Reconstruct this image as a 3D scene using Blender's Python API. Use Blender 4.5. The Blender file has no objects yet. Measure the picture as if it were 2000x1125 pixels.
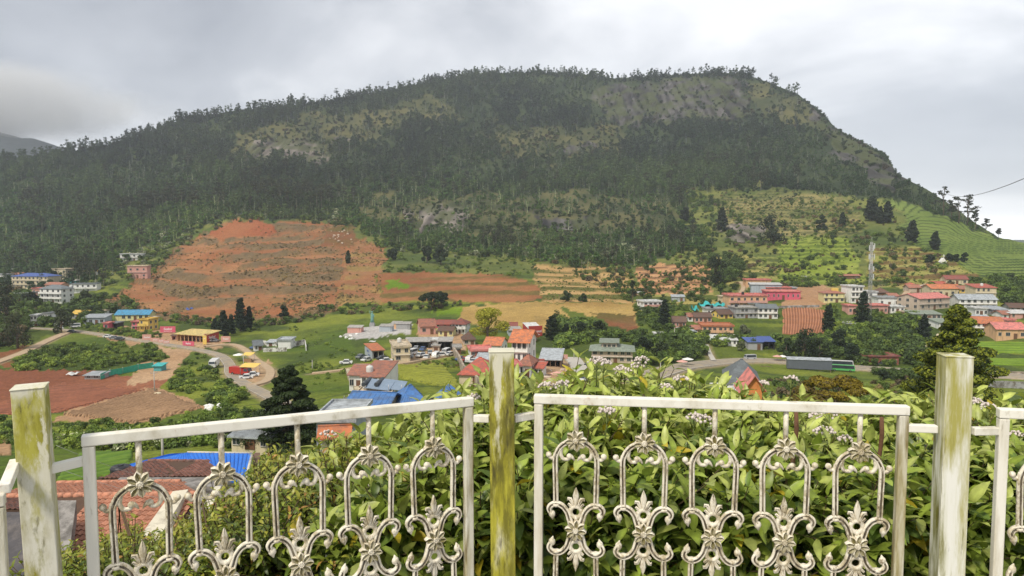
import bpy, bmesh, math, random
import numpy as np
from mathutils import Vector, Matrix, Euler
random.seed(7); RNG = np.random.default_rng(11)
SC = bpy.context.scene; COL = SC.collection
R = math.radians
# ---------------------------------------------------------------- camera
FPX = 1455.0; PITCH = R(4.0)
cam_d = bpy.data.cameras.new('camera'); cam = bpy.data.objects.new('camera', cam_d); COL.objects.link(cam)
cam_d.sensor_width = 36; cam_d.lens = FPX/2000*36; cam_d.clip_start = .05; cam_d.clip_end = 20000
cam.location = (0, 0, 0); cam.rotation_euler = (R(90)-PITCH, 0, 0); SC.camera = cam
# ---------------------------------------------------------------- light
SUN_EL, SUN_AZ = 52, 215          # azimuth clockwise from +Y : behind the camera, to the left
W = bpy.data.worlds.new("World"); SC.world = W; W.use_nodes = True
nt = W.node_tree; nt.nodes.clear(); N = nt.nodes.new; L = nt.links.new
out = N('ShaderNodeOutputWorld'); bg = N('ShaderNodeBackground'); sky = N('ShaderNodeTexSky'); CLX, CLY, CLZ = .35, 2.1, .6
sky.sky_type = 'NISHITA'; sky.sun_disc = False; sky.sun_elevation = R(SUN_EL); sky.sun_rotation = R(SUN_AZ)
bg.inputs['Strength'].default_value = 0.1
tc = N('ShaderNodeTexCoord'); sep = N('ShaderNodeSeparateXYZ'); L(tc.outputs['Generated'], sep.inputs[0])
def wm(op, a, b=None, c=None):
    n = N('ShaderNodeMath'); n.operation = op
    for i, v in enumerate((a, b, c)):
        if v is None: continue
        if isinstance(v, (int, float)): n.inputs[i].default_value = v
        else: L(v, n.inputs[i])
    return n.outputs[0]
mp = N('ShaderNodeMapping'); L(tc.outputs['Generated'], mp.inputs[0]); mp.inputs['Rotation'].default_value = (0, R(-24), 0); mp.inputs['Scale'].default_value = (1.5, 1.5, 3.4); mp.inputs['Location'].default_value = (CLX, CLY, CLZ)
n1 = N('ShaderNodeTexNoise'); n1.inputs['Scale'].default_value = 1.25; n1.inputs['Detail'].default_value = 8; n1.inputs['Roughness'].default_value = .52; n1.inputs['Distortion'].default_value = .35; L(mp.outputs[0], n1.inputs['Vector'])
ramp = N('ShaderNodeValToRGB'); L(n1.outputs['Fac'], ramp.inputs[0])
e = ramp.color_ramp.elements
e[0].position = .37; e[0].color = (1.85, 1.93, 2.12, 1); e[1].position = .64; e[1].color = (4.9, 4.92, 5.0, 1)
m = e.new(.52); m.color = (2.8, 2.88, 3.06, 1)
# brighter low in the sky where the deck thins, brightest to the right
low = wm('SUBTRACT', 1.0, wm('MULTIPLY', wm('MAXIMUM', sep.outputs[2], 0), 3.1)); low = wm('MAXIMUM', low, 0.0)
rgt = wm('ADD', .22, wm('MULTIPLY', wm('MAXIMUM', sep.outputs[0], -.3), .38))
gain = wm('ADD', .96, wm('MULTIPLY', low, rgt))
mixg = N('ShaderNodeVectorMath'); mixg.operation = 'SCALE'; L(ramp.outputs[0], mixg.inputs[0]); L(gain, mixg.inputs['Scale'])
mx = N('ShaderNodeMix'); mx.data_type = 'RGBA'; mx.inputs[0].default_value = .93; L(sky.outputs[0], mx.inputs[6]); L(mixg.outputs[0], mx.inputs[7])
L(mx.outputs[2], bg.inputs['Color']); L(bg.outputs[0], out.inputs[0])
sun_d = bpy.data.lights.new('sun', 'SUN'); sun_d.energy = 1.5; sun_d.angle = R(10); sun_d.color = (1, .93, .80)
sun = bpy.data.objects.new('sun', sun_d); COL.objects.link(sun)
az = R(SUN_AZ); el = R(SUN_EL)
sdir = Vector((math.sin(az)*math.cos(el), math.cos(az)*math.cos(el), math.sin(el)))
sun.rotation_euler = sdir.to_track_quat('Z', 'Y').to_euler()
vs = SC.view_settings; vs.view_transform = 'Standard'; vs.look = 'None'; vs.exposure = 1.25; vs.gamma = 1; vs.use_curve_mapping = False
SC.cycles.max_bounces = 6; SC.cycles.diffuse_bounces = 3; SC.cycles.transparent_max_bounces = 6; SC.cycles.volume_bounces = 1
SC.cycles.use_denoising = True; HAZE = .00016

# ---------------------------------------------------------------- helpers
def rays(px, py):
    px = np.asarray(px, float); py = np.asarray(py, float)
    x = (px-1000)/FPX; u = (562.5-py)/FPX; cp, sp = math.cos(PITCH), math.sin(PITCH)
    dy = cp + u*sp; dz = -sp + u*cp
    return x/dy, dz/dy
def at(px, py, Y):
    a, b = rays(px, py); return Vector((float(a)*Y, Y, float(b)*Y))
def hsh(ix, iy, s):
    h = (ix.astype(np.int64)*374761393 + iy.astype(np.int64)*668265263 + s*974634777) & 0x7fffffff
    h = ((h ^ (h >> 13))*1274126177) & 0x7fffffff
    h = (h ^ (h >> 16)) & 0xffffff
    return h/float(0xffffff)
def vn(x, y, s=0):
    x = np.asarray(x, float); y = np.asarray(y, float); ix = np.floor(x); iy = np.floor(y); fx = x-ix; fy = y-iy
    fx = fx*fx*(3-2*fx); fy = fy*fy*(3-2*fy)
    a = hsh(ix, iy, s); b = hsh(ix+1, iy, s); c = hsh(ix, iy+1, s); d = hsh(ix+1, iy+1, s)
    return (a*(1-fx)+b*fx)*(1-fy)+(c*(1-fx)+d*fx)*fy
def fbm(x, y, s=0, o=4):
    t = 0; A = .5; n = 0
    for i in range(o):
        t = t+A*vn(x, y, s+i*17); n += A; A *= .5; x = np.asarray(x)*2.03+3.1; y = np.asarray(y)*2.03+1.7
    return t/n
def inpoly(px, py, poly):
    ins = np.zeros(px.shape, bool); n = len(poly); j = n-1
    for i in range(n):
        xi, yi = poly[i]; xj, yj = poly[j]
        if yi != yj:
            c = ((yi > py) != (yj > py)) & (px < (xj-xi)*(py-yi)/(yj-yi)+xi)
            ins ^= c
        j = i
    return ins
def bigmesh(name, V, Q, mats=(), mi=None, col=None, smooth=False):
    me = bpy.data.meshes.new(name); V = np.asarray(V, np.float32); Q = np.asarray(Q, np.int32); k = Q.shape[1]
    me.vertices.add(len(V)); me.vertices.foreach_set('co', V.ravel())
    me.loops.add(Q.size); me.loops.foreach_set('vertex_index', Q.ravel())
    me.polygons.add(len(Q)); me.polygons.foreach_set('loop_start', np.arange(0, Q.size, k, dtype=np.int32))
    if mi is not None: me.polygons.foreach_set('material_index', np.asarray(mi, np.int32))
    me.polygons.foreach_set('use_smooth', np.full(len(Q), smooth))
    for m_ in mats: me.materials.append(m_)
    me.update(calc_edges=True)
    if col is not None:
        for nm, c in col.items():
            c = np.asarray(c, np.float32)
            if c.ndim == 2:
                a = me.attributes.new(nm, 'FLOAT_COLOR', 'POINT'); c4 = np.ones((len(V), 4), np.float32); c4[:, :3] = c; a.data.foreach_set('color', c4.ravel())
            else:
                a = me.attributes.new(nm, 'FLOAT', 'POINT'); a.data.foreach_set('value', c.ravel())
    return me
def link(name, me, parent=None, loc=None):
    o = bpy.data.objects.new(name, me); COL.objects.link(o)
    if parent is not None: o.parent = parent
    if loc is not None: o.location = loc
    return o
def tag(o, label=None, cat=None, group=None, kind=None):
    if label: o['label'] = label
    if cat: o['category'] = cat
    if group: o['group'] = group
    if kind: o['kind'] = kind
    return o
def empty(name, loc, rz=0, label=None, cat=None, group=None):
    o = bpy.data.objects.new(name, None); COL.objects.link(o); o.location = loc; o.rotation_euler = (0, 0, rz); o.empty_display_size = .2
    return tag(o, label, cat, group)
class MB:
    def __init__(s): s.v = []; s.f = []; s.m = []; s.sm = []
    def add(s, vs, fs, m=0, sm=False):
        b = len(s.v); s.v += [tuple(v) for v in vs]
        for f in fs: s.f.append(tuple(i+b for i in f)); s.m.append(m); s.sm.append(sm)
    def box(s, x0, x1, y0, y1, z0, z1, m=0):
        s.add([(x0, y0, z0), (x1, y0, z0), (x1, y1, z0), (x0, y1, z0), (x0, y0, z1), (x1, y0, z1), (x1, y1, z1), (x0, y1, z1)],
              [(0, 3, 2, 1), (4, 5, 6, 7), (0, 1, 5, 4), (1, 2, 6, 5), (2, 3, 7, 6), (3, 0, 4, 7)], m)
    def slab(s, pts, t, m=0):      # 4 (or n) top points, thickness t straight down
        n = len(pts); lo = [(p[0], p[1], p[2]-t) for p in pts]
        s.add(list(pts)+lo, [tuple(range(n)), tuple(range(2*n-1, n-1, -1))]+[(i, i+n, (i+1) % n+n, (i+1) % n) for i in range(n)], m)
    def tube(s, pts, r, n=6, m=0, cap=True, prof=None):
        pts = [Vector(p) for p in pts]; rr = r if isinstance(r, (list, tuple)) else [r]*len(pts); b = len(s.v); up0 = None
        for i, p in enumerate(pts):
            t = (pts[min(i+1, len(pts)-1)]-pts[max(i-1, 0)]).normalized()
            if up0 is None:
                up0 = Vector((0, -1, 0)) if abs(t.y) < .9 else Vector((1, 0, 0))
            a = (up0-t*up0.dot(t)).normalized(); up0 = a; c = t.cross(a)
            for k in range(n):
                if prof: u, w = prof[k]
                else: u, w = math.cos(2*math.pi*k/n), math.sin(2*math.pi*k/n)
                s.v.append(tuple(p+(a*u+c*w)*rr[i]))
        for i in range(len(pts)-1):
            for k in range(n):
                s.f.append((b+i*n+k, b+(i+1)*n+k, b+(i+1)*n+(k+1) % n, b+i*n+(k+1) % n)); s.m.append(m); s.sm.append(True)
        if cap:
            s.f.append(tuple(b+k for k in range(n))); s.m.append(m); s.sm.append(False)
            q = b+(len(pts)-1)*n; s.f.append(tuple(q+k for k in reversed(range(n)))); s.m.append(m); s.sm.append(False)
    def ball(s, c, r, m=0, nu=8, nv=5, sc=(1, 1, 1)):
        vs = []; fs = []
        for j in range(nv+1):
            th = math.pi*j/nv
            for i in range(nu):
                ph = 2*math.pi*i/nu; vs.append((c[0]+r*sc[0]*math.sin(th)*math.cos(ph), c[1]+r*sc[1]*math.sin(th)*math.sin(ph), c[2]+r*sc[2]*math.cos(th)))
        for j in range(nv):
            for i in range(nu): fs.append((j*nu+i, (j+1)*nu+i, (j+1)*nu+(i+1) % nu, j*nu+(i+1) % nu))
        s.add(vs, fs, m, True)
    def mesh(s, name, mats):
        me = bpy.data.meshes.new(name); me.from_pydata(s.v, [], s.f)
        for q in (mats if isinstance(mats, (list, tuple)) else [mats]): me.materials.append(q)
        me.polygons.foreach_set('material_index', s.m); me.polygons.foreach_set('use_smooth', s.sm); me.update(); return me
    def build(s, name, mats, parent=None, loc=None): return link(name, s.mesh(name, mats), parent, loc)
# ---------------------------------------------------------------- materials
MC = {}
def mat(name, base=(.5, .5, .5), rough=.8, var=.2, scale=3, bump=0, streak=0, dirt=None, dirt_amt=.5, metal=0, spec=.3, objvar=0, attr=None, inst=None, trans=0, bscale=None, sat=0, dscale=None):
    if name in MC: return MC[name]
    m_ = bpy.data.materials.new(name); m_.use_nodes = True; t = m_.node_tree; N = t.nodes.new; L = t.links.new
    bs = t.nodes['Principled BSDF']; bs.inputs['Roughness'].default_value = rough; bs.inputs['Metallic'].default_value = metal; bs.inputs['Specular IOR Level'].default_value = spec
    co = N('ShaderNodeTexCoord')
    no = N('ShaderNodeTexNoise'); no.inputs['Scale'].default_value = scale; no.inputs['Detail'].default_value = 5; no.inputs['Roughness'].default_value = .65
    if streak:
        mp = N('ShaderNodeMapping'); mp.inputs['Scale'].default_value = (1, 1, 1/streak); L(co.outputs['Object'], mp.inputs[0]); L(mp.outputs[0], no.inputs['Vector'])
    else: L(co.outputs['Object'], no.inputs['Vector'])
    if attr or inst:
        a = N('ShaderNodeAttribute'); a.attribute_name = attr or inst; a.attribute_type = 'GEOMETRY' if attr else 'INSTANCER'; c = a.outputs['Color']
    else:
        r_ = N('ShaderNodeRGB'); r_.outputs[0].default_value = (*base, 1); c = r_.outputs[0]
    if dirt:
        d = N('ShaderNodeMix'); d.data_type = 'RGBA'; n2 = N('ShaderNodeTexNoise'); n2.inputs['Scale'].default_value = dscale or scale*.7; n2.inputs['Detail'].default_value = 8; n2.inputs['Roughness'].default_value = .7
        if streak: L(mp.outputs[0], n2.inputs['Vector'])
        else: L(co.outputs['Object'], n2.inputs['Vector'])
        rr = N('ShaderNodeMapRange'); rr.inputs[1].default_value = 1-dirt_amt*1.0-.08; rr.inputs[2].default_value = 1-dirt_amt*1.0+.10; L(n2.outputs['Fac'], rr.inputs[0]); L(rr.outputs[0], d.inputs[0]); L(c, d.inputs[6]); d.inputs[7].default_value = (*dirt, 1); c = d.outputs[2]
    mr = N('ShaderNodeMapRange'); mr.inputs[1].default_value = .25; mr.inputs[2].default_value = .75; mr.inputs[3].default_value = 1-var; mr.inputs[4].default_value = 1+var; L(no.outputs['Fac'], mr.inputs[0])
    val = mr.outputs[0]
    if objvar:
        oi = N('ShaderNodeObjectInfo'); m2 = N('ShaderNodeMapRange'); m2.inputs[3].default_value = 1-objvar; m2.inputs[4].default_value = 1+objvar; L(oi.outputs['Random'], m2.inputs[0])
        mm = N('ShaderNodeMath'); mm.operation = 'MULTIPLY'; L(val, mm.inputs[0]); L(m2.outputs[0], mm.inputs[1]); val = mm.outputs[0]
    sc = N('ShaderNodeVectorMath'); sc.operation = 'SCALE'; L(c, sc.inputs[0]); L(val, sc.inputs['Scale']); L(sc.outputs[0], bs.inputs['Base Color'])
    if bump:
        b = N('ShaderNodeBump'); b.inputs['Strength'].default_value = 1; b.inputs['Distance'].default_value = bump; L(no.outputs['Fac'], b.inputs['Height']); L(b.outputs[0], bs.inputs['Normal'])
    if trans:
        tr = N('ShaderNodeBsdfTranslucent'); L(sc.outputs[0], tr.inputs[0]); ad = N('ShaderNodeMixShader'); ad.inputs[0].default_value = trans
        L(bs.outputs[0], ad.inputs[1]); L(tr.outputs[0], ad.inputs[2]); L(ad.outputs[0], t.nodes['Material Output'].inputs[0])
    MC[name] = m_; return m_
# ================================================================ terrain
CTL = {
 -900: [(1190,24),(1000,48),(900,75),(830,125),(780,155),(720,200),(660,265),(620,330),(590,390),(562,470),(530,560),(500,640),(450,750),(400,850),(350,960),(300,1080),(200,1300),(100,1500)],
 0:    [(1190,24),(1083,34),(1000,48),(900,75),(860,100),(830,125),(780,155),(720,200),(660,265),(620,330),(590,390),(562,470),(530,560),(500,640),(450,750),(400,850),(350,960),(300,1080),(200,1300),(100,1500)],
 250:  [(1190,22),(1083,32),(1000,45),(900,72),(830,120),(780,152),(720,200),(660,265),(620,330),(590,372),(562,420),(520,500),(480,590),(440,680),(400,790),(350,930),(300,1040),(250,1140),(200,1260),(100,1500)],
 500:  [(1190,20),(1080,30),(1000,40),(900,66),(860,85),(800,122),(760,160),(720,200),(680,245),(640,295),(610,325),(590,350),(560,392),(520,455),(480,530),(440,615),(425,650),(400,720),(350,860),(300,990),(250,1110),(200,1240),(100,1500)],
 750:  [(1190,14),(1080,22),(1000,30),(900,50),(850,70),(800,98),(770,122),(740,155),(700,200),(660,245),(620,298),(590,340),(560,385),(530,440),(500,500),(470,570),(440,650),(400,770),(350,890),(300,1010),(250,1120),(200,1240),(150,1370),(100,1500)],
 1000: [(1190,12),(1080,18),(900,45),(800,95),(740,158),(700,205),(660,250),(620,300),(590,335),(560,375),(530,435),(500,520),(470,600),(440,680),(400,780),(350,900),(300,1020),(250,1130),(200,1250),(150,1380),(100,1500)],
 1250: [(1190,12),(1080,18),(900,45),(800,95),(740,170),(706,210),(660,255),(620,300),(590,338),(560,380),(530,430),(500,505),(470,590),(440,680),(400,780),(350,900),(300,1020),(250,1130),(200,1240),(150,1360),(100,1480)],
 1500: [(1190,12),(1080,18),(900,48),(800,105),(760,150),(735,200),(710,230),(680,258),(650,280),(620,300),(600,318),(570,350),(545,390),(520,440),(500,485),(470,540),(440,610),(400,690),(370,760),(330,860),(280,980),(230,1080),(180,1180),(140,1260),(100,1350)],
 1750: [(1190,12),(1080,18),(900,50),(800,115),(760,165),(735,210),(720,230),(700,240),(660,262),(620,288),(590,312),(570,342),(540,388),(510,432),(480,480),(450,530),(420,580),(390,640),(360,720),(345,760),(250,980),(140,1200),(100,1300)],
 2000: [(1190,14),(1080,20),(900,60),(800,130),(757,180),(737,202),(710,216),(660,246),(617,282),(600,302),(575,332),(550,372),(520,440),(500,480),(480,520),(450,590),(400,700),(300,850),(100,1200)],
 2900: [(1190,14),(1080,20),(900,60),(800,130),(757,180),(737,205),(710,220),(660,250),(617,285),(600,305),(575,335),(550,375),(520,440),(500,480),(480,520),(450,590),(400,700),(300,850),(100,1200)],
}
SKY = [(-900,335),(0,318),(130,297),(200,285),(250,275),(350,238),(450,217),(600,202),(750,178),(850,157),(950,143),(1050,141),(1150,146),(1200,153),(1300,147),(1400,141),(1450,144),(1500,160),(1560,185),(1600,215),(1630,248),(1660,265),(1700,285),(1735,308),(1752,340),(1800,364),(1850,395),(1900,432),(1950,463),(2000,474),(2200,505),(2900,520)]
def skyl(px): return np.interp(px, [a for a, b in SKY], [b for a, b in SKY])
GX = np.arange(-900, 2901, 10.); GY = np.arange(90, 1200, 5.)
_cols = sorted(CTL)
_tab = np.array([np.interp(GY, [p for p, d in CTL[c]][::-1], np.log([d for p, d in CTL[c]][::-1])) for c in _cols])
LG = np.array([[np.interp(x, _cols, _tab[:, j]) for x in GX] for j in range(len(GY))])
def _blur(a, ax, n):
    k = np.hanning(2*n+3)[1:-1]; k /= k.sum(); pad = [(0, 0), (0, 0)]; pad[ax] = (n, n)
    return np.apply_along_axis(lambda r: np.convolve(r, k, 'valid'), ax, np.pad(a, pad, mode='edge'))
LG = _blur(_blur(LG, 1, 9), 0, 3)
def depth(px, py):
    px = np.clip(np.asarray(px, float), GX[0], GX[-1]-.01); py = np.clip(np.asarray(py, float), GY[0], GY[-1]-.01)
    fx = (px-GX[0])/10; fy = (py-GY[0])/5; ix = fx.astype(int); iy = fy.astype(int); fx = fx-ix; fy = fy-iy
    return np.exp((LG[iy, ix]*(1-fx)+LG[iy, ix+1]*fx)*(1-fy)+(LG[iy+1, ix]*(1-fx)+LG[iy+1, ix+1]*fx)*fy)
# land cover: name -> (colour A, colour B, terrace step m, terrace strength, riser colour, bump amplitude m)
LAND = {
 'forest': ((.026,.040,.016), (.048,.064,.024), 0, 0, None, 5),
 'green':  ((.075,.115,.018), (.18,.205,.03), 1.6, .45, (.06,.085,.02), .8),
 'slopeg': ((.07,.10,.025), (.17,.18,.045), 0, 0, None, 2.0),
 'red':    ((.265,.108,.046), (.33,.16,.072), 5.2, .85, (.15,.105,.055), .9),
 'redhot': ((.28,.088,.036), (.30,.115,.048), 0, 0, None, .5),
 'tan':    ((.26,.115,.052), (.30,.15,.07), 3.2, .7, (.26,.17,.06), .5),
 'redsoil':((.22,.085,.036), (.31,.145,.06), 2.5, .3, (.14,.10,.03), .5),
 'dry':    ((.30,.19,.06), (.40,.27,.09), 0, 0, None, .5),
 'redbank':((.20,.08,.035), (.12,.09,.025), 0, 0, None, .8),
 'tterr':  ((.40,.25,.10), (.46,.30,.13), 2.2, .7, (.10,.10,.025), .3),
 'tterr2': ((.45,.24,.11), (.50,.28,.14), 1.9, .75, (.16,.085,.04), .3),
 'gterr':  ((.20,.22,.05), (.34,.28,.09), 2.4, .7, (.07,.09,.02), .6),
 'bterr':  ((.19,.24,.03), (.27,.30,.06), 2.2, .7, (.08,.12,.015), .3),
 'golt':   ((.32,.27,.09), (.26,.26,.06), 2.6, .75, (.13,.085,.03), .4),
 'dimt':   ((.13,.14,.04), (.26,.22,.085), 3.0, .7, (.05,.065,.02), 1.5),
 'tea':    ((.12,.17,.035), (.17,.22,.05), 1.1, .8, (.035,.06,.012), .3),
 'hillg':  ((.05,.060,.024), (.115,.108,.042), 0, 0, None, 6),
 'rock':   ((.042,.040,.039), (.080,.074,.071), 0, 0, None, 4),
 'rockp':  ((.115,.10,.088), (.19,.165,.14), 0, 0, None, 3),
 'brown':  ((.20,.075,.04), (.27,.11,.06), 0, 0, None, .2),
 'soil':   ((.33,.19,.10), (.38,.23,.13), 0, 0, None, .2),
 'dirt':   ((.36,.22,.12), (.44,.29,.17), 0, 0, None, .2),
 'conc':   ((.40,.38,.36), (.5,.48,.45), 0, 0, None, .1),
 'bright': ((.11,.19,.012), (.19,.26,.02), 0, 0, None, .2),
 'darkgreen':  ((.05,.075,.015), (.10,.13,.02), 0, 0, None, .8),  # darker green ground of the bushy banks and slopes
}
ZONES = [
 ('green', [(-900,560),(0,548),(130,560),(200,545),(240,505),(330,470),(420,430),(540,425),(690,435),(760,480),(900,490),(1060,510),(1240,520),(1300,500),(1380,480),(1450,440),(1360,370),(1480,365),(1560,380),(1640,385),(1750,390),(1960,470),(2900,530),(2900,1300),(-900,1300)]),
 ('slopeg', [(1060,510),(1240,520),(1300,500),(1380,480),(1320,430),(1330,365),(1480,362),(1640,380),(1750,388),(1800,470),(1700,560),(1530,560),(1400,590),(1240,590),(1050,560)]),
 ('slopeg', [(400,436),(540,420),(700,430),(755,480),(900,490),(1060,510),(1050,530),(1000,540),(870,530),(750,532),(690,480)]),
 ('slopeg', [(140,545),(240,500),(420,428),(330,500),(260,548),(200,560)]),
 ('red', [(205,590),(280,540),(330,495),(380,462),(440,434),(540,427),(690,436),(700,465),(755,480),(752,520),(735,545),(740,590),(660,595),(640,612),(560,622),(430,625),(330,622),(240,612)]),
 ('redhot', [(410,452),(440,438),(540,430),(552,445),(520,458),(430,466)]),
 ('redbank', [(640,445),(690,437),(700,465),(680,480),(630,478)]),
 ('tan', [(690,470),(755,480),(752,520),(735,545),(745,592),(655,594),(670,520)]),
 ('redsoil', [(740,532),(870,530),(1000,540),(1060,560),(1075,582),(1000,592),(870,588),(800,585),(745,594)]),
 ('bright', [(745,548),(780,545),(800,560),(760,565)]),
 ('bright', [(850,598),(900,597),(912,612),(850,618)]),
 ('dry', [(900,598),(1000,592),(1075,590),(1235,590),(1240,612),(1250,640),(1180,640),(1150,625),(1060,650),(990,645),(900,628)]),
 ('redbank', [(1150,612),(1240,618),(1250,660),(1200,645)]),
 ('tterr', [(1040,520),(1150,515),(1230,530),(1238,588),(1060,588),(1050,560)]),
 ('tterr2', [(1245,515),(1385,515),(1388,570),(1240,574)]),
 ('gterr', [(1388,500),(1525,500),(1540,560),(1450,565),(1390,550)]),
 ('gterr', [(1240,574),(1390,570),(1450,590),(1400,615),(1300,600),(1245,590)]),
 ('bterr', [(1520,470),(1560,462),(1655,462),(1690,545),(1640,560),(1520,550)]),
 ('golt', [(1690,485),(1790,480),(1850,500),(1920,545),(1850,560),(1700,562)]),
 ('dimt', [(1380,385),(1480,368),(1640,385),(1690,440),(1660,462),(1540,460),(1420,450)]),
 ('dimt', [(1560,555),(1740,545),(1700,575),(1600,570)]),
 ('tea', [(1745,390),(1960,468),(2900,520),(2900,560),(2000,548),(1920,540),(1850,492),(1790,472),(1740,425)]),
 ('hillg', [(430,300),(470,270),(560,235),(700,212),(870,188),(890,225),(750,250),(700,285),(640,300),(480,325)]),
 ('rockp', [(445,295),(540,275),(665,278),(655,308),(470,330)]),
 ('hillg', [(940,240),(1200,238),(1215,280),(1180,310),(960,305)]),
 ('rock', [(1080,275),(1140,272),(1145,300),(1085,300)]),
 ('hillg', [(700,388),(1050,372),(1320,392),(1330,440),(1210,462),(1050,474),(900,462),(780,445),(700,430)]),
 ('hillg', [(770,400),(1010,378),(1040,400),(960,432),(880,445),(780,430)]),
 ('rockp', [(822,400),(900,402),(900,458),(825,455)]),
 ('rockp', [(780,405),(800,405),(800,435),(780,435)]),
 ('rock', [(1060,425),(1180,415),(1170,448),(1050,462)]),
 ('hillg', [(1160,402),(1300,410),(1320,450),(1180,445)]),
 ('rock', [(1160,190),(1260,162),(1420,148),(1470,170),(1480,205),(1420,225),(1300,240),(1200,235)]),
 ('rock', [(1560,186),(1600,212),(1660,262),(1740,300),(1775,350),(1755,378),(1700,358),(1660,325),(1620,290),(1575,245)]),
 ('hillg', [(1480,165),(1560,188),(1590,260),(1540,250),(1490,220)]),
 ('rockp', [(1410,437),(1500,440),(1495,472),(1408,468)]),
 ('brown', [(-900,722),(150,720),(330,742),(290,772),(130,800),(-100,812),(-900,812)]),
 ('soil', [(130,800),(300,755),(405,795),(270,828),(105,820)]),
 ('dirt', [(-900,830),(0,832),(25,850),(20,890),(-900,900)]),
 ('dirt', [(300,690),(375,678),(335,740),(250,752),(270,715)]),
 ('dirt', [(245,638),(330,645),(440,668),(430,682),(340,674),(270,658),(220,645)]),
 ('dirt', [(130,640),(260,660),(350,682),(300,700),(240,668)]),
 ('dirt', [(455,715),(520,700),(545,730),(510,752),(470,745)]),
 ('soil', [(1555,562),(1610,555),(1645,585),(1600,602),(1525,600)]),
 ('conc', [(660,655),(700,636),(800,634),(800,650),(700,662)]),
 ('dirt', [(745,702),(880,676),(890,690),(760,712)]),
 ('dirt', [(815,640),(910,650),(905,690),(820,680)]),
 ('dirt', [(1045,715),(1110,700),(1135,735),(1060,765)]),
 ('darkgreen', [(-900,600),(60,590),(120,640),(60,670),(-900,690)]),
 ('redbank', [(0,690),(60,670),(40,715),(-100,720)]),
 ('darkgreen', [(1100,600),(1240,650),(1400,640),(1700,640),(1850,640),(1800,715),(1620,705),(1500,690),(1380,700),(1250,705),(1120,690)]),
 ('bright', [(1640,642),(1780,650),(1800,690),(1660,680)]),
 ('darkgreen', [(20,700),(60,672),(300,675),(330,702),(200,722),(30,722)]),
]
zn = list(LAND)
ROADS = {   # name: (points px,py, width m, kind)
 'village_road': ([(60,640),(140,645),(230,658),(330,673),(385,682),(430,694),(448,712),(452,730),(480,750),(520,770),(560,790)], 3.2, 'asphalt', 'asphalt'),
 'lane':         ([(400,676),(452,672),(478,682),(500,702),(527,722),(520,742),(490,752)], 2.3, 'dirt', None),
 'dirt_track':   ([(140,645),(90,666),(40,690),(-60,725)], 3.2, 'dirt', None),
 'main_road':    ([(1240,745),(1285,728),(1330,716),(1400,707),(1470,703),(1540,706),(1620,713),(1700,719),(1780,724),(1900,729),(2000,735),(2300,748),(2900,765)], 8.5, 'asphalt', None),
 'side_lane':    ([(1118,698),(1128,712),(1140,735)], 4.5, 'conc', None),
 'footpath':     ([(1379,672),(1385,688),(1394,704)], 1.6, 'conc', None),
 'garden_path':  ([(610,728),(650,724),(690,718),(730,712)], 1.6, 'dirt', None),
 'yard_track':   ([(745,714),(800,706),(885,690)], 2.5, 'dirt', None),
 'hill_path':    ([(1428,600),(1445,575),(1452,560),(1448,548)], 2.2, 'dirt', None),
 'terrace_path': ([(1765,592),(1768,575),(1790,560),(1860,545)], 3.0, 'dirt', None),
}
def spline(pts, step):
    pts = np.array(pts, float); n = len(pts); out_ = []
    P_ = np.vstack([2*pts[0]-pts[1], pts, 2*pts[-1]-pts[-2]])
    for i in range(n-1):
        k = max(2, int(np.hypot(*(pts[i+1]-pts[i]))/step)); t = np.linspace(0, 1, k, endpoint=False)[:, None]
        a, b, c, d = P_[i], P_[i+1], P_[i+2], P_[i+3]
        out_.append(.5*((2*b)+(-a+c)*t+(2*a-5*b+4*c-d)*t*t+(-a+3*b-3*c+d)*t**3))
    return np.vstack(out_+[pts[-1:]])
def zone_of(px, py, warp=1.):
    wx = (fbm(px/14., py/8., 5)-.5)*26*warp; wy = (fbm(px/14., py/8., 9)-.5)*13*warp
    k = np.where(py > skyl(px)+99999, 1, 0)
    mt = np.clip((470-py)/60, 0, 1); wx = wx+mt*(fbm(px/60., py/30., 15)-.5)*120; wy = wy+mt*(fbm(px/45., py/25., 19)-.5)*55
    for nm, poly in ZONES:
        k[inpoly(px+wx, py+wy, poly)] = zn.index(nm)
    return k
ROADXY = []
def base_xyz(px, py):
    D = depth(px, py); a, b = rays(px, py); return a*D, D+0*a, b*D
for nm, (pts, w_, *_r) in ROADS.items():
    s_ = spline(pts, 3); X, Y, Z = base_xyz(s_[:, 0], s_[:, 1]); ROADXY.append((X, Y, Z, w_))
def road_mask(X, Y):
    near = np.full(X.shape, 1e9); zr = np.zeros(X.shape)
    for rx, ry, rz, w_ in ROADXY:
        box = (X > rx.min()-12) & (X < rx.max()+12) & (Y > ry.min()-12) & (Y < ry.max()+12)
        if not box.any(): continue
        xs = X[box]; ys = Y[box]; best = np.full(xs.shape, 1e9); bz = np.zeros(xs.shape)
        for i in range(len(rx)):
            d = np.hypot(xs-rx[i], ys-ry[i])-w_/2; q = d < best; best[q] = d[q]; bz[q] = rz[i]
        o = near[box]; z = zr[box]; q = best < o; o[q] = best[q]; z[q] = bz[q]; near[box] = o; zr[box] = z
    return near, zr
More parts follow.
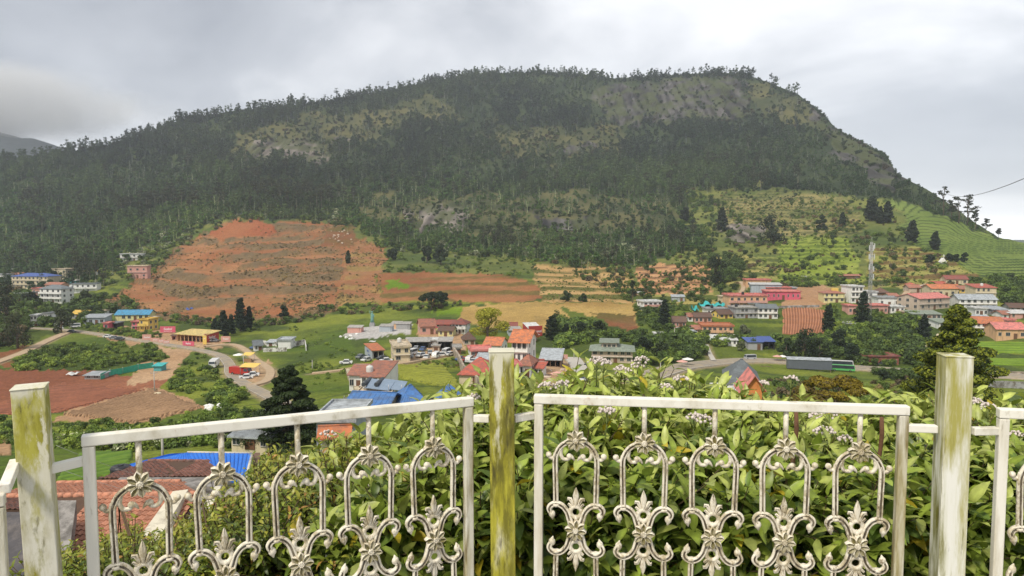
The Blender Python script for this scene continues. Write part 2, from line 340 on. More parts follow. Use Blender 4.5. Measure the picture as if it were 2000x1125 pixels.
def ground_full(px, py, want_col=False):
    px = np.asarray(px, float); py = np.asarray(py, float)
    X, Y, Z = base_xyz(px, py); k = zone_of(px, py)
    g = lambda i: np.array([LAND[n][i] if LAND[n][i] is not None else 0 for n in zn], float)
    step = g(2)[k]; stg = g(3)[k]; amp = g(5)[k]
    sk = np.clip((py-skyl(px))/25, 0, 1)
    far = np.clip((Y-60)/140, 0, 1)
    Z = Z+amp*(fbm(X/45., Y/45., 3)-.5)*1.6*sk*far+amp*.35*(fbm(X/9., Y/9., 4)-.5)*far
    rock = (k == zn.index('rock')) | (k == zn.index('rockp'))
    cr = (np.abs(fbm(X/13., Z/60., 21)-.5)*2)**.6
    Y2 = Y-rock*sk*(cr*34+fbm(X/30., Z/12., 23)*14-14)
    s_ = np.maximum(step, .01); q = Z/s_+(fbm(X/60., Y/60., 31)-.5)*2.2
    fr = q-np.floor(q); rs = np.clip((fr-.58)/.36, 0, 1); rs = rs*rs*(3-2*rs)
    dz = (np.floor(q)+rs-q+.0)*s_*stg; Z = np.where(step > 0, Z+dz, Z)
    riser = np.where(step > 0, np.clip((fr-.60)/.06, 0, 1)*np.clip((1.0-fr)/.06, 0, 1), 0)
    riser = riser*np.clip((fbm(X/25., Y/25., 37)-.30)*6, 0, 1)
    nr, zr = road_mask(X, Y); t = np.clip(1-nr/3.5, 0, 1); Z = Z*(1-t)+(zr-.35)*t
    if not want_col: return X, Y2, Z, k
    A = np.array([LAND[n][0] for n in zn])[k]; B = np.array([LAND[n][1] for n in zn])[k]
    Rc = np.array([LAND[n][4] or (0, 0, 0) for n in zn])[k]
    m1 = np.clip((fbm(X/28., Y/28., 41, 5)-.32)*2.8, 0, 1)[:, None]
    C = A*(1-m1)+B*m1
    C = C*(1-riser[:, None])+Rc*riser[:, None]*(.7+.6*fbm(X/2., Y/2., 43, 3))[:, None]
    # grass creeping on soil, worn soil on grass
    sp = np.clip((fbm(X/11., Y/11., 47, 5)-.60)*9, 0, 1)[:, None]
    soily = np.isin(k, [zn.index(n) for n in ('red', 'tan', 'redsoil', 'dry', 'golt', 'tterr', 'redbank')])[:, None]
    C = C*(1-sp*soily*.35)+np.array([.17, .13, .05])*sp*soily*.35
    gy = np.isin(k, [zn.index(n) for n in ('green', 'slopeg')])[:, None]
    sp2 = np.clip((fbm(X/20.+5, Y/13., 51, 5)-.60)*7, 0, 1)[:, None]
    C = C*(1-sp2*gy*.7)+np.array([.05, .075, .018])*sp2*gy*.7
    rk = rock[:, None]; st = np.clip((fbm(X/5., Z/45., 61, 4)-.5)*1.8+.5, 0, 1)[:, None]
    C = np.where(rk, C*(.10+1.75*st), C)  # rock's own streaks, contrast raised to paint in shading of the relief
    gr = np.clip((fbm(X/16., Z/9., 63)-.44)*7, 0, 1)[:, None]*rk
    C = C*(1-gr*.75)+np.array([.07, .085, .028])*gr*.75
    tn = np.clip(1-nr/1.6, 0, 1)[:, None]; C = C*(1-tn*.8)+np.array([.33, .25, .15])*tn*.8
    return X, Y2, Z, C, k
def ground(px, py):
    X, Y, Z, k = ground_full(np.array([px]), np.array([py])); return Vector((float(X[0]), float(Y[0]), float(Z[0])))
def grounds(px, py):
    X, Y, Z, k = ground_full(px, py); return np.stack([X, Y, Z], 1), k
pxs = np.concatenate([np.arange(-900, -20, 14.), np.arange(-20, 2020, 3.6), np.arange(2020, 2900, 14.)])
NR = 430; v_ = np.linspace(0, 1, NR); v_ = v_
S_ = skyl(pxs)
PY = 1190+(S_[None, :]-1190)*v_[:, None]; PX = np.repeat(pxs[None, :], NR, 0)
X, Y, Z, C, Kz = ground_full(PX.ravel(), PY.ravel(), True)
nc = len(pxs)
V = np.stack([X, Y, Z], 1).reshape(NR, nc, 3); C = C.reshape(NR, nc, 3)
# far side of the mountain, and the steep bank below the terrace
bk = []; cb = []
for i in range(1, 9):
    q = V[-1].copy(); q[:, 1] += i*35; q[:, 0] *= 1+i*.02; q[:, 2] -= 3*i+i*i*2.2; bk.append(q); cb.append(C[-1])
fr_ = []; cf = []
for t in (1., .8, .6, .4, .2):
    q = V[0].copy(); q *= np.array([1, 1, 1]); e_ = np.stack([q[:, 0]*.3, np.full(nc, 2.35), np.full(nc, -1.72)], 1)
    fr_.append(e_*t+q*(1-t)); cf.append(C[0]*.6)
V = np.concatenate([np.array(fr_), V, np.array(bk)], 0); C = np.concatenate([np.array(cf), C, np.array(cb)], 0)
nr_ = V.shape[0]; idx = np.arange(nr_*nc).reshape(nr_, nc)
Q = np.stack([idx[:-1, :-1], idx[:-1, 1:], idx[1:, 1:], idx[1:, :-1]], -1).reshape(-1, 4)
def land_mat():
    m_ = mat('land', attr='land', rough=.95, var=.20, scale=.35, bump=.35, spec=.1); t = m_.node_tree; N = t.nodes.new; L = t.links.new
    bs = t.nodes['Principled BSDF']; old = bs.inputs['Base Color'].links[0].from_socket
    co = N('ShaderNodeTexCoord'); no = N('ShaderNodeTexNoise'); no.inputs['Scale'].default_value = 1.6; no.inputs['Detail'].default_value = 6; no.inputs['Roughness'].default_value = .75; L(co.outputs['Object'], no.inputs['Vector'])
    mr = N('ShaderNodeMapRange'); mr.inputs[1].default_value = .3; mr.inputs[2].default_value = .7; mr.inputs[3].default_value = .55; mr.inputs[4].default_value = 1.45; L(no.outputs['Fac'], mr.inputs[0])
    s_ = N('ShaderNodeVectorMath'); s_.operation = 'SCALE'; L(old, s_.inputs[0]); L(mr.outputs[0], s_.inputs['Scale']); L(s_.outputs[0], bs.inputs['Base Color'])
    return m_
me = bigmesh('hillside', V.reshape(-1, 3), Q, [land_mat()], col={'land': C.reshape(-1, 3)}, smooth=True)
tag(link('hillside', me), kind='structure')
# wide ground below everything, out to the horizon, and the terrace the viewer stands on
b = MB(); b.add([(-9000, -2000, -62), (9000, -2000, -62), (9000, 12000, -62), (-9000, 12000, -62)], [(0, 1, 2, 3)])
tag(b.build('far_ground', mat('far_land', (.05, .07, .03), .95, .3, .01)), kind='structure')
b = MB(); b.box(-7, 7, -4, 2.3, -1.85, -1.62)
tag(b.build('terrace_floor', mat('old_concrete', (.3, .29, .27), .9, .25, 4, .01)), kind='structure')
# distant hill on the left
ax = np.linspace(-1, 1, 60); ay = np.linspace(-1, 1, 40); AX, AY = np.meshgrid(ax, ay)
hh = np.clip(1-AX**2, 0, 1)*np.clip(1-AY**2, 0, 1)
HX = -2230+AX*1150; HY = 3000+AY*600; HZ = -61+hh**.8*(470+120*(fbm(AX*3+3, AY*2, 71)-.5))+40*hh*(fbm(AX*12, AY*9, 72)-.5)
ix = np.arange(60*40).reshape(40, 60); Qh = np.stack([ix[:-1, :-1], ix[:-1, 1:], ix[1:, 1:], ix[1:, :-1]], -1).reshape(-1, 4)
far_m = mat('far_forest', (.012, .018, .014), .95, .5, .02, bump=10)
tag(link('distant_hill', bigmesh('distant_hill', np.stack([HX, HY, HZ], -1).reshape(-1, 3), Qh, [far_m], smooth=True)), kind='structure')
# ---------------------------------------------------------------- roads
ROADM = {'asphalt': mat('asphalt', (.25, .225, .19), .9, .15, .6, .01, dirt=(.36, .29, .2), dirt_amt=.52), 'dirt': mat('dirt_road', (.42, .31, .20), .95, .2, .8, .03), 'conc': mat('pale_concrete', (.45, .42, .37), .9, .15, .8, .01)}
for (nm, (pts, w_, kd, _x)), (rx, ry, rz, _w) in zip(ROADS.items(), ROADXY):
    tx = np.gradient(rx); ty = np.gradient(ry); l_ = np.hypot(tx, ty); nx, ny = -ty/l_, tx/l_
    # smooth height
    kk = np.ones(7)/7; rz2 = np.convolve(np.pad(rz, 3, mode='edge'), kk, 'valid')
    us = [-.5, -.46, -.2, .2, .46, .5]; rows = []
    for u in us: rows.append(np.stack([rx+nx*u*w_, ry+ny*u*w_, rz2+(-.6 if abs(u) == .5 else .02+.05*(1-abs(u)*2))], 1))
    n = len(rx); Vr = np.concatenate(rows); ii = np.arange(6*n).reshape(6, n)
    Qr = np.stack([ii[:-1, :-1], ii[1:, :-1], ii[1:, 1:], ii[:-1, 1:]], -1).reshape(-1, 4)
    o = link(nm, bigmesh(nm, Vr, Qr, [ROADM[kd]])); tag(o, kind='structure')
    if nm in ('village_road', 'main_road'):       # pale edge line, one sheet above the asphalt
        for sd in (-1, 1):
            a_ = np.stack([rx+nx*sd*.43*w_, ry+ny*sd*.43*w_, rz2+.035], 1); c_ = np.stack([rx+nx*sd*.455*w_, ry+ny*sd*.455*w_, rz2+.033], 1)
            jj = np.arange(2*n).reshape(2, n); Ql = np.stack([jj[0, :-1], jj[1, :-1], jj[1, 1:], jj[0, 1:]], -1)
            tag(link('road_edge_line', bigmesh('road_edge_line', np.concatenate([a_, c_]), Ql, [mat('worn_line', (.55, .52, .45), .9, .3, 2)])), kind='structure')
# ================================================================ vegetation
def leafmat(name, inst=False, trans=.25, rough=.6, objvar=.12, gloss=.25):
    m_ = bpy.data.materials.new(name); m_.use_nodes = True; t = m_.node_tree; N = t.nodes.new; L = t.links.new
    bs = t.nodes['Principled BSDF']; bs.inputs['Roughness'].default_value = rough; bs.inputs['Specular IOR Level'].default_value = gloss
    a = N('ShaderNodeAttribute'); a.attribute_name = 'lc'; c = a.outputs['Color']
    if inst:
        b = N('ShaderNodeAttribute'); b.attribute_name = 'tint'; b.attribute_type = 'INSTANCER'
        v = N('ShaderNodeVectorMath'); v.operation = 'MULTIPLY'; L(c, v.inputs[0]); L(b.outputs['Vector'], v.inputs[1]); c = v.outputs[0]
    else:
        oi = N('ShaderNodeObjectInfo'); mr = N('ShaderNodeMapRange'); mr.inputs[3].default_value = 1-objvar; mr.inputs[4].default_value = 1+objvar; L(oi.outputs['Random'], mr.inputs[0])
        v = N('ShaderNodeVectorMath'); v.operation = 'SCALE'; L(c, v.inputs[0]); L(mr.outputs[0], v.inputs['Scale']); c = v.outputs[0]
    if not inst and gloss > .4:      # blotches, age spots and dust on the near leaves
        co = N('ShaderNodeTexCoord'); no = N('ShaderNodeTexNoise'); no.inputs['Scale'].default_value = 26; no.inputs['Detail'].default_value = 6; geo = N('ShaderNodeNewGeometry'); L(geo.outputs['Position'], no.inputs['Vector'])
        m3 = N('ShaderNodeMapRange'); m3.inputs[1].default_value = .3; m3.inputs[2].default_value = .7; m3.inputs[3].default_value = .62; m3.inputs[4].default_value = 1.3; L(no.outputs['Fac'], m3.inputs[0])
        v2 = N('ShaderNodeVectorMath'); v2.operation = 'SCALE'; L(c, v2.inputs[0]); L(m3.outputs[0], v2.inputs['Scale'])
        n4 = N('ShaderNodeTexNoise'); n4.inputs['Scale'].default_value = 90; n4.inputs['Detail'].default_value = 3; L(geo.outputs['Position'], n4.inputs['Vector']); m4 = N('ShaderNodeMapRange'); m4.inputs[1].default_value = .68; m4.inputs[2].default_value = .74; L(n4.outputs['Fac'], m4.inputs[0])
        mx2 = N('ShaderNodeMix'); mx2.data_type = 'RGBA'; L(m4.outputs[0], mx2.inputs[0]); L(v2.outputs[0], mx2.inputs[6]); mx2.inputs[7].default_value = (.16, .11, .04, 1); c = mx2.outputs[2]
    L(c, bs.inputs['Base Color'])
    tr = N('ShaderNodeBsdfTranslucent'); L(c, tr.inputs[0]); mx_ = N('ShaderNodeMixShader'); mx_.inputs[0].default_value = trans
    L(bs.outputs[0], mx_.inputs[1]); L(tr.outputs[0], mx_.inputs[2]); L(mx_.outputs[0], t.nodes['Material Output'].inputs[0])
    return m_
LEAF = leafmat('foliage'); LEAFI = leafmat('foliage_stuff', True)
BARK = mat('bark', (.16, .12, .085), .95, .3, 6, .02); BARKP = mat('pale_bark', (.34, .30, .24), .9, .3, 3, .02)
def leafcloud(blobs, n, size, col, rs, colv=.25, flat=.6, surf=.75, hi=None):
    """blobs: (x,y,z,rx,rz). leaf-clump faces spread through each blob; col per blob varies"""
    Vs = []; Cs = []
    for (x, y, z, rx, rz) in blobs:
        d = rs.normal(size=(n, 3)); d /= np.linalg.norm(d, axis=1)[:, None]; r = rs.uniform(0, 1, n)**(1/3.)*(1-surf)+surf*rs.uniform(.75, 1.08, n)
        c = np.array([x, y, z])+d*r[:, None]*np.array([rx, rx, rz])
        nn = d*1.0+rs.normal(size=(n, 3))*.7; nn[:, 2] += flat; nn /= np.linalg.norm(nn, axis=1)[:, None]
        u = np.cross(nn, rs.normal(size=(n, 3))); u /= np.linalg.norm(u, axis=1)[:, None]+1e-9; w = np.cross(nn, u)
        s = size*rs.uniform(.55, 1.3, n)[:, None]; s2 = s*rs.uniform(.45, .9, n)[:, None]
        q = np.stack([c-u*s, c-w*s2+nn*s*.12, c+u*s*.9, c+w*s2-nn*s*.10], 1)
        Vs.append(q.reshape(-1, 3)); b_ = rs.uniform(1-colv, 1+colv)
        cc = np.array(col)[None, :]*b_*rs.uniform(.8, 1.2, (n, 1))
        if hi is not None:
            m_ = rs.uniform(0, 1, (n, 1)) < hi[1]; cc = np.where(m_, np.array(hi[0])[None, :]*b_, cc)
        Cs.append(np.repeat(cc, 4, 0))
    V = np.concatenate(Vs); return V, np.concatenate(Cs), np.arange(len(V)).reshape(-1, 4)
def crown_mesh(name, blobs, n, size, col, seed, inst=False, **k):
    V, C, Q = leafcloud(blobs, n, size, col, np.random.default_rng(seed), **k)
    return bigmesh(name, V, Q, [LEAFI if inst else LEAF], col={'lc': C})
def shape_blobs(kind, seed):
    """unit tree of height 1 -> blobs, trunk polylines [(pts, radii)]"""
    r = random.Random(seed); B = []; T = []
    if kind == 'euc':
        top = 1; lean = r.uniform(-.03, .03)
        T.append(([(0, 0, -.06), (lean*.4, 0, .4), (lean, 0, .93)], [.012, .009, .003]))
        for i in range(9):
            h = r.uniform(.48, .96); w = .14*(1.25-h)*1.8; a = r.uniform(0, 6.28); d = w*r.uniform(.2, 1.2)
            c = (lean*h+d*math.cos(a), d*math.sin(a), h); B.append((*c, r.uniform(.07, .125), r.uniform(.05, .09)))
            if i % 2: T.append(([(lean*h*.8, 0, h-.1), c], [.004, .002]))
        B.append((lean, 0, .93, .06, .06))
    elif kind == 'broad':
        T.append(([(0, 0, -.08), (0, 0, .3), (.02, 0, .6)], [.035, .03, .015]))
        for i in range(13):
            a = r.uniform(0, 6.28); h = r.uniform(.14, .86); d = .36*math.sin(math.pi*min(1, (h+.08)/1.0))*r.uniform(.35, 1)
            c = (d*math.cos(a), d*math.sin(a), h); B.append((*c, r.uniform(.12, .19), r.uniform(.1, .14)))
            if i % 3 == 0: T.append(([(0, 0, .28), c], [.018, .006]))
    elif kind == 'cypress':
        T.append(([(0, 0, -.05), (0, 0, .9)], [.03, .006]))
        for i in range(22):
            h = .08+.87*(i+.5)/22; w = .17*(1-abs(h-.38)/.75)**.8 if h > .38 else .17*(.6+.4*h/.38)
            a = i*2.4; d = w*r.uniform(.25, .6); B.append((d*math.cos(a), d*math.sin(a), h, w*.62, .06))
    elif kind == 'conifer':
        T.append(([(0, 0, -.05), (0, 0, .97)], [.03, .004]))
        for i in range(46):
            h = .10+.87*((i+.5)/46); w = .34*(1-h)**.9+.012; a = i*2.39996+r.uniform(-.3, .3); d = w*r.uniform(.4, 1.0)
            B.append((d*math.cos(a), d*math.sin(a), h-d*.08, w*.36+.02, .028+w*.09))
            if i % 2: T.append(([(0, 0, h-.03), (d*math.cos(a), d*math.sin(a), h-.02)], [.006, .002]))
    elif kind == 'spread':
        T.append(([(0, 0, -.06), (.01, 0, .25), (0, .01, .5)], [.04, .03, .018]))
        for i in range(24):
            a = r.uniform(0, 6.28); u = r.uniform(0, 1)**.6; h = .40+.45*math.sqrt(max(0, 1-u*u))*r.uniform(.6, 1); d = .44*u
            c = (d*math.cos(a), d*math.sin(a), h); B.append((*c, r.uniform(.09, .14), r.uniform(.06, .10)))
            if i % 2: T.append(([(0, 0, .22), (d*.5*math.cos(a), d*.5*math.sin(a), .22+(h-.22)*.65), c], [.014, .009, .003]))
    elif kind == 'wispy':       # open crowned gum tree, sky between the leaf pads
        T.append(([(0, 0, -.05), (.02, 0, .3), (-.02, 0, .6), (.03, 0, .9)], [.02, .016, .011, .004]))
        for i in range(14):
            h = r.uniform(.42, .98); a = r.uniform(0, 6.28); d = .26*(1.3-h)*r.uniform(.4, 1.3)
            c = (d*math.cos(a), d*math.sin(a), h); B.append((*c, r.uniform(.05, .09), r.uniform(.022, .035)))
            T.append(([(0, 0, h-.22), (d*.5*math.cos(a), d*.5*math.sin(a), h-.09), c], [.007, .005, .002]))
    else:                       # bush
        for i in range(8):
            a = r.uniform(0, 6.28); d = r.uniform(0, .45); B.append((d*math.cos(a), d*math.sin(a), r.uniform(.12, .62), r.uniform(.2, .34), r.uniform(.17, .28)))
        T.append(([(0, 0, -.1), (0, 0, .4)], [.03, .01]))
    return B, T
def trunk_mesh(name, T, H, m, n=5):
    b = MB()
    for pts, rr in T: b.tube([(x*H, y*H, z*H) for x, y, z in pts], [q*H for q in rr], n)
    return b.mesh(name, m)
def treemesh(kind, H, n, size, col, seed, bark=None, **k):
    B, T = shape_blobs(kind, seed); wd = k.pop('wide', 1)
    B = [(x*H*wd, y*H*wd, z*H, rx*H*wd, rz*H) for x, y, z, rx, rz in B]
    T = [([(x*wd, y*wd, z) for x, y, z in p], r) for p, r in T]
    return crown_mesh('crown', B, n, size, col, seed, **k), trunk_mesh('trunk', T, H, bark or BARK)
# ---- prototypes for the uncountable vegetation (instanced on points)
def proto_coll(name, specs):
    c = bpy.data.collections.new(name)
    for i, (kind, H, n, size, col, bark, kw) in enumerate(specs):
        B, T = shape_blobs(kind, 100+i*7); B = [(x*H, y*H, z*H, rx*H, rz*H) for x, y, z, rx, rz in B]
        V, Cc, Q = leafcloud(B, n, size, col, np.random.default_rng(200+i), **kw)
        b = MB()
        if bark is not None:
            for pts, rr in T: b.tube([(x*H, y*H, z*H) for x, y, z in pts], [q*H for q in rr], 4, cap=False)
        tv = np.array(b.v) if b.v else np.zeros((0, 3)); tf = np.array([f for f in b.f if len(f) == 4], int).reshape(-1, 4)
        Q2 = np.concatenate([Q, tf+len(V)]); C2 = np.concatenate([Cc, np.tile([bark or (0, 0, 0)], (len(tv), 1))])
        me = bigmesh(name, np.concatenate([V, tv]), Q2, [LEAFI], col={'lc': C2})
        o = bpy.data.objects.new('%s_%02d' % (name, i), me); c.objects.link(o)
    return c
def scatter(name, coll, P, idx, scl, tint, label=None, rs=RNG, zs=None):
    n = len(P); me = bpy.data.meshes.new(name); me.vertices.add(n); me.vertices.foreach_set('co', np.asarray(P, np.float32).ravel())
    def at_(nm, ty, v, key='value'):
        a = me.attributes.new(nm, ty, 'POINT'); a.data.foreach_set(key, np.ascontiguousarray(v).ravel())
    at_('idx', 'INT', np.asarray(idx, np.int32)); rot = np.zeros((n, 3), np.float32); rot[:, 2] = rs.uniform(0, 6.28, n); rot[:, 0] = rs.normal(0, .05, n); rot[:, 1] = rs.normal(0, .05, n)
    at_('rot', 'FLOAT_VECTOR', rot, 'vector'); s3 = np.repeat(np.asarray(scl, np.float32)[:, None], 3, 1)
    if zs is not None: s3[:, 2] *= zs
    at_('scl', 'FLOAT_VECTOR', s3, 'vector'); at_('tint', 'FLOAT_VECTOR', np.asarray(tint, np.float32), 'vector')
    o = link(name, me); tag(o, label, kind='stuff')
    g = bpy.data.node_groups.new(name, 'GeometryNodeTree'); g.interface.new_socket('Geometry', in_out='INPUT', socket_type='NodeSocketGeometry'); g.interface.new_socket('Geometry', in_out='OUTPUT', socket_type='NodeSocketGeometry')
    N = g.nodes.new; L = g.links.new; gi = N('NodeGroupInput'); go = N('NodeGroupOutput'); ip = N('GeometryNodeInstanceOnPoints'); ci = N('GeometryNodeCollectionInfo')
    ci.inputs['Collection'].default_value = coll; ci.inputs['Separate Children'].default_value = True; ci.inputs['Reset Children'].default_value = True
    def na(nm, ty):
        q = N('GeometryNodeInputNamedAttribute'); q.data_type = ty; q.inputs['Name'].default_value = nm; return q.outputs['Attribute']
    L(gi.outputs[0], ip.inputs['Points']); L(ci.outputs[0], ip.inputs['Instance']); ip.inputs['Pick Instance'].default_value = True
    L(na('idx', 'INT'), ip.inputs['Instance Index'])
    L(na('rot', 'FLOAT_VECTOR'), ip.inputs['Rotation']); L(na('scl', 'FLOAT_VECTOR'), ip.inputs['Scale']); L(ip.outputs[0], go.inputs[0])
    md = o.modifiers.new('spread', 'NODES'); md.node_group = g
    return o
dk = (.036, .056, .020); gumc = (.056, .070, .030)
FOREST = proto_coll('forest_tree', [
 ('euc', 19, 22, .75, gumc, (.11, .10, .08), {}), ('euc', 22, 22, .8, (.046, .060, .028), (.09, .085, .07), {}), ('euc', 17, 24, .7, (.062, .078, .030), (.15, .14, .11), {}),
 ('euc', 21, 16, .7, (.055, .068, .03), (.19, .175, .14), {}), ('broad', 11, 32, .8, dk, (.1, .08, .06), {}), ('broad', 9, 28, .75, (.038, .058, .018), (.1, .08, .06), {}),
 ('bush', 5, 24, .55, (.040, .058, .018), None, {}), ('bush', 4, 24, .5, (.055, .075, .022), None, {}), ('wispy', 16, 12, .55, (.04, .05, .026), (.2, .18, .15), {})])
SHRUB = proto_coll('shrub_clump', [
 ('bush', 1, 40, .10, (.085, .125, .022), None, {}), ('bush', 1, 40, .11, (.055, .085, .020), None, {}), ('bush', 1, 36, .09, (.13, .17, .03), None, {}),
 ('bush', 1, 40, .09, (.12, .135, .07), None, {'hi': ((.4, .42, .30), .35)}), ('bush', 1, 26, .13, (.20, .15, .07), None, {}), ('bush', 1, 26, .12, (.11, .085, .045), None, {}),
 ('broad', 1, 34, .055, (.045, .07, .018), (.1, .08, .06), {})])
def sample(poly, n, seed):
    rs = np.random.default_rng(seed); p = np.array(poly, float); x0, y0 = p.min(0); x1, y1 = p.max(0)
    px = rs.uniform(x0, x1, n*3); py = rs.uniform(y0, y1, n*3); ok = inpoly(px, py, poly); return px[ok][:n], py[ok][:n]
rs = np.random.default_rng(5)
# the forest of the mountain
fp = [(-300,335),(0,319),(130,298),(250,276),(350,239),(450,218),(600,203),(750,179),(850,158),(950,144),(1050,142),(1150,147),(1200,154),(1300,148),(1400,142),(1450,145),(1500,161),(1560,186),(1600,217),(1630,250),(1660,267),(1700,287),(1735,312),(1752,344),(1800,368),(1850,400),(1900,437),(1955,470),(1750,392),(1560,385),(1340,368),(1330,430),(1380,485),(1300,505),(1240,520),(1060,510),(900,490),(760,480),(690,437),(540,425),(420,430),(330,470),(240,505),(200,545),(130,560),(0,560),(-300,570)]
px, py = sample(fp, 62000, 1); jx = rs.normal(0, 17, len(px)); jy = rs.normal(0, 6, len(px)); jm = py > skyl(px)+40; px = px+jx*jm; py = py+jy*jm; k = zone_of(px, py, 1)
open_ = np.isin(k, [zn.index(n) for n in ('hillg', 'rock', 'rockp')]); red_ = np.isin(k, [zn.index(n) for n in ('red', 'tan', 'redhot', 'dimt', 'tea', 'redsoil')])
dens = np.clip((fbm(px/38., py/20., 81)-.36)*5, .30, 1); dens = np.where(open_, .16, dens); dens = np.where((k == zn.index('rock')) | (k == zn.index('rockp')), .03, dens); dens = np.where(red_, 0, dens)
scar = fbm(px/60.+9, py/25., 83); cliffr = (px > 1150) & (px < 1500) & (py < 240) & (py > 158); dens = np.where(cliffr, dens*.35, dens)
keep = rs.uniform(0, 1, len(px)) < dens; px = px[keep]; py = py[keep]
Pf, kf = grounds(px, py); n = len(px); low_ = py > 395+60*np.sin(px/170.)
gumzone = (fbm(px/90., py/50., 87) > .46) | (py < skyl(px)+45)
thin = fbm(px/38., py/20., 81) < .48; u = np.where(thin, rs.uniform(.55, 1, n), rs.uniform(0, 1, n)); idx = np.where(u < .62, rs.integers(0, 4, n), np.where(u < .8, rs.integers(4, 6, n), rs.integers(6, 9, n)))
idx = np.where(~gumzone & (idx < 4) & (rs.uniform(0, 1, n) < .75), rs.integers(4, 8, n), idx)
idx = np.where(low_ & (idx < 4) & (rs.uniform(0, 1, n) < .55), rs.integers(4, 8, n), idx)
idx = np.where(np.isin(kf, [zn.index(q) for q in ('hillg', 'rock', 'rockp')]), rs.integers(5, 9, n), idx)
rightend = px > 1560; idx = np.where(rightend & (idx < 4), rs.integers(4, 9, n), idx)
sc_ = rs.uniform(.45, 1.12, n)*(.62+.42*fbm(px/30., py/14., 89))*np.where(rightend, .62, 1)*np.where(Pf[:, 1] < 700, .72, 1)
# extra row of gum trees standing along the crest
rx = rs.uniform(-200, 1760, 2600); ry = skyl(rx)+rs.uniform(0, 9, 2600)
Pr, _ = grounds(rx, ry)
Pf = np.concatenate([Pf, Pr]); ri = rs.integers(0, 4, 2600); un = (rs.uniform(0, 1, 2600) < .80) | (rx > 1470); ri = np.where(un, rs.integers(4, 8, 2600), ri); idx = np.concatenate([idx, ri]); sc_ = np.concatenate([sc_, rs.uniform(.35, 1.0, 2600)*(.5+.62*fbm(rx/22., rx*0, 90))*np.where(rx > 1470, .55, 1)])
cl = fbm(Pf[:, 0]/70., Pf[:, 2]/35., 91)
lowf = np.clip((110-Pf[:, 2])/120, 0, 1)[:, None]; cl = np.clip((cl-.5)*1.8+.5, 0, 1); tint = 1.18*np.stack([.54+.80*cl, .66+.88*cl, .90+.50*cl], 1)*rs.uniform(.65, 1.4, (len(Pf), 1))*(1+lowf*np.array([.75, .85, .15]))
# the 300 largest tall trees become individuals
big = np.where(idx < 4)[0]; sizepx = sc_[big]*20/Pf[big, 1]*FPX; fr = (np.abs(Pf[big, 0]/Pf[big, 1]) < .68)
order = big[fr][np.argsort(-sizepx[fr])][:290]
mask = np.ones(len(Pf), bool); mask[order] = False
scatter('mountain_forest', FOREST, Pf[mask], idx[mask], sc_[mask], tint[mask], 'dark eucalyptus and broadleaf forest covering the mountainside')
tops = [treemesh('euc', h, 44, .6, c, 300+i, BARKP) for i, (h, c) in enumerate([(19, gumc), (22, (.046, .058, .028)), (17, (.064, .076, .034)), (21, (.055, .065, .03))])]
GL = {'l': 'tall slender eucalyptus with bare pale trunk among the trees of the left forest slope', 'c': 'tall slender eucalyptus with bare pale trunk in the woods at the centre of the mountain', 'r': 'tall slender eucalyptus with bare pale trunk in the woods right of the mountain centre'}
for j, i in enumerate(order):
    x = 1000+Pf[i, 0]/Pf[i, 1]*FPX; kk = 'l' if x < 700 else ('c' if x < 1150 else 'r')
    e = empty('eucalyptus_tree', Pf[i], rs.uniform(0, 6.28), GL[kk], 'tree', {'l': 'eucalyptus trees of the left slope', 'c': 'eucalyptus trees of the central slope', 'r': 'eucalyptus trees right of centre'}[kk]); e.scale = [sc_[i]]*3
    cm, tm = tops[idx[i]]; link('crown', cm, e); link('trunk', tm, e)
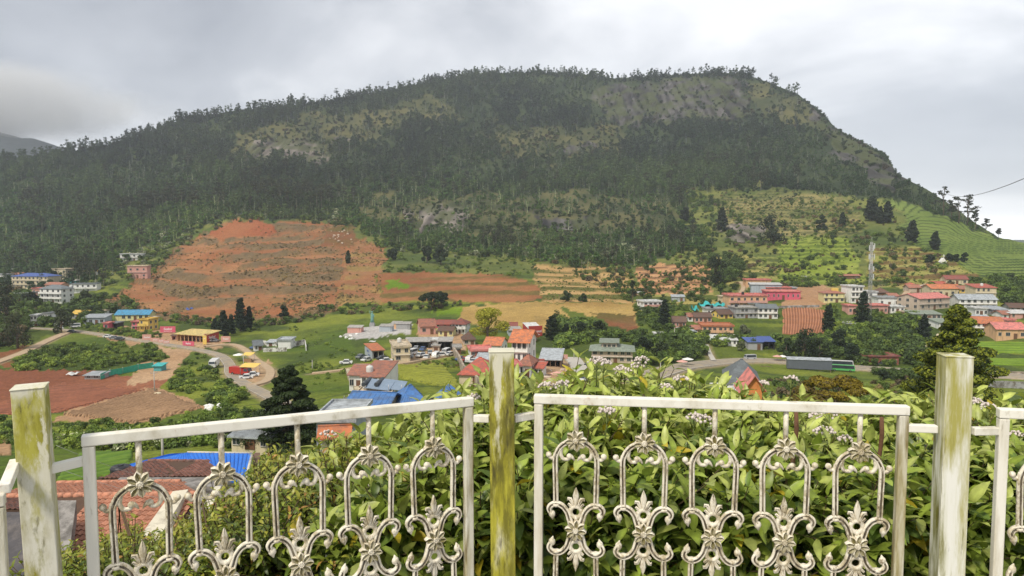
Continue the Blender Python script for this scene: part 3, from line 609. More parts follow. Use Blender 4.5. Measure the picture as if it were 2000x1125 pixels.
# shrubs, scrub and weeds by area: (polygon, count, (proto indices), (min,max) metres, flatten)
AREAS = [
 ('hillside_scrub', [(1060,510),(1240,520),(1300,500),(1380,480),(1320,430),(1330,365),(1480,362),(1640,380),(1750,392),(1800,470),(1900,560),(1530,562),(1400,600),(1240,590)], 2300, (0,1,1,6,2,5), (.7, 4.2), None),
 ('hillside_scrub', [(1320,372),(1400,380),(1460,440),(1420,500),(1340,490)], 420, (1,0,6,1), (1.5, 6), None),
 ('hillside_scrub', [(140,545),(240,500),(420,428),(330,500),(260,548),(200,560)], 500, (0,2,1,3), (1.5, 4.5), None),
 ('forest_edge_scrub', [(340,430),(700,410),(760,478),(900,470),(1060,470),(1240,500),(1240,525),(900,500),(740,490),(690,440),(540,428),(420,432),(300,480)], 1300, (1,0,6,1,3), (2, 6), None),
 ('forest_edge_scrub', [(755,480),(900,488),(1060,508),(1050,532),(1000,541),(870,531),(750,532)], 420, (0,2,1,0), (.8, 3.2), None),
 ('forest_edge_scrub', [(270,540),(330,490),(380,455),(440,428),(540,421),(690,430),(710,462),(760,476),(760,484),(700,470),(686,440),(540,431),(445,437),(385,463),(335,500),(280,548)], 420, (1,0,5,1), (1, 4.5), None),
 ('silvery_scrub', [(960,480),(1080,470),(1280,485),(1250,520),(1060,512),(980,505)], 260, (3,), (2, 5), None),
 ('silvery_scrub', [(280,470),(380,440),(400,445),(300,500)], 120, (3,2), (2, 4), None),
 ('hillgrass_scrub', [(430,300),(470,270),(560,235),(700,212),(870,188),(890,225),(750,250),(700,285),(640,300),(480,325)], 500, (1,0,5), (2, 6), None),
 ('hillgrass_scrub', [(940,240),(1200,238),(1215,280),(1180,310),(960,305)], 400, (1,0,5), (2, 6), None),
 ('hillgrass_scrub', [(770,400),(1320,400),(1320,450),(1060,460),(780,450)], 500, (1,0,1), (1.5, 5), None),
 ('cliff_scrub', [(1160,190),(1260,162),(1420,148),(1560,188),(1660,265),(1760,345),(1700,345),(1560,260),(1300,240),(1200,235)], 420, (1,1,5), (2, 6), None),
 ('dry_weeds', [(205,590),(280,540),(330,495),(380,462),(440,440),(540,440),(690,440),(755,480),(752,520),(735,590),(640,612),(560,622),(430,625),(240,612)], 3600, (4,4,5,4), (.5, 1.5), 'riser'),
 ('slope_foot_scrub', [(205,600),(330,618),(430,625),(560,618),(660,597),(900,590),(900,600),(650,615),(560,632),(450,645),(300,625)], 620, (1,5,0,5), (1.2, 3), None),
 ('valley_hedges', [(640,600),(860,590),(900,597),(700,612),(560,630),(480,650),(480,640),(600,620)], 260, (0,2,1), (1, 2.6), None),
 ('terrace_weeds', [(1040,518),(1390,512),(1388,575),(1240,590),(1060,588)], 900, (4,1,0,0), (.4, 1.1), 'riser'),
 ('terrace_weeds', [(1690,485),(1850,500),(1920,545),(1850,562),(1700,562)], 330, (4,1,0), (.4, 1.2), 'riser'),
 ('terrace_weeds', [(1380,385),(1640,385),(1690,440),(1540,460),(1420,450)], 900, (0,1,4), (.8, 2.2), 'riser'),
 ('bank_bushes', [(20,700),(60,672),(300,675),(330,702),(200,722),(30,724)], 480, (0,2,0,2,1), (.6, 2.6), None),
 ('bank_bushes', [(330,760),(355,700),(390,690),(420,720),(440,740),(500,770),(440,800),(370,770)], 330, (0,2,2,1), (.8, 2.4), None),
 ('roadside_bushes', [(140,640),(150,628),(320,655),(330,668),(240,655)], 300, (0,1,2), (.8, 2.2), None),
 ('village_bushes', [(-40,585),(60,590),(110,600),(240,575),(260,600),(140,640),(60,650),(-40,680)], 700, (1,0,6,1), (2, 6), None),
 ('village_bushes', [(-40,560),(60,575),(60,660),(-40,690)], 260, (6,1,5), (4, 8), None),
 ('slope_bushes', [(1085,620),(1150,640),(1250,660),(1380,650),(1385,690),(1340,705),(1250,712),(1245,670),(1160,665),(1090,680)], 900, (0,1,6,1,2), (1.5, 4.5), None),
 ('slope_bushes', [(1390,678),(1440,672),(1460,680),(1560,690),(1640,700),(1680,712),(1800,716),(1800,650),(1640,640),(1625,600),(1618,662),(1520,666),(1440,660),(1395,665)], 1300, (1,0,6,1,2), (1.5, 4.5), None),
 ('slope_bushes', [(1700,610),(1800,620),(1790,650),(1650,640)], 260, (0,1,2), (1.5, 4), None),
 ('upper_bushes', [(1240,598),(1250,640),(1320,650),(1360,640),(1340,600)], 220, (0,1), (1.5, 3.5), None),
 ('upper_bushes', [(1380,500),(1450,500),(1455,545),(1400,560)], 200, (1,6), (3, 8), None),
 ('hill_bushes', [(1860,548),(1960,540),(2060,560),(2060,600),(1960,590),(1950,570)], 240, (1,0), (2, 4.5), None),
 ('hill_bushes', [(1530,540),(1660,535),(1680,552),(1560,562)], 160, (1,0,2), (1.5, 3.5), None),
 ('field_edge_bushes', [(560,640),(640,640),(700,700),(640,760),(560,730),(590,690)], 130, (0,2), (.5, 1.5), None),
 ('field_edge_bushes', [(0,815),(110,822),(280,832),(400,800),(500,790),(520,830),(300,860),(0,870)], 420, (0,2,1), (.5, 1.8), None),
 ('field_edge_bushes', [(760,705),(890,690),(900,720),(860,716),(770,722)], 200, (0,2,4), (.5, 1.4), None),
 ('garden_bushes', [(130,850),(520,830),(520,868),(250,880),(130,875)], 300, (2,0,3,1), (1, 2.6), None),
 ('lower_slope_bushes', [(1500,740),(1700,735),(1900,760),(1900,790),(1500,800)], 420, (1,4,0,5), (1, 2.6), None),
 ('lower_slope_bushes', [(1700,725),(1830,730),(1830,745),(1700,742)], 160, (1,6), (1.5, 3), None),
]
pts = {}
for ai, (nm, poly, n_, ids, (s0, s1), md) in enumerate(AREAS):
    px, py = sample(poly, int(n_*(3 if md == 'riser' else 1.5)), 400+ai); P, k = grounds(px, py)
    nr, _z = road_mask(P[:, 0], P[:, 1]); ok = nr > 1.2
    if md == 'riser':
        stp = np.array([LAND[q][2] for q in zn])[k]; X0, Y0, Z0 = base_xyz(px, py); q = Z0/np.maximum(stp, .01)+(fbm(X0/60., Y0/60., 31)-.5)*2.2
        fr = q-np.floor(q); w_ = np.where((fr > .5) & (stp > 0), 1., .10)*np.clip((fbm(X0/18., Y0/18., 95)-.35)*6, .05, 1); ok &= rs.uniform(0, 1, len(px)) < w_
    else: ok &= rs.uniform(0, 1, len(px)) < np.clip((fbm(px/20., py/9., 97)-.42)*7, .08, 1)
    P = P[ok]; m_ = len(P); P[:, 2] -= .15
    s_ = s0+(s1-s0)*rs.uniform(0, 1, m_)**1.8; ii = np.array(ids)[rs.integers(0, len(ids), m_)]
    cl = fbm(P[:, 0]/14., P[:, 1]/14., 99); tn = np.stack([.45+1.15*cl, .5+1.05*cl, .6+.7*cl], 1)*rs.uniform(.75, 1.25, (m_, 1))
    tn *= .75 if nm.startswith(('hillgrass', 'cliff')) else 1.5 if nm.startswith(('bank','slope','road','valley','field','garden')) else (1.7 if 'weeds' in nm else 1.4)
    pts.setdefault(nm, []).append((P, ii, s_, tn))
for nm, l_ in pts.items():
    scatter(nm, SHRUB, np.concatenate([a[0] for a in l_]), np.concatenate([a[1] for a in l_]), np.concatenate([a[2] for a in l_]), np.concatenate([a[3] for a in l_]))
# ---- single trees that can be told apart: (name, kind, px, base py, top py, colour, label, widen)
def tree(name, kind, px, pb, pt, col, label, wide=1, n=110, size=None, dens=1, hi=None, group=None, Y=None, bark=None, seed=None):
    if Y: g = at(px, pb, Y)
    else: g = ground(px, pb)
    H = (pb-pt)/FPX*g.y; seed = seed or int(px*7+pb)
    if size is None: size = max(.2, g.y/FPX*1.9)
    cm, tm = treemesh(kind, H, n, size, col, seed, bark, wide=wide, hi=hi)
    e = empty(name, g, 0, label, 'tree', group); link('crown', cm, e); link('trunk', tm, e); return e
dc = (.022, .038, .014); cyp = (.020, .036, .016); gr = (.055, .085, .02)
TR = [
 ('conifer_tree','cypress',470,645,578,cyp,'tallest dark conifer between the red terraces and the white walled plot',1.3),
 ('conifer_tree','cypress',437,655,603,cyp,'dark conifer beside the red shop wall, left of the tallest one',1.5),
 ('conifer_tree','cypress',452,650,612,cyp,'short dark conifer squeezed between the two taller ones by the red shop',1.5),
 ('conifer_tree','cypress',487,642,596,cyp,'slim conifer against the right flank of the tallest conifer',1.1),
 ('conifer_tree','cypress',420,650,618,cyp,'small conifer nearest the back of the yellow roofed shop',1.4),
 ('round_tree','broad',555,622,594,dc,'round dark tree alone at the foot of the red terraces',1.1),
 ('spreading_tree','spread',843,605,564,dc,'dark spreading tree between the green fields, with pale stone at its foot',1.25),
 ('spreading_tree','spread',862,602,562,dc,'dark tree adjoining the spreading tree by the small bright green field',.8),
 ('yellow_green_tree','broad',952,667,594,(.36,.35,.03),'large round yellow green tree behind the red roofed houses',1.35),
 ('dark_tree','cypress',1078,662,612,dc,'tall dark ragged tree beside the red billboard building',2.1),
 ('dark_tree','broad',1131,660,620,dc,'dark round tree on the bank right of the ragged tall one',.9),
 ('dark_tree','broad',1168,655,620,(.035,.055,.018),'dark green tree on the bank above the beige three roofed house',1.1),
 ('dark_tree','broad',1105,655,628,dc,'small dark tree between the ragged tall one and the round one',.8),
 ('cypress_tree','cypress',1297,640,583,cyp,'dense dark cypress beside the small white and pink house',1.35),
 ('dark_tree','broad',1398,560,495,(.03,.045,.018),'broad dark tree with white shed behind it below the cliff',.9),
 ('dark_tree','broad',1510,475,405,(.03,.042,.02),'biggest dark tree on the upper terraces, right of the pale cliff',.85),
 ('dark_tree','cypress',1410,450,402,(.03,.042,.02),'narrow dark tree just left above the pale cliff',1.5),
 ('dark_tree','broad',1338,435,404,(.03,.042,.02),'small rounded tree alone on the grassy slope left of the terraces',.8),
 ('dark_tree','cypress',1702,432,382,(.03,.042,.025),'left tree of the trio on the tea slope shoulder',1.8),
 ('dark_tree','cypress',1733,436,392,(.03,.042,.025),'right tree of the trio on the tea slope shoulder',1.5),
 ('dark_tree','cypress',1718,437,403,(.03,.042,.025),'lowest tree, in the middle of the trio on the tea slope shoulder',1.6),
 ('dark_tree','cypress',1781,472,427,(.028,.04,.02),'lone dark tree on the lower edge of the tea slope',1.8),
 ('dark_tree','cypress',1826,487,450,(.028,.042,.02),'lone dark tree above the small white wayside shrine',1.7),
 ('dark_tree','broad',1605,448,418,(.03,.045,.02),'dark tree on the terraces just left of the bare earth slip',.9),
 ('dark_tree','cypress',1645,440,412,(.03,.045,.02),'small dark tree right of the bare earth slip',1.4),
 ('hedge_tree','broad',1815,512,490,dc,'bushy tree left of the white wayside shrine',1.1),
 ('hedge_tree','broad',1853,511,493,dc,'bushy tree directly right of the white wayside shrine',1.1),
 ('hedge_tree','broad',1868,511,494,dc,'middle bushy tree in the row right of the shrine',1.1),
 ('hedge_tree','broad',1884,511,492,dc,'last bushy tree at the right end of the shrine row',1.),
 ('dark_tree','broad',766,508,480,(.03,.05,.02),'round dark tree right of the red terraces, on the green slope',.9),
 ('dark_tree','broad',834,512,476,(.03,.05,.02),'left tree of the pair under the pale cliffs',.9),
 ('dark_tree','broad',861,514,474,(.03,.05,.02),'right tree of the pair under the pale cliffs',.9),
 ('dark_tree','cypress',680,512,486,(.05,.07,.03),'thin grey green bush tree at the right end of the red terraces',1.2),
 ('cypress_tree','cypress',1684,640,567,cyp,'dark columnar cypress in front of the tall white house by the mast',1.3),
 ('dark_tree','cypress',1617,650,592,dc,'dark slender tree behind the curved ploughed plot',1.4),
 ('dark_tree','broad',1572,700,628,dc,'large dark tree before the orange ploughed plot',.75),
 ('dark_tree','broad',1600,700,655,(.04,.06,.02),'lower dark tree right of the large one by the ploughed plot',1.1),
 ('dark_tree','broad',1640,690,640,dc,'dark tree above the green bus',1.),
 ('dark_tree','broad',1665,705,662,(.03,.05,.02),'dark tree directly left of the low red building',1.),
 ('dark_tree','broad',1535,695,655,(.04,.065,.02),'rounded tree between the blue roofed shed and the large dark tree',1.),
 ('silvery_tree','broad',1455,660,630,(.16,.18,.10),'pale silvery green tree right of the peach house',1.1),
 ('silvery_tree','broad',1448,685,665,(.15,.17,.08),'pale silvery shrub tree by the left end of the blue roofed shed',1.2),
 ('cypress_tree','cypress',1804,668,612,(.022,.036,.02),'dark blue green cypress beside the yellowish conifer',1.5),
 ('dark_tree','broad',1255,690,655,dc,'dark tree beside the right corner of the beige three roofed house',1.3),
 ('dark_tree','broad',1290,700,660,(.04,.06,.02),'dark rounded tree on the bank above the roadside parasol',1.2),
 ('dark_tree','broad',60,600,565,(.03,.045,.02),'dark tree between the white houses of the left hamlet',1.2),
 ('dark_tree','broad',14,640,545,(.035,.045,.022),'big dark tree at the left edge before the yellow block',.7),
 ('olive_tree','broad',35,680,600,(.06,.07,.03),'olive brown bushy tree beside the half hidden white house',.9),
 ('olive_tree','broad',120,650,598,(.05,.065,.025),'dark olive tree below the white three storey house',1.),
 ('dark_tree','broad',165,600,568,(.045,.065,.02),'leafy tree right of the grey hipped roof house',1.3),
 ('dark_tree','broad',105,548,526,dc,'small dark tree in front of the cream flat block',.9),
 ('green_tree','broad',370,600,520,(.05,.07,.03),None,.01),
 ('dark_tree','broad',1105,588,566,(.04,.065,.02),'bushy tree on the field boundary left of the brown terraces',1.3),
 ('dark_tree','broad',1140,588,570,(.04,.065,.02),'bushy tree in the middle of the boundary hedge',1.3),
 ('thin_tree','wispy',1235,590,545,(.05,.07,.03),'thin upright tree at the edge of the striped terraces',.6),
 ('bush_tree','broad',1725,742,722,(.03,.05,.018),'clipped dark hedge tree below the main road',1.6),
]
for a in TR:
    if a[6] is None: continue
    tree(a[0], a[1], a[2], a[3], a[4], a[5], a[6], a[7], n=330 if a[0] == 'yellow_green_tree' else 130)
for i, (x, pb, pt, s) in enumerate([(1872,436,384,1.1),(1889,440,380,1.0),(1842,420,364,.9),(1858,428,392,.8),(1905,448,410,.8),(1925,455,425,.9),(1950,463,446,1.)]):
    tree('gum_tree', 'wispy', x, pb, pt, (.045,.052,.03), ['tallest open crowned gum tree on the right ridge','second tall open crowned gum tree touching the tallest','gum tree leaning out left of the tallest pair on the right ridge','short gum tree under the tallest pair','gum tree right of the tallest pair on the descending ridge','small gum tree further down the right ridge','last little gum tree at the foot of the right ridge'][i], s*1.25, n=26)
# near trees
g_ = tree('dark_round_conifer', 'conifer', 565, 880, 708, (.030,.050,.014), 'big dark bushy conifer standing below the white rail', 1.5, n=520, size=.16, Y=74, hi=((.05,.07,.015), .12))
tree('golden_conifer', 'conifer', 1862, 815, 588, (.20,.225,.022), 'tall conifer with golden green tips behind the right fence post', 1.4, n=620, size=.14, Y=66, hi=((.035,.055,.010), .42))
tree('golden_bush', 'spread', 1630, 812, 722, (.26,.20,.02), 'wide golden yellow tree below the shipping container', 1.55, n=500, size=.11, Y=62, hi=((.12,.09,.03), .3))
tree('golden_bush', 'spread', 1570, 815, 745, (.22,.18,.03), 'thin golden brown tree left of the wide golden one', 1.0, n=330, size=.11, Y=58, hi=((.14,.10,.05), .4))
tree('dark_fir', 'conifer', 790, 905, 800, (.025,.045,.010), 'dark fir top poking up behind the left panel under the blue roofs', 1.3, n=260, size=.08, Y=38, hi=((.08,.11,.015), .25))
tree('leafy_tree', 'broad', 1790, 770, 735, (.05,.07,.02), 'low dark tree left behind the golden conifer', 1.5, n=300, size=.15, Y=85)
# ================================================================ buildings
WALLC = dict(white=(.76,.75,.71), cream=(.62,.53,.36), yellow=(.70,.50,.13), pink=(.62,.34,.28), peach=(.68,.42,.24), beige=(.52,.42,.33), grey=(.36,.36,.36), red=(.42,.06,.05), teal=(.10,.36,.38),
             orange=(.62,.24,.08), dark=(.05,.05,.05), bluegrey=(.38,.42,.46), hotpink=(.62,.12,.18), lemon=(.66,.60,.30), brick=(.30,.11,.08), brown=(.16,.10,.07))
ROOFC = dict(red=(.47,.115,.075), orange=(.54,.18,.075), terra=(.38,.155,.10), grey=(.30,.31,.31), white=(.60,.60,.58), blue=(.08,.20,.46), navy=(.05,.10,.33), brown=(.14,.075,.05), green=(.24,.28,.22), tin=(.40,.43,.45),
             yellow=(.68,.44,.08), straw=(.60,.46,.17), pink=(.60,.20,.17), cream=(.58,.48,.34), skyblue=(.07,.30,.50), maroon=(.25,.07,.05), slate=(.16,.18,.19), teal=(.05,.42,.42), conc=(.38,.36,.33))
def wm_(c): return mat('wall_'+c, WALLC[c], .85, .10, 1.2, dirt=tuple(q*.55 for q in WALLC[c]), dirt_amt=.40, streak=4, objvar=.05)
def rm_(c): return mat('roof_'+c, ROOFC[c], .6 if c in ('blue','navy','skyblue','tin') else .8, .14, 1.6, dirt=tuple(q*.45+.05 for q in ROOFC[c]), dirt_amt=.49, objvar=.12)
GLASS = mat('window_glass', (.035, .045, .055), .15, .3, .5, spec=.6); FRM = mat('window_frame', (.45, .42, .38), .7, .15, 4); DOORM = mat('door_wood', (.16, .08, .045), .6, .2, 5); LEDGE = mat('ledge_paint', (.55, .50, .44), .85, .12, 2)
_wc = {}
def win_me(w, h, y=0):
    k = (round(w, 1), round(h, 1))
    if k not in _wc:
        b = MB(); f = .07; w, h = k
        b.box(-w/2-f, w/2+f, -.05, .0, h, h+f); b.box(-w/2-f, w/2+f, -.09, .0, -f, 0); b.box(-w/2-f, -w/2, -.05, 0, 0, h); b.box(w/2, w/2+f, -.05, 0, 0, h); b.box(-.025, .025, -.045, 0, 0, h)
        b.add([(-w/2, -.012, 0), (w/2, -.012, 0), (w/2, -.012, h), (-w/2, -.012, h)], [(0, 1, 2, 3)], 1)
        _wc[k] = b.mesh('window', [FRM, GLASS])
    return _wc[k]
def door_me(w, h):
    k = ('d', round(w, 1), round(h, 1))
    if k not in _wc:
        b = MB(); b.box(-w/2, w/2, -.05, 0, 0, h); b.box(-w/2-.08, -w/2, -.08, 0, 0, h+.08); b.box(w/2, w/2+.08, -.08, 0, 0, h+.08); _wc[k] = b.mesh('door', DOORM)
    return _wc[k]
def ribs_on(b, p00, p10, p11, p01, n, hgt, m=0):
    """raised ribs running from eave edge p00-p10 to ridge edge p01-p11"""
    p00, p10, p11, p01 = map(Vector, (p00, p10, p11, p01)); nn = (p10-p00).cross(p01-p00).normalized()*hgt
    for i in range(n+1):
        t = i/n; a = p00.lerp(p10, t); c = p01.lerp(p11, t); s = (p10-p00)/n*.16; s2 = (p11-p01)/n*.16
        if nn.z < 0: nn = -nn
        b.add([a-s, a+s, a+nn, c-s2, c+s2, c+nn], [(0, 2, 5, 3), (2, 1, 4, 5), (0, 1, 2), (3, 5, 4)], m)
def roof_geo(kind, W, d, H, rh, ov, ribs=0, th=.14):
    b = MB(); x0, x1, y0, y1 = -W/2-ov, W/2+ov, -ov, d+ov; S = []
    if kind == 'flat':
        b.box(x0, x1, y0, y1, H, H+.18); p = .35 if rh else 0
        if rh:
            for q in ((x0, x1, y0, y0+.15), (x0, x1, y1-.15, y1), (x0, x0+.15, y0+.15, y1-.15), (x1-.15, x1, y0+.15, y1-.15)): b.box(*q, H+.18, H+.18+rh)
    elif kind == 'gable':
        m = d/2; z0 = H-ov*rh/(d/2+ov)
        S = [[(x0, y0, z0), (x1, y0, z0), (x1, m, H+rh), (x0, m, H+rh)], [(x1, y1, z0), (x0, y1, z0), (x0, m, H+rh), (x1, m, H+rh)]]
    elif kind == 'gabley':
        z0 = H-ov*rh/(W/2+ov)
        S = [[(x0, y1, z0), (x0, y0, z0), (0, y0, H+rh), (0, y1, H+rh)], [(x1, y0, z0), (x1, y1, z0), (0, y1, H+rh), (0, y0, H+rh)]]
    elif kind == 'shed':
        S = [[(x0, y0, H), (x1, y0, H), (x1, y1, H+rh), (x0, y1, H+rh)]]
    elif kind == 'hip':
        m = d/2; k = min(W/2, d/2)*.9; z0 = H-.1
        S = [[(x0, y0, z0), (x1, y0, z0), (x1-k-ov, m, H+rh), (x0+k+ov, m, H+rh)], [(x1, y1, z0), (x0, y1, z0), (x0+k+ov, m, H+rh), (x1-k-ov, m, H+rh)],
             [(x1, y0, z0), (x1, y1, z0), (x1-k-ov, m, H+rh)], [(x0, y1, z0), (x0, y0, z0), (x0+k+ov, m, H+rh)]]
    for q in S:
        b.slab(q, th)
        if ribs and len(q) == 4: ribs_on(b, q[0], q[1], q[2], q[3], ribs, .06)
    if kind in ('gable', 'hip') and len(S) > 1:
        a, c = Vector(S[0][3]), Vector(S[0][2]); b.tube([a+Vector((0, 0, .02)), c+Vector((0, 0, .02))], .11, 5)
    return b
HOUSES = {}
def house(name, label, pl, pr, pb, pt, yaw=0, d=8, fl=2, roof='flat', rh=.4, wall='white', rc='white', nw=4, Y=None, ov=.4, side=2, ribs=0, ledge=True, open_=False, door=True, win=(1.1, 1.1), group=None, cat='house', bal=None, dy=0):
    pm = (pl+pr)/2; yw = R(yaw)
    g = at(pm, pb, Y) if Y else ground(pm, pb)
    W = ((pr-pl)/FPX*g.y-d*abs(math.sin(yw))*.9)/max(.5, math.cos(yw)); W = max(W, 2.0); H = (pb-pt)/FPX*g.y
    sh = d*math.sin(yw)*.5; g = g+Vector((sh, 0, 0))
    e = empty(name, g, yw, label, cat, group); wr = random.Random(int(pl*3+pb))
    b = MB(); wt = H-.001
    if open_:
        b.box(-W/2, W/2, d-.2, d, -4, wt); b.box(-W/2, -W/2+.2, 0, d-.2, -4, wt); b.box(W/2-.2, W/2, 0, d-.2, -4, wt); b.box(-W/2+.2, W/2-.2, .2, d-.2, -4, .02)
        for i in range(1, max(2, nw)): x = -W/2+W*i/max(2, nw); b.box(x-.1, x+.1, 0, .2, -4, wt)
        b.box(-W/2+.2, W/2-.2, .02, .18, H-.4, H-.02)
    else: b.box(-W/2, W/2, 0, d, -4, wt)
    if roof == 'gable':
        for s in (-1, 1): b.add([(s*(W/2-.02), .05, wt), (s*(W/2-.02), d-.05, wt), (s*(W/2-.02), d/2, H+rh*.96)], [(0, 1, 2) if s > 0 else (0, 2, 1)])
    if roof == 'gabley':
        for y in (.02, d-.02): b.add([(-W/2+.05, y, wt), (W/2-.05, y, wt), (0, y, H+rh*.96)], [(0, 1, 2)])
    if roof == 'shed': b.add([(-W/2, d-.02, wt), (W/2, d-.02, wt), (W/2, d-.02, H+rh*.97), (-W/2, d-.02, H+rh*.97)], [(0, 1, 2, 3)]); [b.add([(s*(W/2-.01), .1, wt), (s*(W/2-.01), d-.03, wt), (s*(W/2-.01), d-.03, H+rh*.96)], [(0, 1, 2)]) for s in (-1, 1)]
    b.build('wall', wm_(wall), e); roof_geo(roof, W, d, H+.002, rh, ov, ribs).build('roof', rm_(rc), e)
    fh = H/fl; ww, wh = win; wh = min(wh, fh*.48); ww = min(ww, W/max(nw, 1)*.55)
    if nw and not open_:
        for f in range(fl):
            for i in range(nw):
                x = -W/2+W*(i+.5)/nw
                if f == 0 and door and i == nw//2: link('door', door_me(.9, min(2.0, fh*.75)), e, (x, -.004, 0)); continue
                (wr.random() > .1) and link('window', win_me(ww*wr.choice((1, 1, .7)), wh), e, (x+wr.uniform(-.15, .15), -.004, f*fh+fh*.34))
            if ledge and fl > 1 and f:
                q = MB(); q.box(-W/2-.12, W/2+.12, -.45, -.003, f*fh-.08, f*fh+.04); q.build('ledge', LEDGE, e)
        if abs(yaw) > 8 and side:
            s = -1 if yaw > 0 else 1
            for f in range(fl):
                for i in range(side):
                    o = link('window', win_me(min(ww, d/side*.5), wh), e, (s*(W/2+.004), d*(i+.5)/side, f*fh+fh*.34)); o.rotation_euler = (0, 0, R(90)*s)
    if bal:
        for f in range(1, fl):
            q = MB(); z = f*fh; q.box(-W/2, W/2, -1.1, -.46, z-.08, z+.04); q.box(-W/2, W/2, -1.1, -1.02, z+.04, z+.85)
            q.build('balcony', wm_(bal), e)
            q = MB()
            for i in range(5): x = -W/2+.1+(W-.2)*i/4; q.box(x-.07, x+.07, -1.08, -.94, z-fh+.0, z-.08)
            q.build('pillars', wm_(bal), e)
    HOUSES[label] = (e, W, H, d); return e
h = house
# --- left hamlet
h('apartment_block','long yellow three storey block under a blue sheet roof',21,100,564,539,-6,12,3,'hip',1.6,'cream','navy',9,ribs=0,door=False)
h('house','cream flat topped block right behind the yellow one',100,140,546,526,-18,9,2,'flat',.3,'cream','cream',3)
h('house','small white box house above the left end of the yellow block',18,31,535,528,0,5,1,'flat',.2,'white','white',2,door=False)
h('house','low red roofed house behind the left end of the yellow block',19,42,542,536,0,6,1,'gable',1,'pink','terra',3,door=False)
h('house','white house with pale yellow flat roof at the forest edge of the hamlet',150,188,541,530,14,8,1,'flat',.3,'white','yellow',4)
h('house','small teal green house left of the yellow topped white one',130,148,553,545,0,6,1,'flat',.2,'teal','white',2)
h('house','white house with dark grey flat roof and verandah at the right end of the hamlet',133,186,570,553,12,8,2,'flat',.2,'white','slate',5,bal='white')
h('house','white three storey house with grey hipped roof',75,131,594,565,-14,8,3,'hip',1.7,'white','slate',4,bal='white')
h('house','small pink house left of the grey hipped roof',61,84,574,563,8,6,1,'flat',.25,'pink','pink',3)
h('house','pink house with red roof just behind the grey hipped roof',86,124,565,555,-10,7,1,'gable',1.1,'pink','terra',4)
h('house','small white house among trees left of the three storey one',30,49,586,571,0,6,1,'flat',.3,'white','white',2)
h('house','white building at the far left edge above the trees',-22,9,556,536,0,9,2,'flat',.3,'white','grey',4)
h('house','half hidden white house by the trees where the dirt track meets the road',56,72,636,616,10,6,2,'flat',.2,'white','white',2)
h('house','white two storey house by the parked cars at the head of the village road',84,100,636,612,-12,6,2,'flat',.25,'white','grey',2)
h('house','white two storey house alone high on the green slope',232,276,512,498,14,8,2,'flat',.25,'white','white',4)
h('house','pink box house with open verandah beside the red terraces',246,286,545,521,12,8,2,'flat',.3,'pink','cream',3,side=2)
h('shed','shed with bright yellow roof at the bend of the village road',137,171,622,612,-8,7,1,'gable',1.2,'grey','yellow',3)
h('shed','grey tin shed right of the yellow roofed shed',158,203,632,618,8,8,1,'shed',.8,'bluegrey','tin',4,ribs=12)
h('shed','long shed under sky blue sheets',223,290,626,614,6,8,1,'gable',1.6,'lemon','skyblue',6,ribs=0,win=(1.2,1.2))
h('shop','narrow red and white kiosk at the foot of the blue shed',203,211,645,632,0,4,1,'flat',.2,'hotpink','pink',1,door=False,cat='shop')
h('garage','open dark garage right of the red kiosk',212,229,643,632,0,5,1,'flat',.15,'dark','slate',1,open_=True,cat='garage')
h('shop','pink two storey shop joined to the yellow one',255,273,645,629,6,6,2,'flat',.2,'hotpink','pink',2,cat='shop')
h('shop','bright yellow two storey shop with deep balcony',272,296,647,625,-10,6,2,'flat',.3,'yellow','yellow',2,bal='yellow',cat='shop')
h('shop','low cream room right behind the yellow shop',291,303,629,621,0,4,1,'flat',.2,'cream','cream',1,cat='shop')
SHOP = h('shop','open fronted shop with broad yellow and tin roof and red side wall',340,418,668,653,-22,7,1,'shed',.9,'peach','straw',7,open_=True,cat='shop',ov=.7)
h('shop','small stall with red painted front left of the yellow tin roof',335,352,664,655,0,4,1,'shed',.5,'pink','brown',1,open_=True,cat='shop')
h('gatehouse','small white house with blue grey gable beside the dirt lane',486,511,684,672,22,5,1,'gable',1.3,'white','slate',2,side=1)
h('shed','flat roofed white building in the walled plot on the green field',541,568,680,663,4,6,1,'flat',.3,'white','tin',0)
h('shed','low grey roofed room at the left of the white walled plot',520,536,676,668,2,5,1,'shed',.3,'white','tin',1)
# --- middle
h('house','pink house with red hipped roof above the car yard',811,850,653,636,14,8,1,'gable',2.0,'pink','terra',2,side=2)
h('house','low pink house with long maroon roof behind the red hipped one',850,888,640,632,0,6,1,'gable',1.2,'hotpink','maroon',3)
h('house','small yellow green and teal house under a brown roof',856,888,657,645,-6,6,1,'gable',1.1,'lemon','brown',3,win=(1.3,1.5))
h('house','old white house with dark tiled roof and balcony left of the round yellow green tree',882,916,651,632,-10,7,2,'hip',1.6,'white','maroon',4,bal='white')
h('house','hut with brown hipped roof below the round yellow green tree',900,928,672,660,8,6,1,'hip',2.0,'beige','brown',2)
h('garage','garage with orange sheet roof and a blue banner on its side',704,748,700,683,24,9,1,'shed',.7,'grey','orange',2,open_=True,cat='garage')
MAIN = h('house','cream two storey flat roofed house over a double garage beside the car yard',752,800,706,677,14,11,2,'flat',.4,'cream','cream',2,side=3,door=False)
h('shed','long low black open shed behind the parked cars',790,838,680,666,4,6,1,'shed',.5,'dark','conc',4,open_=True)
h('shed','small white shed room between the two black sheds',836,853,678,665,0,5,1,'flat',.2,'white','white',1)
h('shed','square black open shed at the right end of the car yard',856,881,684,666,0,6,1,'shed',.5,'dark','conc',2,open_=True)
h('workshop','blue fronted little workshop among the parked cars',845,858,686,676,0,4,1,'flat',.2,'beige','conc',1,cat='shop')
RH = h('house','white building with rust red roof, seen over the blue roofs',704,764,768,732,-8,8,2,'shed',1.5,'white','terra',4,side=1,win=(1.0,1.4),ov=.15)
h('house','low annex with rust red roof left of the white building',682,708,760,728,0,6,1,'shed',1.0,'white','terra',2,side=1)
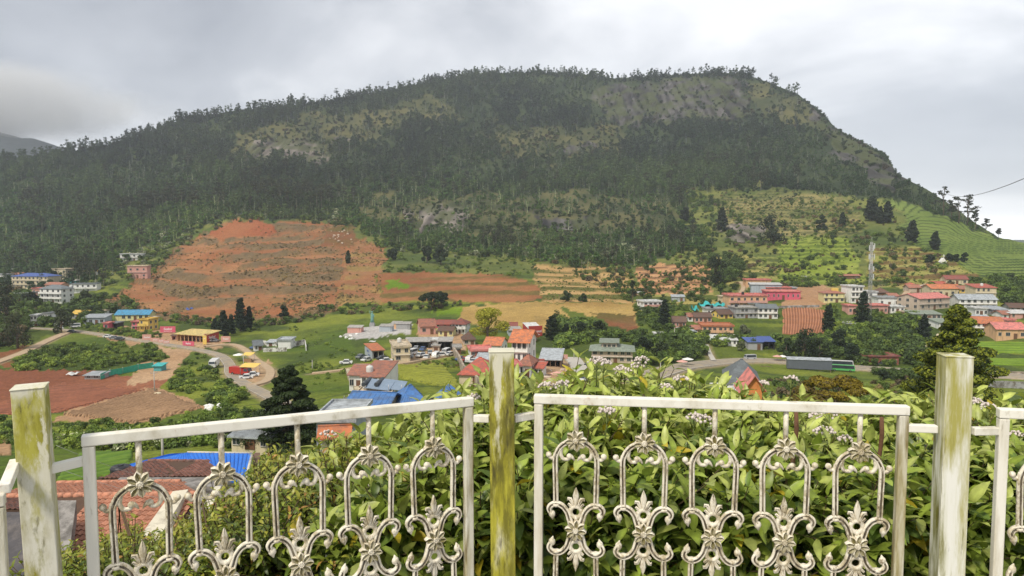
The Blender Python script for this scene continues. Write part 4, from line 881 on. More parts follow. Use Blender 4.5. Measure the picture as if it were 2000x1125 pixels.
h('house','building under the bright red roof with big cream end wall',897,975,754,728,-8,10,1,'hip',2.4,'cream','red',3)
h('house','brick red two storey house above the bright red roof',917,958,705,683,4,8,2,'flat',.4,'brick','pink',4,win=(.9,.9))
h('house','white upper house under the left orange roof',945,990,690,670,-14,8,1,'gable',1.7,'white','orange',2)
TOW = h('apartment_building','tall white three storey building with orange gable roof',1000,1048,732,665,-14,9,3,'gable',2.0,'white','orange',3,ov=.8,win=(1.0,1.3),bal=None)
h('house','white house with terracotta hipped roof in front of the tall one',1012,1052,736,711,-14,8,1,'hip',1.8,'white','terra',2,win=(1.1,1.7))
h('verandah','orange roofed verandah with arched openings',1034,1068,735,718,-14,4,1,'shed',.8,'white','red',3,open_=True,cat='porch')
h('shop','row of shops under a blue grey sheet roof',1055,1104,716,702,-8,9,1,'shed',1.6,'brown','tin',4,open_=True,cat='shop')
h('shed','grey walled flat shed behind the tall white building',990,1018,655,643,6,7,1,'shed',.5,'bluegrey','conc',0)
h('house','maroon roofed cottage just right of the round yellow green tree',986,1010,645,637,0,7,1,'gable',1.3,'beige','maroon',2)
BB = h('warehouse','white roofed warehouse whose front is a red advertising wall',1022,1058,655,640,14,8,1,'shed',1.2,'red','white',0,ov=.1,cat='warehouse')
# --- blue roofs nearer the fence
h('house','blue ribbed gable roofed house nearest the white rail',676,768,822,796,-10,7,1,'gable',1.3,'cream','blue',3,Y=92,ribs=9,ov=.6)
h('house','house with crossing blue roof slopes, between the other two blue roofs',758,832,824,794,16,7,1,'hip',2.2,'cream','blue',3,Y=94,ribs=9,ov=.6)
h('house','cream gabled house with blue roof edges, rightmost of the blue roofs',826,890,832,790,-10,7,2,'gabley',1.3,'cream','blue',2,Y=96,ribs=10,ov=.5)
h('outbuilding','flat cream roofed outbuilding behind the left blue roof',702,762,790,768,0,5,1,'flat',.2,'cream','cream',0,Y=104)
h('house','pale blue flat roofed room seen under the rail, right of the dark conifer',618,690,868,822,0,7,1,'flat',.2,'bluegrey','tin',2,Y=64)
h('house','small orange roofed hut under the rail',636,660,862,850,10,2.5,1,'gable',.5,'cream','orange',1,Y=60)
h('house','white walled house below the rightmost blue roof, seen through the panel',850,905,880,800,0,5,2,'flat',.2,'white','white',2,Y=88)
h('house','long house with grey corrugated roof and white gutter behind the blue roof',450,560,878,852,-12,8,1,'shed',1.2,'cream','tin',3,Y=72,ribs=22,ov=.3)
# --- right of the centre
h('house','beige house with three grey green roof levels by the side lane',1156,1244,706,682,-8,10,2,'hip',1.4,'beige','green',6,ov=.8,bal=None)
_e, _W, _H, _d = HOUSES['beige house with three grey green roof levels by the side lane']
b = MB(); b.box(-_W*.26, _W*.12, 2.2, 6.6, _H-.3, _H+1.9); b.build('upper_room', wm_('beige'), _e)
b = MB(); b.slab([(-_W*.32, 1.6, _H+1.95), (_W*.18, 1.6, _H+1.95), (_W*.18, 7.2, _H+2.5), (-_W*.32, 7.2, _H+2.5)], .12); b.build('upper_roof', rm_('green'), _e)
for x_ in (-.18, -.07, .04): link('window', win_me(.8, .9), _e, (_W*x_, 2.19, _H+.45))
h('house','small white and pink house left of the dense cypress',1250,1294,608,591,10,8,2,'flat',.3,'white','white',4,bal='pink')
h('shed','pale tin shed on the green field above the cypress',1313,1340,586,576,-8,6,1,'shed',.6,'bluegrey','tin',2)
h('house','brown roofed pink house right of the dense cypress',1314,1345,640,627,-10,7,1,'gable',1.6,'pink','brown',4)
h('hut','hut with grey tin roof below the brown roofed pink house',1330,1360,658,648,10,6,1,'shed',.9,'white','tin',2)
h('hut','tiny white hut lost in the bushes of the bank',1280,1300,662,653,0,4,1,'flat',.2,'white','white',2)
h('house','brown roofed pink row behind the peach house',1357,1390,630,617,0,7,1,'gable',1.3,'pink','brown',4)
h('house','house with yellow gable end below the turquoise tarpaulins',1398,1432,622,613,12,7,1,'gable',1.5,'yellow','brown',3)
h('house','white house under the turquoise tarpaulins',1380,1422,614,601,0,7,1,'flat',.3,'white','grey',5)
h('house','peach two storey house with pink balconies above the white shed',1372,1436,660,637,-6,9,2,'flat',.35,'peach','orange',6,bal='peach')
h('shed','long white shed with grey sheet roof below the peach house',1388,1444,674,663,-8,7,1,'shed',1.0,'white','white',6,ribs=0)
h('house','big peach and pink two storey house, longest of the right village',1424,1498,602,577,0,10,2,'flat',.5,'peach','pink',6,bal='pink')
h('house','whitewashed plain block at the left end of the long peach house',1409,1426,592,578,0,6,1,'flat',.2,'cream','cream',0)
h('house','deep pink house right of the long peach one',1498,1566,586,571,-6,9,1,'flat',.3,'hotpink','pink',7,win=(.9,1.2))
h('house','pink upper storey set back over the deep pink house',1498,1545,574,563,0,6,1,'flat',.3,'pink','pink',4,door=False)
h('house','topmost pink roofed house behind a white tin wall',1458,1508,560,547,-6,8,1,'flat',.35,'peach','pink',4)
h('shed','large white tin clad shed in front of the topmost pink roof',1469,1530,574,556,-10,8,1,'shed',.5,'bluegrey','white',0)
h('house','small blue and white house at the right end of the tin shed',1535,1556,572,563,0,6,1,'flat',.2,'bluegrey','tin',2)
h('house','white house with blue grey gable roof beside the ploughed plot',1481,1521,621,600,-4,8,2,'gable',1.3,'white','slate',4,win=(1.,1.2))
h('house','jumbled grey and white low house left of the blue grey gable',1432,1480,621,601,6,8,2,'flat',.3,'grey','conc',5)
h('shed','blue roofed open shed beside the main road',1461,1489,683,667,0,6,1,'shed',.8,'grey','navy',2)
h('shed','second blue sheet roof, over the dark bay by the main road',1490,1513,682,666,0,6,1,'shed',1.0,'dark','navy',2,open_=True)
h('house','yellow house with red roof and pillared front near the mast',1610,1652,592,573,-6,8,2,'hip',1.0,'lemon','terra',4,win=(1.1,1.3),bal=None)
_e, _W, _H, _d = HOUSES['yellow house with red roof and pillared front near the mast']
b = MB(); b.box(-.2, 2.6, 3, 5, _H+.1, _H+1.8); b.build('roof_room', wm_('yellow'), _e)
h('house','tall white three storey house behind the columnar cypress',1658,1686,592,560,6,8,3,'flat',.3,'white','white',3)
h('house','white two storey house immediately right of the mast',1690,1716,592,570,-6,8,2,'flat',.3,'white','white',3)
h('house','long plain white house right of the thatch',1716,1762,600,583,-6,8,1,'flat',.25,'white','grey',3)
h('house','pink low house just left of the columnar cypress',1657,1672,613,596,0,6,1,'flat',.25,'pink','pink',2)
h('house','pink low house just right of the mast',1702,1734,614,597,0,7,1,'flat',.25,'pink','pink',4)
h('hut','brown thatched hut between the white houses',1714,1736,579,571,0,6,1,'hip',1.8,'brown','brown',1)
BIG = h('house','big beige two storey house under a plain red roof, left of the golden conifer',1768,1862,606,583,22,11,2,'gable',1.6,'beige','pink',5,win=(1.2,1.3),side=3)
h('house','long house with orange roof above the plain red one',1820,1880,579,562,-4,9,1,'gable',1.5,'cream','orange',5)
h('house','yellow trimmed orange roofed house right of the long orange roof',1876,1912,580,563,-4,8,2,'gable',1.2,'yellow','terra',4)
h('house','topmost house with maroon roof and cream gable on the right',1850,1894,556,545,-10,8,1,'gable',1.6,'cream','maroon',3)
h('house','small house with bright red roof left of the topmost gable',1824,1850,556,550,0,6,1,'gable',1.0,'brick','red',2)
h('house','tall cream house with red roof and open dark top floor',1906,1948,592,560,-6,9,3,'shed',1.1,'cream','red',4,win=(1.4,1.2))
h('house','white house with swept grey white roof and dark eaves',1876,1950,604,585,-8,9,2,'gable',1.7,'white','tin',6)
h('house','tiny red kiosk by the terrace path',1776,1788,562,554,0,4,1,'hip',.8,'red','red',1)
h('house','white low house with flat pale roof left in the lower row',1906,1932,618,604,-8,7,1,'flat',.3,'white','white',3)
h('house','house with pale blue tin roof in the middle of the lower row',1938,1968,616,604,0,7,1,'shed',.8,'grey','tin',3,ribs=0)
h('house','cottage with brown gable roof at the right frame edge',1974,2010,609,600,-10,7,1,'gable',1.4,'grey','brown',3)
h('house','white sheet roofed house at the right frame edge under the brown gable',1974,2016,622,612,0,7,1,'shed',.7,'pink','white',4)
h('house','white two storey house with orange roof and solar panel',1908,1968,648,628,-12,9,2,'gable',1.8,'white','orange',5,win=(1.,1.3))
h('house','peach house with red roof and brown door on the right',1948,2008,661,640,-6,8,1,'gable',1.8,'peach','pink',4,win=(1.5,1.1))
h('house','long low house with green roof behind the dark cypress',1783,1840,625,613,-4,7,1,'shed',.8,'beige','green',6)
h('house','house with green awning between dark cypress and golden conifer',1834,1864,642,630,0,7,1,'shed',.8,'white','green',3)
h('house','pink low house left of the long green roof',1772,1786,620,610,0,6,1,'flat',.2,'pink','cream',1)
h('shed','low red painted building beside the main road',1687,1757,712,694,-4,7,1,'flat',.2,'brick','maroon',5,win=(1.3,.9),door=False)
h('hut','small white hut on the terraces above the village',1572,1584,544,538,0,4,1,'flat',.2,'white','white',1)
h('hut','long low brown hut on the terraces left of the mast',1640,1680,542,535,0,5,1,'gable',.6,'brown','terra',3)
h('hut','white sheet shed half hidden by the broad dark tree',1405,1432,532,524,0,5,1,'shed',.5,'white','white',1)
h('hut','white sheet left on the tan terraces',1245,1259,575,571,0,3,1,'shed',.3,'white','white',0)
h('house','white low wall house seen under the cypress by the mast',1652,1684,641,631,0,5,1,'flat',.2,'white','white',3)
h('house','house with grey hipped roof and coral red walls just over the big leafed shrub',1425,1512,800,748,-14,9,2,'hip',2.2,'white','slate',3,Y=88,ov=.5)
h('porch','coral red porch in front of the grey hipped roof',1452,1508,806,762,-10,5,1,'gabley',1.8,'orange','pink',1,Y=82,cat='porch')
h('house','white lean-to of the coral red house, at the shrub top',1412,1446,800,768,0,4,1,'flat',.2,'pink','white',1,Y=84)
h('house','house with orange tiled roof behind the panel at the right edge',1962,2080,960,912,-10,6,1,'gable',1.8,'brown','orange',0,Y=46,ribs=18)

h('house','white upper storey with pink roof edge behind the bright red roof',912,944,692,680,8,6,1,'flat',.3,'white','pink',3)
h('house','dark tin roofed lean-to between the brick red house and the bright red roof',930,958,712,700,-8,5,1,'shed',.9,'dark','tin',2,open_=True)
h('house','pink washed house behind the tall white building',1028,1050,668,655,-10,6,2,'flat',.3,'pink','pink',2)
h('house','white two storey house at the foot of the tall building, left of the terracotta roof',992,1014,738,712,8,7,2,'flat',.3,'white','pink',2,win=(.9,1.2))
h('shop','orange walled little shop by the sheet roofed shops',1044,1060,724,709,-6,4,1,'flat',.2,'orange','red',1,cat='shop')
h('house','grey white house with flat roof left above the bright red roof',882,900,690,678,6,6,1,'flat',.3,'grey','conc',2)
h('house','pale house with tin roof behind the orange roofed house with solar panel',1916,1946,632,621,-6,7,1,'shed',.8,'bluegrey','tin',3)
h('house','pink house squeezed between tin roofs at the right edge',1962,1984,634,623,-4,6,1,'flat',.3,'pink','pink',2)
h('house','small white house with red roof edge right of the pale blue tin roof',1956,1978,622,611,4,6,1,'gable',1.,'white','terra',2)
h('house','white garden house left of the long green roof',1740,1768,612,600,-4,6,1,'flat',.25,'white','white',3)
h('house','beige house behind the big plain red roof',1776,1800,570,560,-4,6,1,'gable',1.2,'beige','terra',2)
h('house','peach outhouse left of the peach two storey house',1352,1370,655,642,6,5,1,'gable',1.1,'peach','terra',2)
h('house','white house with terracotta roof right behind the brown roofed pink house',1344,1362,628,618,-4,6,1,'gable',1.1,'white','terra',2)
h('house','pale annex between the long peach house and the blue grey gable',1462,1482,603,592,0,6,1,'flat',.3,'cream','grey',2)
h('house','small terracotta roofed house right of the white ones by the mast',1738,1756,586,578,0,6,1,'gable',1.0,'white','terra',2)
h('house','low white house behind the yellow roofed shed',176,200,617,608,0,6,1,'flat',.3,'white','cream',2)
h('house','flat grey house below the long yellow block',34,60,582,571,6,7,1,'flat',.3,'pink','grey',3)
# --- small structures
def thing_mb(name, b, mats_, label, cat, loc=(0, 0, 0), group=None, rz=0):
    o = b.build(name, mats_); o.location = loc; o.rotation_euler = (0, 0, rz); return tag(o, label, cat, group)
def local(label, x, y, z):
    e, W_, H_, d_ = HOUSES[label]; m_ = Matrix.Translation(e.location) @ Matrix.Rotation(e.rotation_euler.z, 4, 'Z'); return m_ @ Vector((x*W_/2, y*d_, H_+z)), e.rotation_euler.z
def wall_line(name, pts, h_, t_, col, label, cat='wall', kind='wall', cap=None):
    P = [ground(*p) for p in pts]; b = MB()
    for a, c in zip(P[:-1], P[1:]):
        dr = (c-a); nn = Vector((-dr.y, dr.x, 0)).normalized()*t_/2
        q = [a-nn, c-nn, c+nn, a+nn]; b.slab([(v.x, v.y, v.z+h_) for v in q], h_+1.5)
    return thing_mb(name, b, mat('wl_'+col, WALLC.get(col, (.4, .36, .3)), .9, .2, 1, dirt=(.14, .12, .09), dirt_amt=.5), label, cat)
wall_line('boundary_wall', [(513,672),(541,676)], 1.5, .25, 'white', 'white boundary wall left of the plain white building in the plot')
wall_line('boundary_wall', [(568,676),(596,670)], 1.7, .25, 'white', 'long white back wall right of the plain white building in the plot')
wall_line('boundary_wall', [(596,670),(598,684)], 1.4, .25, 'white', 'short end wall at the right corner of the white walled plot')
wall_line('boundary_wall', [(514,687),(560,684)], 1.3, .25, 'white', 'white front wall of the walled plot facing the green field')
wall_line('stair_wall', [(679,724),(686,745),(703,772)], .7, .9, 'cream', 'pale concrete strip running downhill beside the white building with rust red roof')
wall_line('retaining_wall', [(886,690),(896,705),(905,730),(922,748),(945,765)], 2.2, .5, 'beige', 'curved stone retaining wall under the bright red roof')
wall_line('retaining_wall', [(1520,603),(1600,600)], .9, .3, 'grey', 'grey wall along the top of the orange ploughed plot')
wall_line('retaining_wall', [(1330,723),(1400,714),(1470,711),(1535,714)], -.2, .7, 'brown', 'long stone retaining wall under the main road bend')
wall_line('retaining_wall', [(1903,757),(1960,757),(2030,760)], 1.6, .4, 'grey', 'grey wall above the dark tea rows at the right edge')
wall_line('retaining_wall', [(1905,727),(1960,727),(2030,730)], .7, .5, 'beige', 'low pale roadside wall at the right edge')
# solar water heaters and tanks
TANKM = mat('tank_plastic', (.03, .03, .035), .4, .1, 3); TANKW = mat('tank_white', (.6, .6, .58), .5, .1, 3); SOL = mat('solar_glass', (.20, .26, .34), .2, .15, 2, spec=.6); STEEL = mat('steel', (.45, .45, .45), .45, .1, 4, metal=.6)
def tank(loc, r, h_, m_, label, group=None):
    b = MB(); b.tube([(0, 0, 0), (0, 0, h_*.25), (0, 0, h_*.5), (0, 0, h_*.75), (0, 0, h_*.92), (0, 0, h_)], [r, r*1.03, r, r*1.03, r*.9, r*.4], 14); b.tube([(0, 0, h_), (0, 0, h_*1.08)], [r*.3, r*.3], 10)
    return thing_mb('water_tank', b, m_, label, 'water tank', loc, group)
A_ = 'flat cream roofed outbuilding behind the left blue roof'
for x, lab in ((-.1, 'left one of two tilted solar water heaters behind the blue roofs'), (.75, 'right one of two tilted solar water heaters behind the blue roofs')):
    p, rz = local(A_, x, .3, .35); e = empty('solar_heater', p, rz-.25, lab, 'solar heater')
    b = MB(); b.slab([(-1.1, -1.0, .35), (2.6, -1.0, .1), (2.6, 1.1, 1.0), (-1.1, 1.1, 1.25)], .08); b.build('collector', SOL, e)
    b = MB(); b.tube([(-1.3, -1.1, .75), (-1.3, 1.3, 1.15)], .32, 12); b.build('tank', mat('tank_dark', (.06, .07, .08), .4), e)
    b = MB(); [b.tube([(x_, y_, -.3), (x_, y_, .9)], .04, 5) for x_, y_ in ((-1.2, -.9), (2.5, -.9), (-1.2, 1), (2.5, 1))]; b.build('stand', STEEL, e)
p, _ = local(A_, -.75, .5, .2); tank(p, .55, 1.1, TANKW, 'pale round water tank left of the solar heaters')
for key, x, y, lab, m_ in (('cream two storey flat roofed house over a double garage beside the car yard', .0, .7, 'white water tank on the cream flat roofed house', TANKW),
    ('tall cream house with red roof and open dark top floor', .1, .5, 'white tank on the tall cream house with red roof', TANKW), ('big peach and pink two storey house, longest of the right village', -.1, .5, 'black water tank on the long peach house', TANKM),
    ('white house under the turquoise tarpaulins', -.3, .5, 'black tank on the white house by the turquoise tarpaulins', TANKM), ('white three storey house with grey hipped roof', .9, .9, 'white tank behind the grey hipped roof', TANKW),
    ('jumbled grey and white low house left of the blue grey gable', -.6, .5, 'black tank on the jumbled grey house', TANKM), ('white building with rust red roof, seen over the blue roofs', -.6, .3, 'white tank on the rust red roof', TANKW)):
    p, _ = local(key, x, y, .2); tank(p, .6, 1.3, m_, lab)
# signs
def sign(loc, w, h_, rz, board, words, label, cat='billboard', tcol=(.8, .78, .76), sz=None, legs=True, y2=None, mark=None):
    e = empty('billboard', loc, rz, label, cat)
    b = MB(); b.box(-w/2, w/2, -.06, .06, 0, h_); b.build('board', mat('sign_'+board, WALLC.get(board, (.3, .3, .3)), .5, .06, 1), e)
    if legs:
        b = MB(); [b.box(x-.05, x+.05, -.05, .05, -2.5, -.001) for x in (-w*.4, w*.4)]; b.build('post', STEEL, e)
    tm = mat('sign_paint_%d' % int(tcol[0]*100), tcol, .5, .03, 1)
    for i, (tx, s_, x_, z_) in enumerate(words):
        c = bpy.data.curves.new('lettering', 'FONT'); c.body = tx; c.size = s_; c.align_x = 'CENTER'; c.align_y = 'CENTER'; c.extrude = .01; c.offset = .012*s_; c.shear = .15
        c.materials.append(tm); tmp = bpy.data.objects.new('tmp', c); me_ = bpy.data.meshes.new_from_object(tmp); bpy.data.objects.remove(tmp); me_.name = 'lettering'
        o = link('lettering', me_, e, (x_, -.075, z_)); o.rotation_euler = (R(90), 0, 0)
    return e
_e, _W, _H, _d = HOUSES['white roofed warehouse whose front is a red advertising wall']
p, rz = local('white roofed warehouse whose front is a red advertising wall', 0, -.02, 0)
sign(p-Vector((0, .12, _H)), _W+.3, _H+.9, rz+R(4), 'red', [('Nalbunol', 1.25, -.1, _H*.62), ('tea & coffee', .55, .3, _H*.18)], 'red advertising wall with white slanted lettering on the warehouse', legs=False)
g = ground(328, 651); sign(g+Vector((0, 0, .3)), 5.6, 2.3, R(4), 'hotpink', [('Seabel', 1.2, 0, 1.3), ('the taste of home', .42, 0, .45)], 'wide red pink billboard left of the yellow tin roofed shop')
for i, (x, y, w) in enumerate([(287,664,3.0),(303,667,3.0),(315,669,2.0),(325,671,2.0)]):
    g = ground(x, y); sign(g+Vector((0, 0, .3)), w, 1.3 if i else 2.0, R(8), 'pink', [('Seabel', .6 if i else .8, 0, .65 if i else 1.0)], ['tallest pink poster board along the road verge', 'second pink poster board along the road verge', 'third poster board, half as wide, along the road verge', 'last poster board down the road verge'][i])
p, rz = local('open fronted shop with broad yellow and tin roof and red side wall', 1.02, .5, 0); _e, _W, _H, _d = HOUSES['open fronted shop with broad yellow and tin roof and red side wall']
sign(p-Vector((-.05, .1, _H-.1)), _d*.95, _H+.3, rz+R(90), 'red', [('Seabel', 1.2, 0, _H*.6), ('milk chocolate', .45, 0, _H*.2)], 'large red painted advertisement on the side of the yellow tin roofed shop', legs=False)
sign(ground(368, 675)+Vector((0, 0, .2)), 4.6, 1.5, R(-16), 'hotpink', [('Seabel', .8, 0, .75)], 'pink poster board along the front of the yellow tin roofed shop')
sign(ground(400, 673)+Vector((0, 0, .2)), 1.6, 3.0, R(-20), 'yellow', [('tea', .6, 0, 2.0)], 'upright orange yellow poster by the corner of the yellow tin roofed shop')
sign(ground(441, 668)+Vector((0, 0, .2)), 3.4, 2.0, R(-4), 'pink', [('Seabel', .8, 0, 1.1)], 'pink poster board leaning at the right end of the red shop wall')
p, rz = local('garage with orange sheet roof and a blue banner on its side', -1.03, .5, 0); _e, _W, _H, _d = HOUSES['garage with orange sheet roof and a blue banner on its side']
sign(p-Vector((.05, .1, _H)), _d*.98, _H*.95, rz-R(90), 'bluegrey', [('MULTI', .9, -.5, _H*.62), ('car care', .7, .8, _H*.28)], 'blue and white banner along the side of the orange roofed garage', legs=False, tcol=(.06, .10, .32))
sign(ground(1090, 713)+Vector((0, 0, 1.8)), 5, 1.1, R(-8), 'pink', [('bakery sweets', .6, 0, .55)], 'pink awning sign over the shops under the blue grey roof', legs=True)
# tarpaulins, nets, parasols
def drape(name, px0, px1, pb, h_, dpt, col, label, cat, seed=1):
    a = ground(px0, pb); c = ground(px1, pb); n = 14; m_ = 6; vs = []; fs = []; rr = random.Random(seed)
    for j in range(m_):
        for i in range(n):
            t = i/(n-1); u = j/(m_-1); q = a.lerp(c, t); z = h_*(.55+.3*math.sin(t*9+seed)+.25*rr.random())*math.sin(math.pi*(.18+.64*u))+.1*rr.random(); vs.append((q.x, q.y+u*dpt, q.z+max(0, z)))
    for j in range(m_-1):
        for i in range(n-1): fs.append((j*n+i, j*n+i+1, (j+1)*n+i+1, (j+1)*n+i))
    b = MB(); b.add(vs, fs); o = thing_mb(name, b, mat('tarp_%s' % col, ROOFC.get(col, (.5, .5, .5)), .5, .15, 1), label, cat); md = o.modifiers.new('t', 'SOLIDIFY'); md.thickness = .03; return o
drape('tarpaulin', 1353, 1366, 606, 3.0, 4, 'teal', 'crumpled turquoise tarpaulin at the left end of its row', 'tarpaulin', 2)
drape('tarpaulin', 1367, 1396, 600, 3.0, 5, 'teal', 'long turquoise tarpaulin in the middle of its row', 'tarpaulin', 3)
drape('tarpaulin', 1396, 1416, 600, 2.4, 5, 'teal', 'turquoise tarpaulin at the right end of its row', 'tarpaulin', 4)
drape('tarpaulin', 720, 733, 668, .3, 2, 'white', 'white sheet lying at the lower end of the grey building yard', 'tarpaulin', 5)
drape('tarpaulin', 128, 149, 735, .9, 2.5, 'white', 'white tarpaulin heap on the brown field', 'tarpaulin', 6)
drape('tarpaulin', 362, 375, 598, 1.5, 2, 'navy', 'small blue sheet on the red terraces', 'tarpaulin', 7)
drape('tarpaulin', 2, 20, 655, 3.0, 3, 'teal', 'teal sheet showing between the trees on the left edge', 'tarpaulin', 9)
def net(pts, h_, label):
    P = [ground(*p) for p in pts]; b = MB()
    for a, c in zip(P[:-1], P[1:]): b.slab([(a.x, a.y-.02, a.z+h_), (c.x, c.y-.02, c.z+h_), (c.x, c.y+.02, c.z+h_), (a.x, a.y+.02, a.z+h_)], h_+.3)
    e = empty('net_fence', P[0]*0, 0, label, 'fence'); b.build('netting', mat('green_net', (.05, .38, .26), .8, .25, 1.5), e)
    for p in P: q = MB(); q.tube([p-Vector((0, 0, .5)), p+Vector((0, 0, h_+.2))], .05, 5); q.build('post', STEEL, e)
net([(196,742),(215,734),(240,727),(270,722),(300,718)], 1.5, 'green net fence round the little grassy plot on the brown field')
h('hut','small teal hut at the upper end of the green net fence',300,315,725,714,0,3,1,'shed',.3,'teal','teal',0,door=False)
h('hut','low ruined hut with tin roof beside the net fence',165,196,741,733,0,4,1,'shed',.3,'grey','tin',2,door=False)
def parasol(px, pb, hgt, w, col, label):
    g = ground(px, pb); e = empty('parasol', g, 0, label, 'parasol'); b = MB(); b.tube([(0, 0, 0), (0, 0, hgt)], .04, 6); b.build('pole', STEEL, e)
    b = MB(); n = 8; vs = [(0, 0, hgt+.05)]+[(w/2*math.cos(i*math.pi/4), w/2*math.sin(i*math.pi/4), hgt-.45) for i in range(n)]; b.add(vs, [(0, i+1, (i+1) % n+1) for i in range(n)]); c = b.build('canopy', mat('canopy_'+col, WALLC[col], .8, .08, 2), e); md = c.modifiers.new('s', 'SOLIDIFY'); md.thickness = .02
for a in ((1332,716,2.2,3.2,'pink','pink roadside parasol at the shrub top'),(1343,712,2.4,3.4,'white','white roadside parasol behind the pink one'),(1518,704,2.1,3.0,'pink','pinkish parasol at the wayside stall before the grey container'),(1528,704,2.1,3.0,'white','white parasol at the wayside stall before the grey container'),
          (467,704,2.3,3.6,'white','white umbrella of the stall beside the village road'),(1088,745,2.1,3.,'pink','pink parasol in front of the row of shops')): parasol(*a)
def stall(px, pb, w, d_, hgt, col, label):
    g = ground(px, pb); e = empty('market_stall', g, R(-8), label, 'stall'); b = MB()
    for x in (-w/2, w/2):
        for y in (0, d_): b.tube([(x, y, -.3), (x, y, hgt)], .05, 5)
    b.build('poles', STEEL, e); b = MB(); b.slab([(-w/2-.2, -.3, hgt-.2), (w/2+.2, -.3, hgt-.2), (w/2+.2, d_+.3, hgt+.35), (-w/2-.2, d_+.3, hgt+.35)], .04); b.build('awning', mat('awn_'+col, WALLC[col], .7, .1, 2), e)
    b = MB(); b.box(-w/2+.1, w/2-.1, .2, .9, 0, .9); b.build('counter', mat('counter', (.35, .2, .1), .8), e)
stall(482, 706, 2.6, 2, 2.2, 'yellow', 'stall with yellow awning beside the white umbrella')
stall(484, 732, 4.0, 2.5, 2.4, 'yellow', 'stall with peach yellow tarpaulin roof above two white cars')
# grey container shed, rocks, statue, tower
g = ground(1581, 722); e = empty('container_shed', g, R(-14), 'grey ribbed container like shed beside the main road', 'container')
b = MB(); b.box(-6.2, 6.2, 0, 3, .2, 2.9); [b.box(-6.2+i*.5, -6.0+i*.5, -.06, -.001, .25, 2.85) for i in range(25)]; b.build('body', mat('container_paint', (.12, .135, .16), .6, .12, 1), e)
b = MB(); b.slab([(-6.3, -.2, 3.0), (6.3, -.2, 3.0), (6.3, 3.2, 3.35), (-6.3, 3.2, 3.35)], .1); b.build('roof', rm_('tin'), e)
b = MB(); [b.box(x-.1, x+.1, .1, .3, -3, .199) for x in (-5.8, -2.9, 0, 2.9, 5.8)]; b.build('stilts', mat('timber', (.2, .13, .08), .9), e)
def rocks(px0, px1, py0, py1, n, s0, s1, col, label, seed):
    rr = random.Random(seed)
    for i in range(n):
        g = ground(rr.uniform(px0, px1), rr.uniform(py0, py1)); bm = bmesh.new(); bmesh.ops.create_icosphere(bm, subdivisions=1, radius=1)
        for v in bm.verts: v.co *= rr.uniform(.7, 1.2); v.co.z *= .7
        s = rr.uniform(s0, s1); bmesh.ops.scale(bm, vec=(s*rr.uniform(.8, 1.6), s, s), verts=bm.verts); me = bpy.data.meshes.new('boulder'); bm.to_mesh(me); bm.free(); me.materials.append(mat('stone_'+col, WALLC.get(col), .9, .2, 1.5, .05))
        o = link('boulder', me, loc=g+Vector((0, 0, s*.3))); o.rotation_euler = (0, 0, rr.uniform(0, 6)); tag(o, label, 'boulder', label+', all alike')
rocks(402, 432, 788, 800, 12, .3, .8, 'white', 'pale boulder in the heap below the leafy bank of the village road', 3)
rocks(294, 312, 766, 775, 5, .3, .7, 'cream', 'pale block in the heap on the furrowed field', 4)
rocks(1830, 1850, 640, 700, 10, .4, 1.1, 'cream', 'pale rubble stone on the slope left of the golden conifer', 5)
rocks(1780, 1825, 655, 700, 16, .4, 1.2, 'cream', 'pale rubble stone in the gully under the dark cypress', 6)
rocks(640, 690, 450, 478, 22, .4, 1.2, 'beige', 'brown grey broken rock at the top right of the red terraces', 8)
rocks(1060, 1130, 722, 745, 14, .3, .9, 'beige', 'brown rubble piece in the yard before the shops', 9)
rocks(665, 700, 652, 662, 8, .3, .7, 'white', 'white block scattered at the left of the building yard', 10)
g = ground(727, 636); e = empty('statue', g, 0, 'tall verdigris green statue on a pedestal over the building yard', 'statue')
b = MB(); b.box(-.9, .9, -.9, .9, -1, .9); b.box(-.7, .7, -.7, .7, .9, 1.3); b.build('pedestal', wm_('grey'), e)
b = MB(); b.tube([(0, 0, 1.3), (0, 0, 2.4), (.05, 0, 3.5), (0, 0, 4.4), (0, 0, 4.8)], [.75, .55, .6, .5, .2], 10); b.ball((0, 0, 5.15), .38); b.tube([(.4, 0, 4.3), (.85, -.2, 3.6), (.5, -.5, 3.3)], [.18, .15, .12], 6); b.tube([(-.4, 0, 4.3), (-.8, -.1, 4.9), (-.75, -.1, 5.8)], [.18, .14, .1], 6)
b.build('figure', mat('verdigris', (.16, .32, .28), .7, .2, 2), e)
for i, (px_, py_, w, c, lab) in enumerate([(692,650,5,'pink','row of pink site huts in the grey building yard'),(753,648,4.5,'bluegrey','half built blue frame hut in the building yard'),(773,642,3.5,'peach','brownish site hut at the right of the building yard'),(787,643,5,'grey','dark fenced hut at the right end of the building yard')]):
    g = ground(px_, py_); e = empty('site_hut', g, R(-6), lab, 'hut'); b = MB(); b.box(-w/2, w/2, 0, 3, -.5, 1.9); b.build('wall', wm_(c), e); b = MB(); b.slab([(-w/2-.2, -.2, 1.95), (w/2+.2, -.2, 1.95), (w/2+.2, 3.2, 2.5), (-w/2-.2, 3.2, 2.5)], .08); b.build('roof', rm_('conc'), e)
g = ground(1843, 515); e = empty('shrine', g, 0, 'small white wayside shrine with a cross between bushy trees', 'shrine')
b = MB(); b.box(-1.6, 1.6, 0, 2.5, -1, 2.2); b.add([(-1.8, -.1, 2.2), (1.8, -.1, 2.2), (0, -.1, 4.6), (-1.8, 2.6, 2.2), (1.8, 2.6, 2.2), (0, 2.6, 4.6)], [(0, 1, 2), (3, 5, 4), (0, 2, 5, 3), (1, 4, 5, 2)]); b.build('body', wm_('white'), e)
b = MB(); b.box(-.12, .12, .0, .24, 4.5, 6.6); b.box(-.7, .7, .0, .24, 5.6, 5.85); b.build('cross', wm_('white'), e)
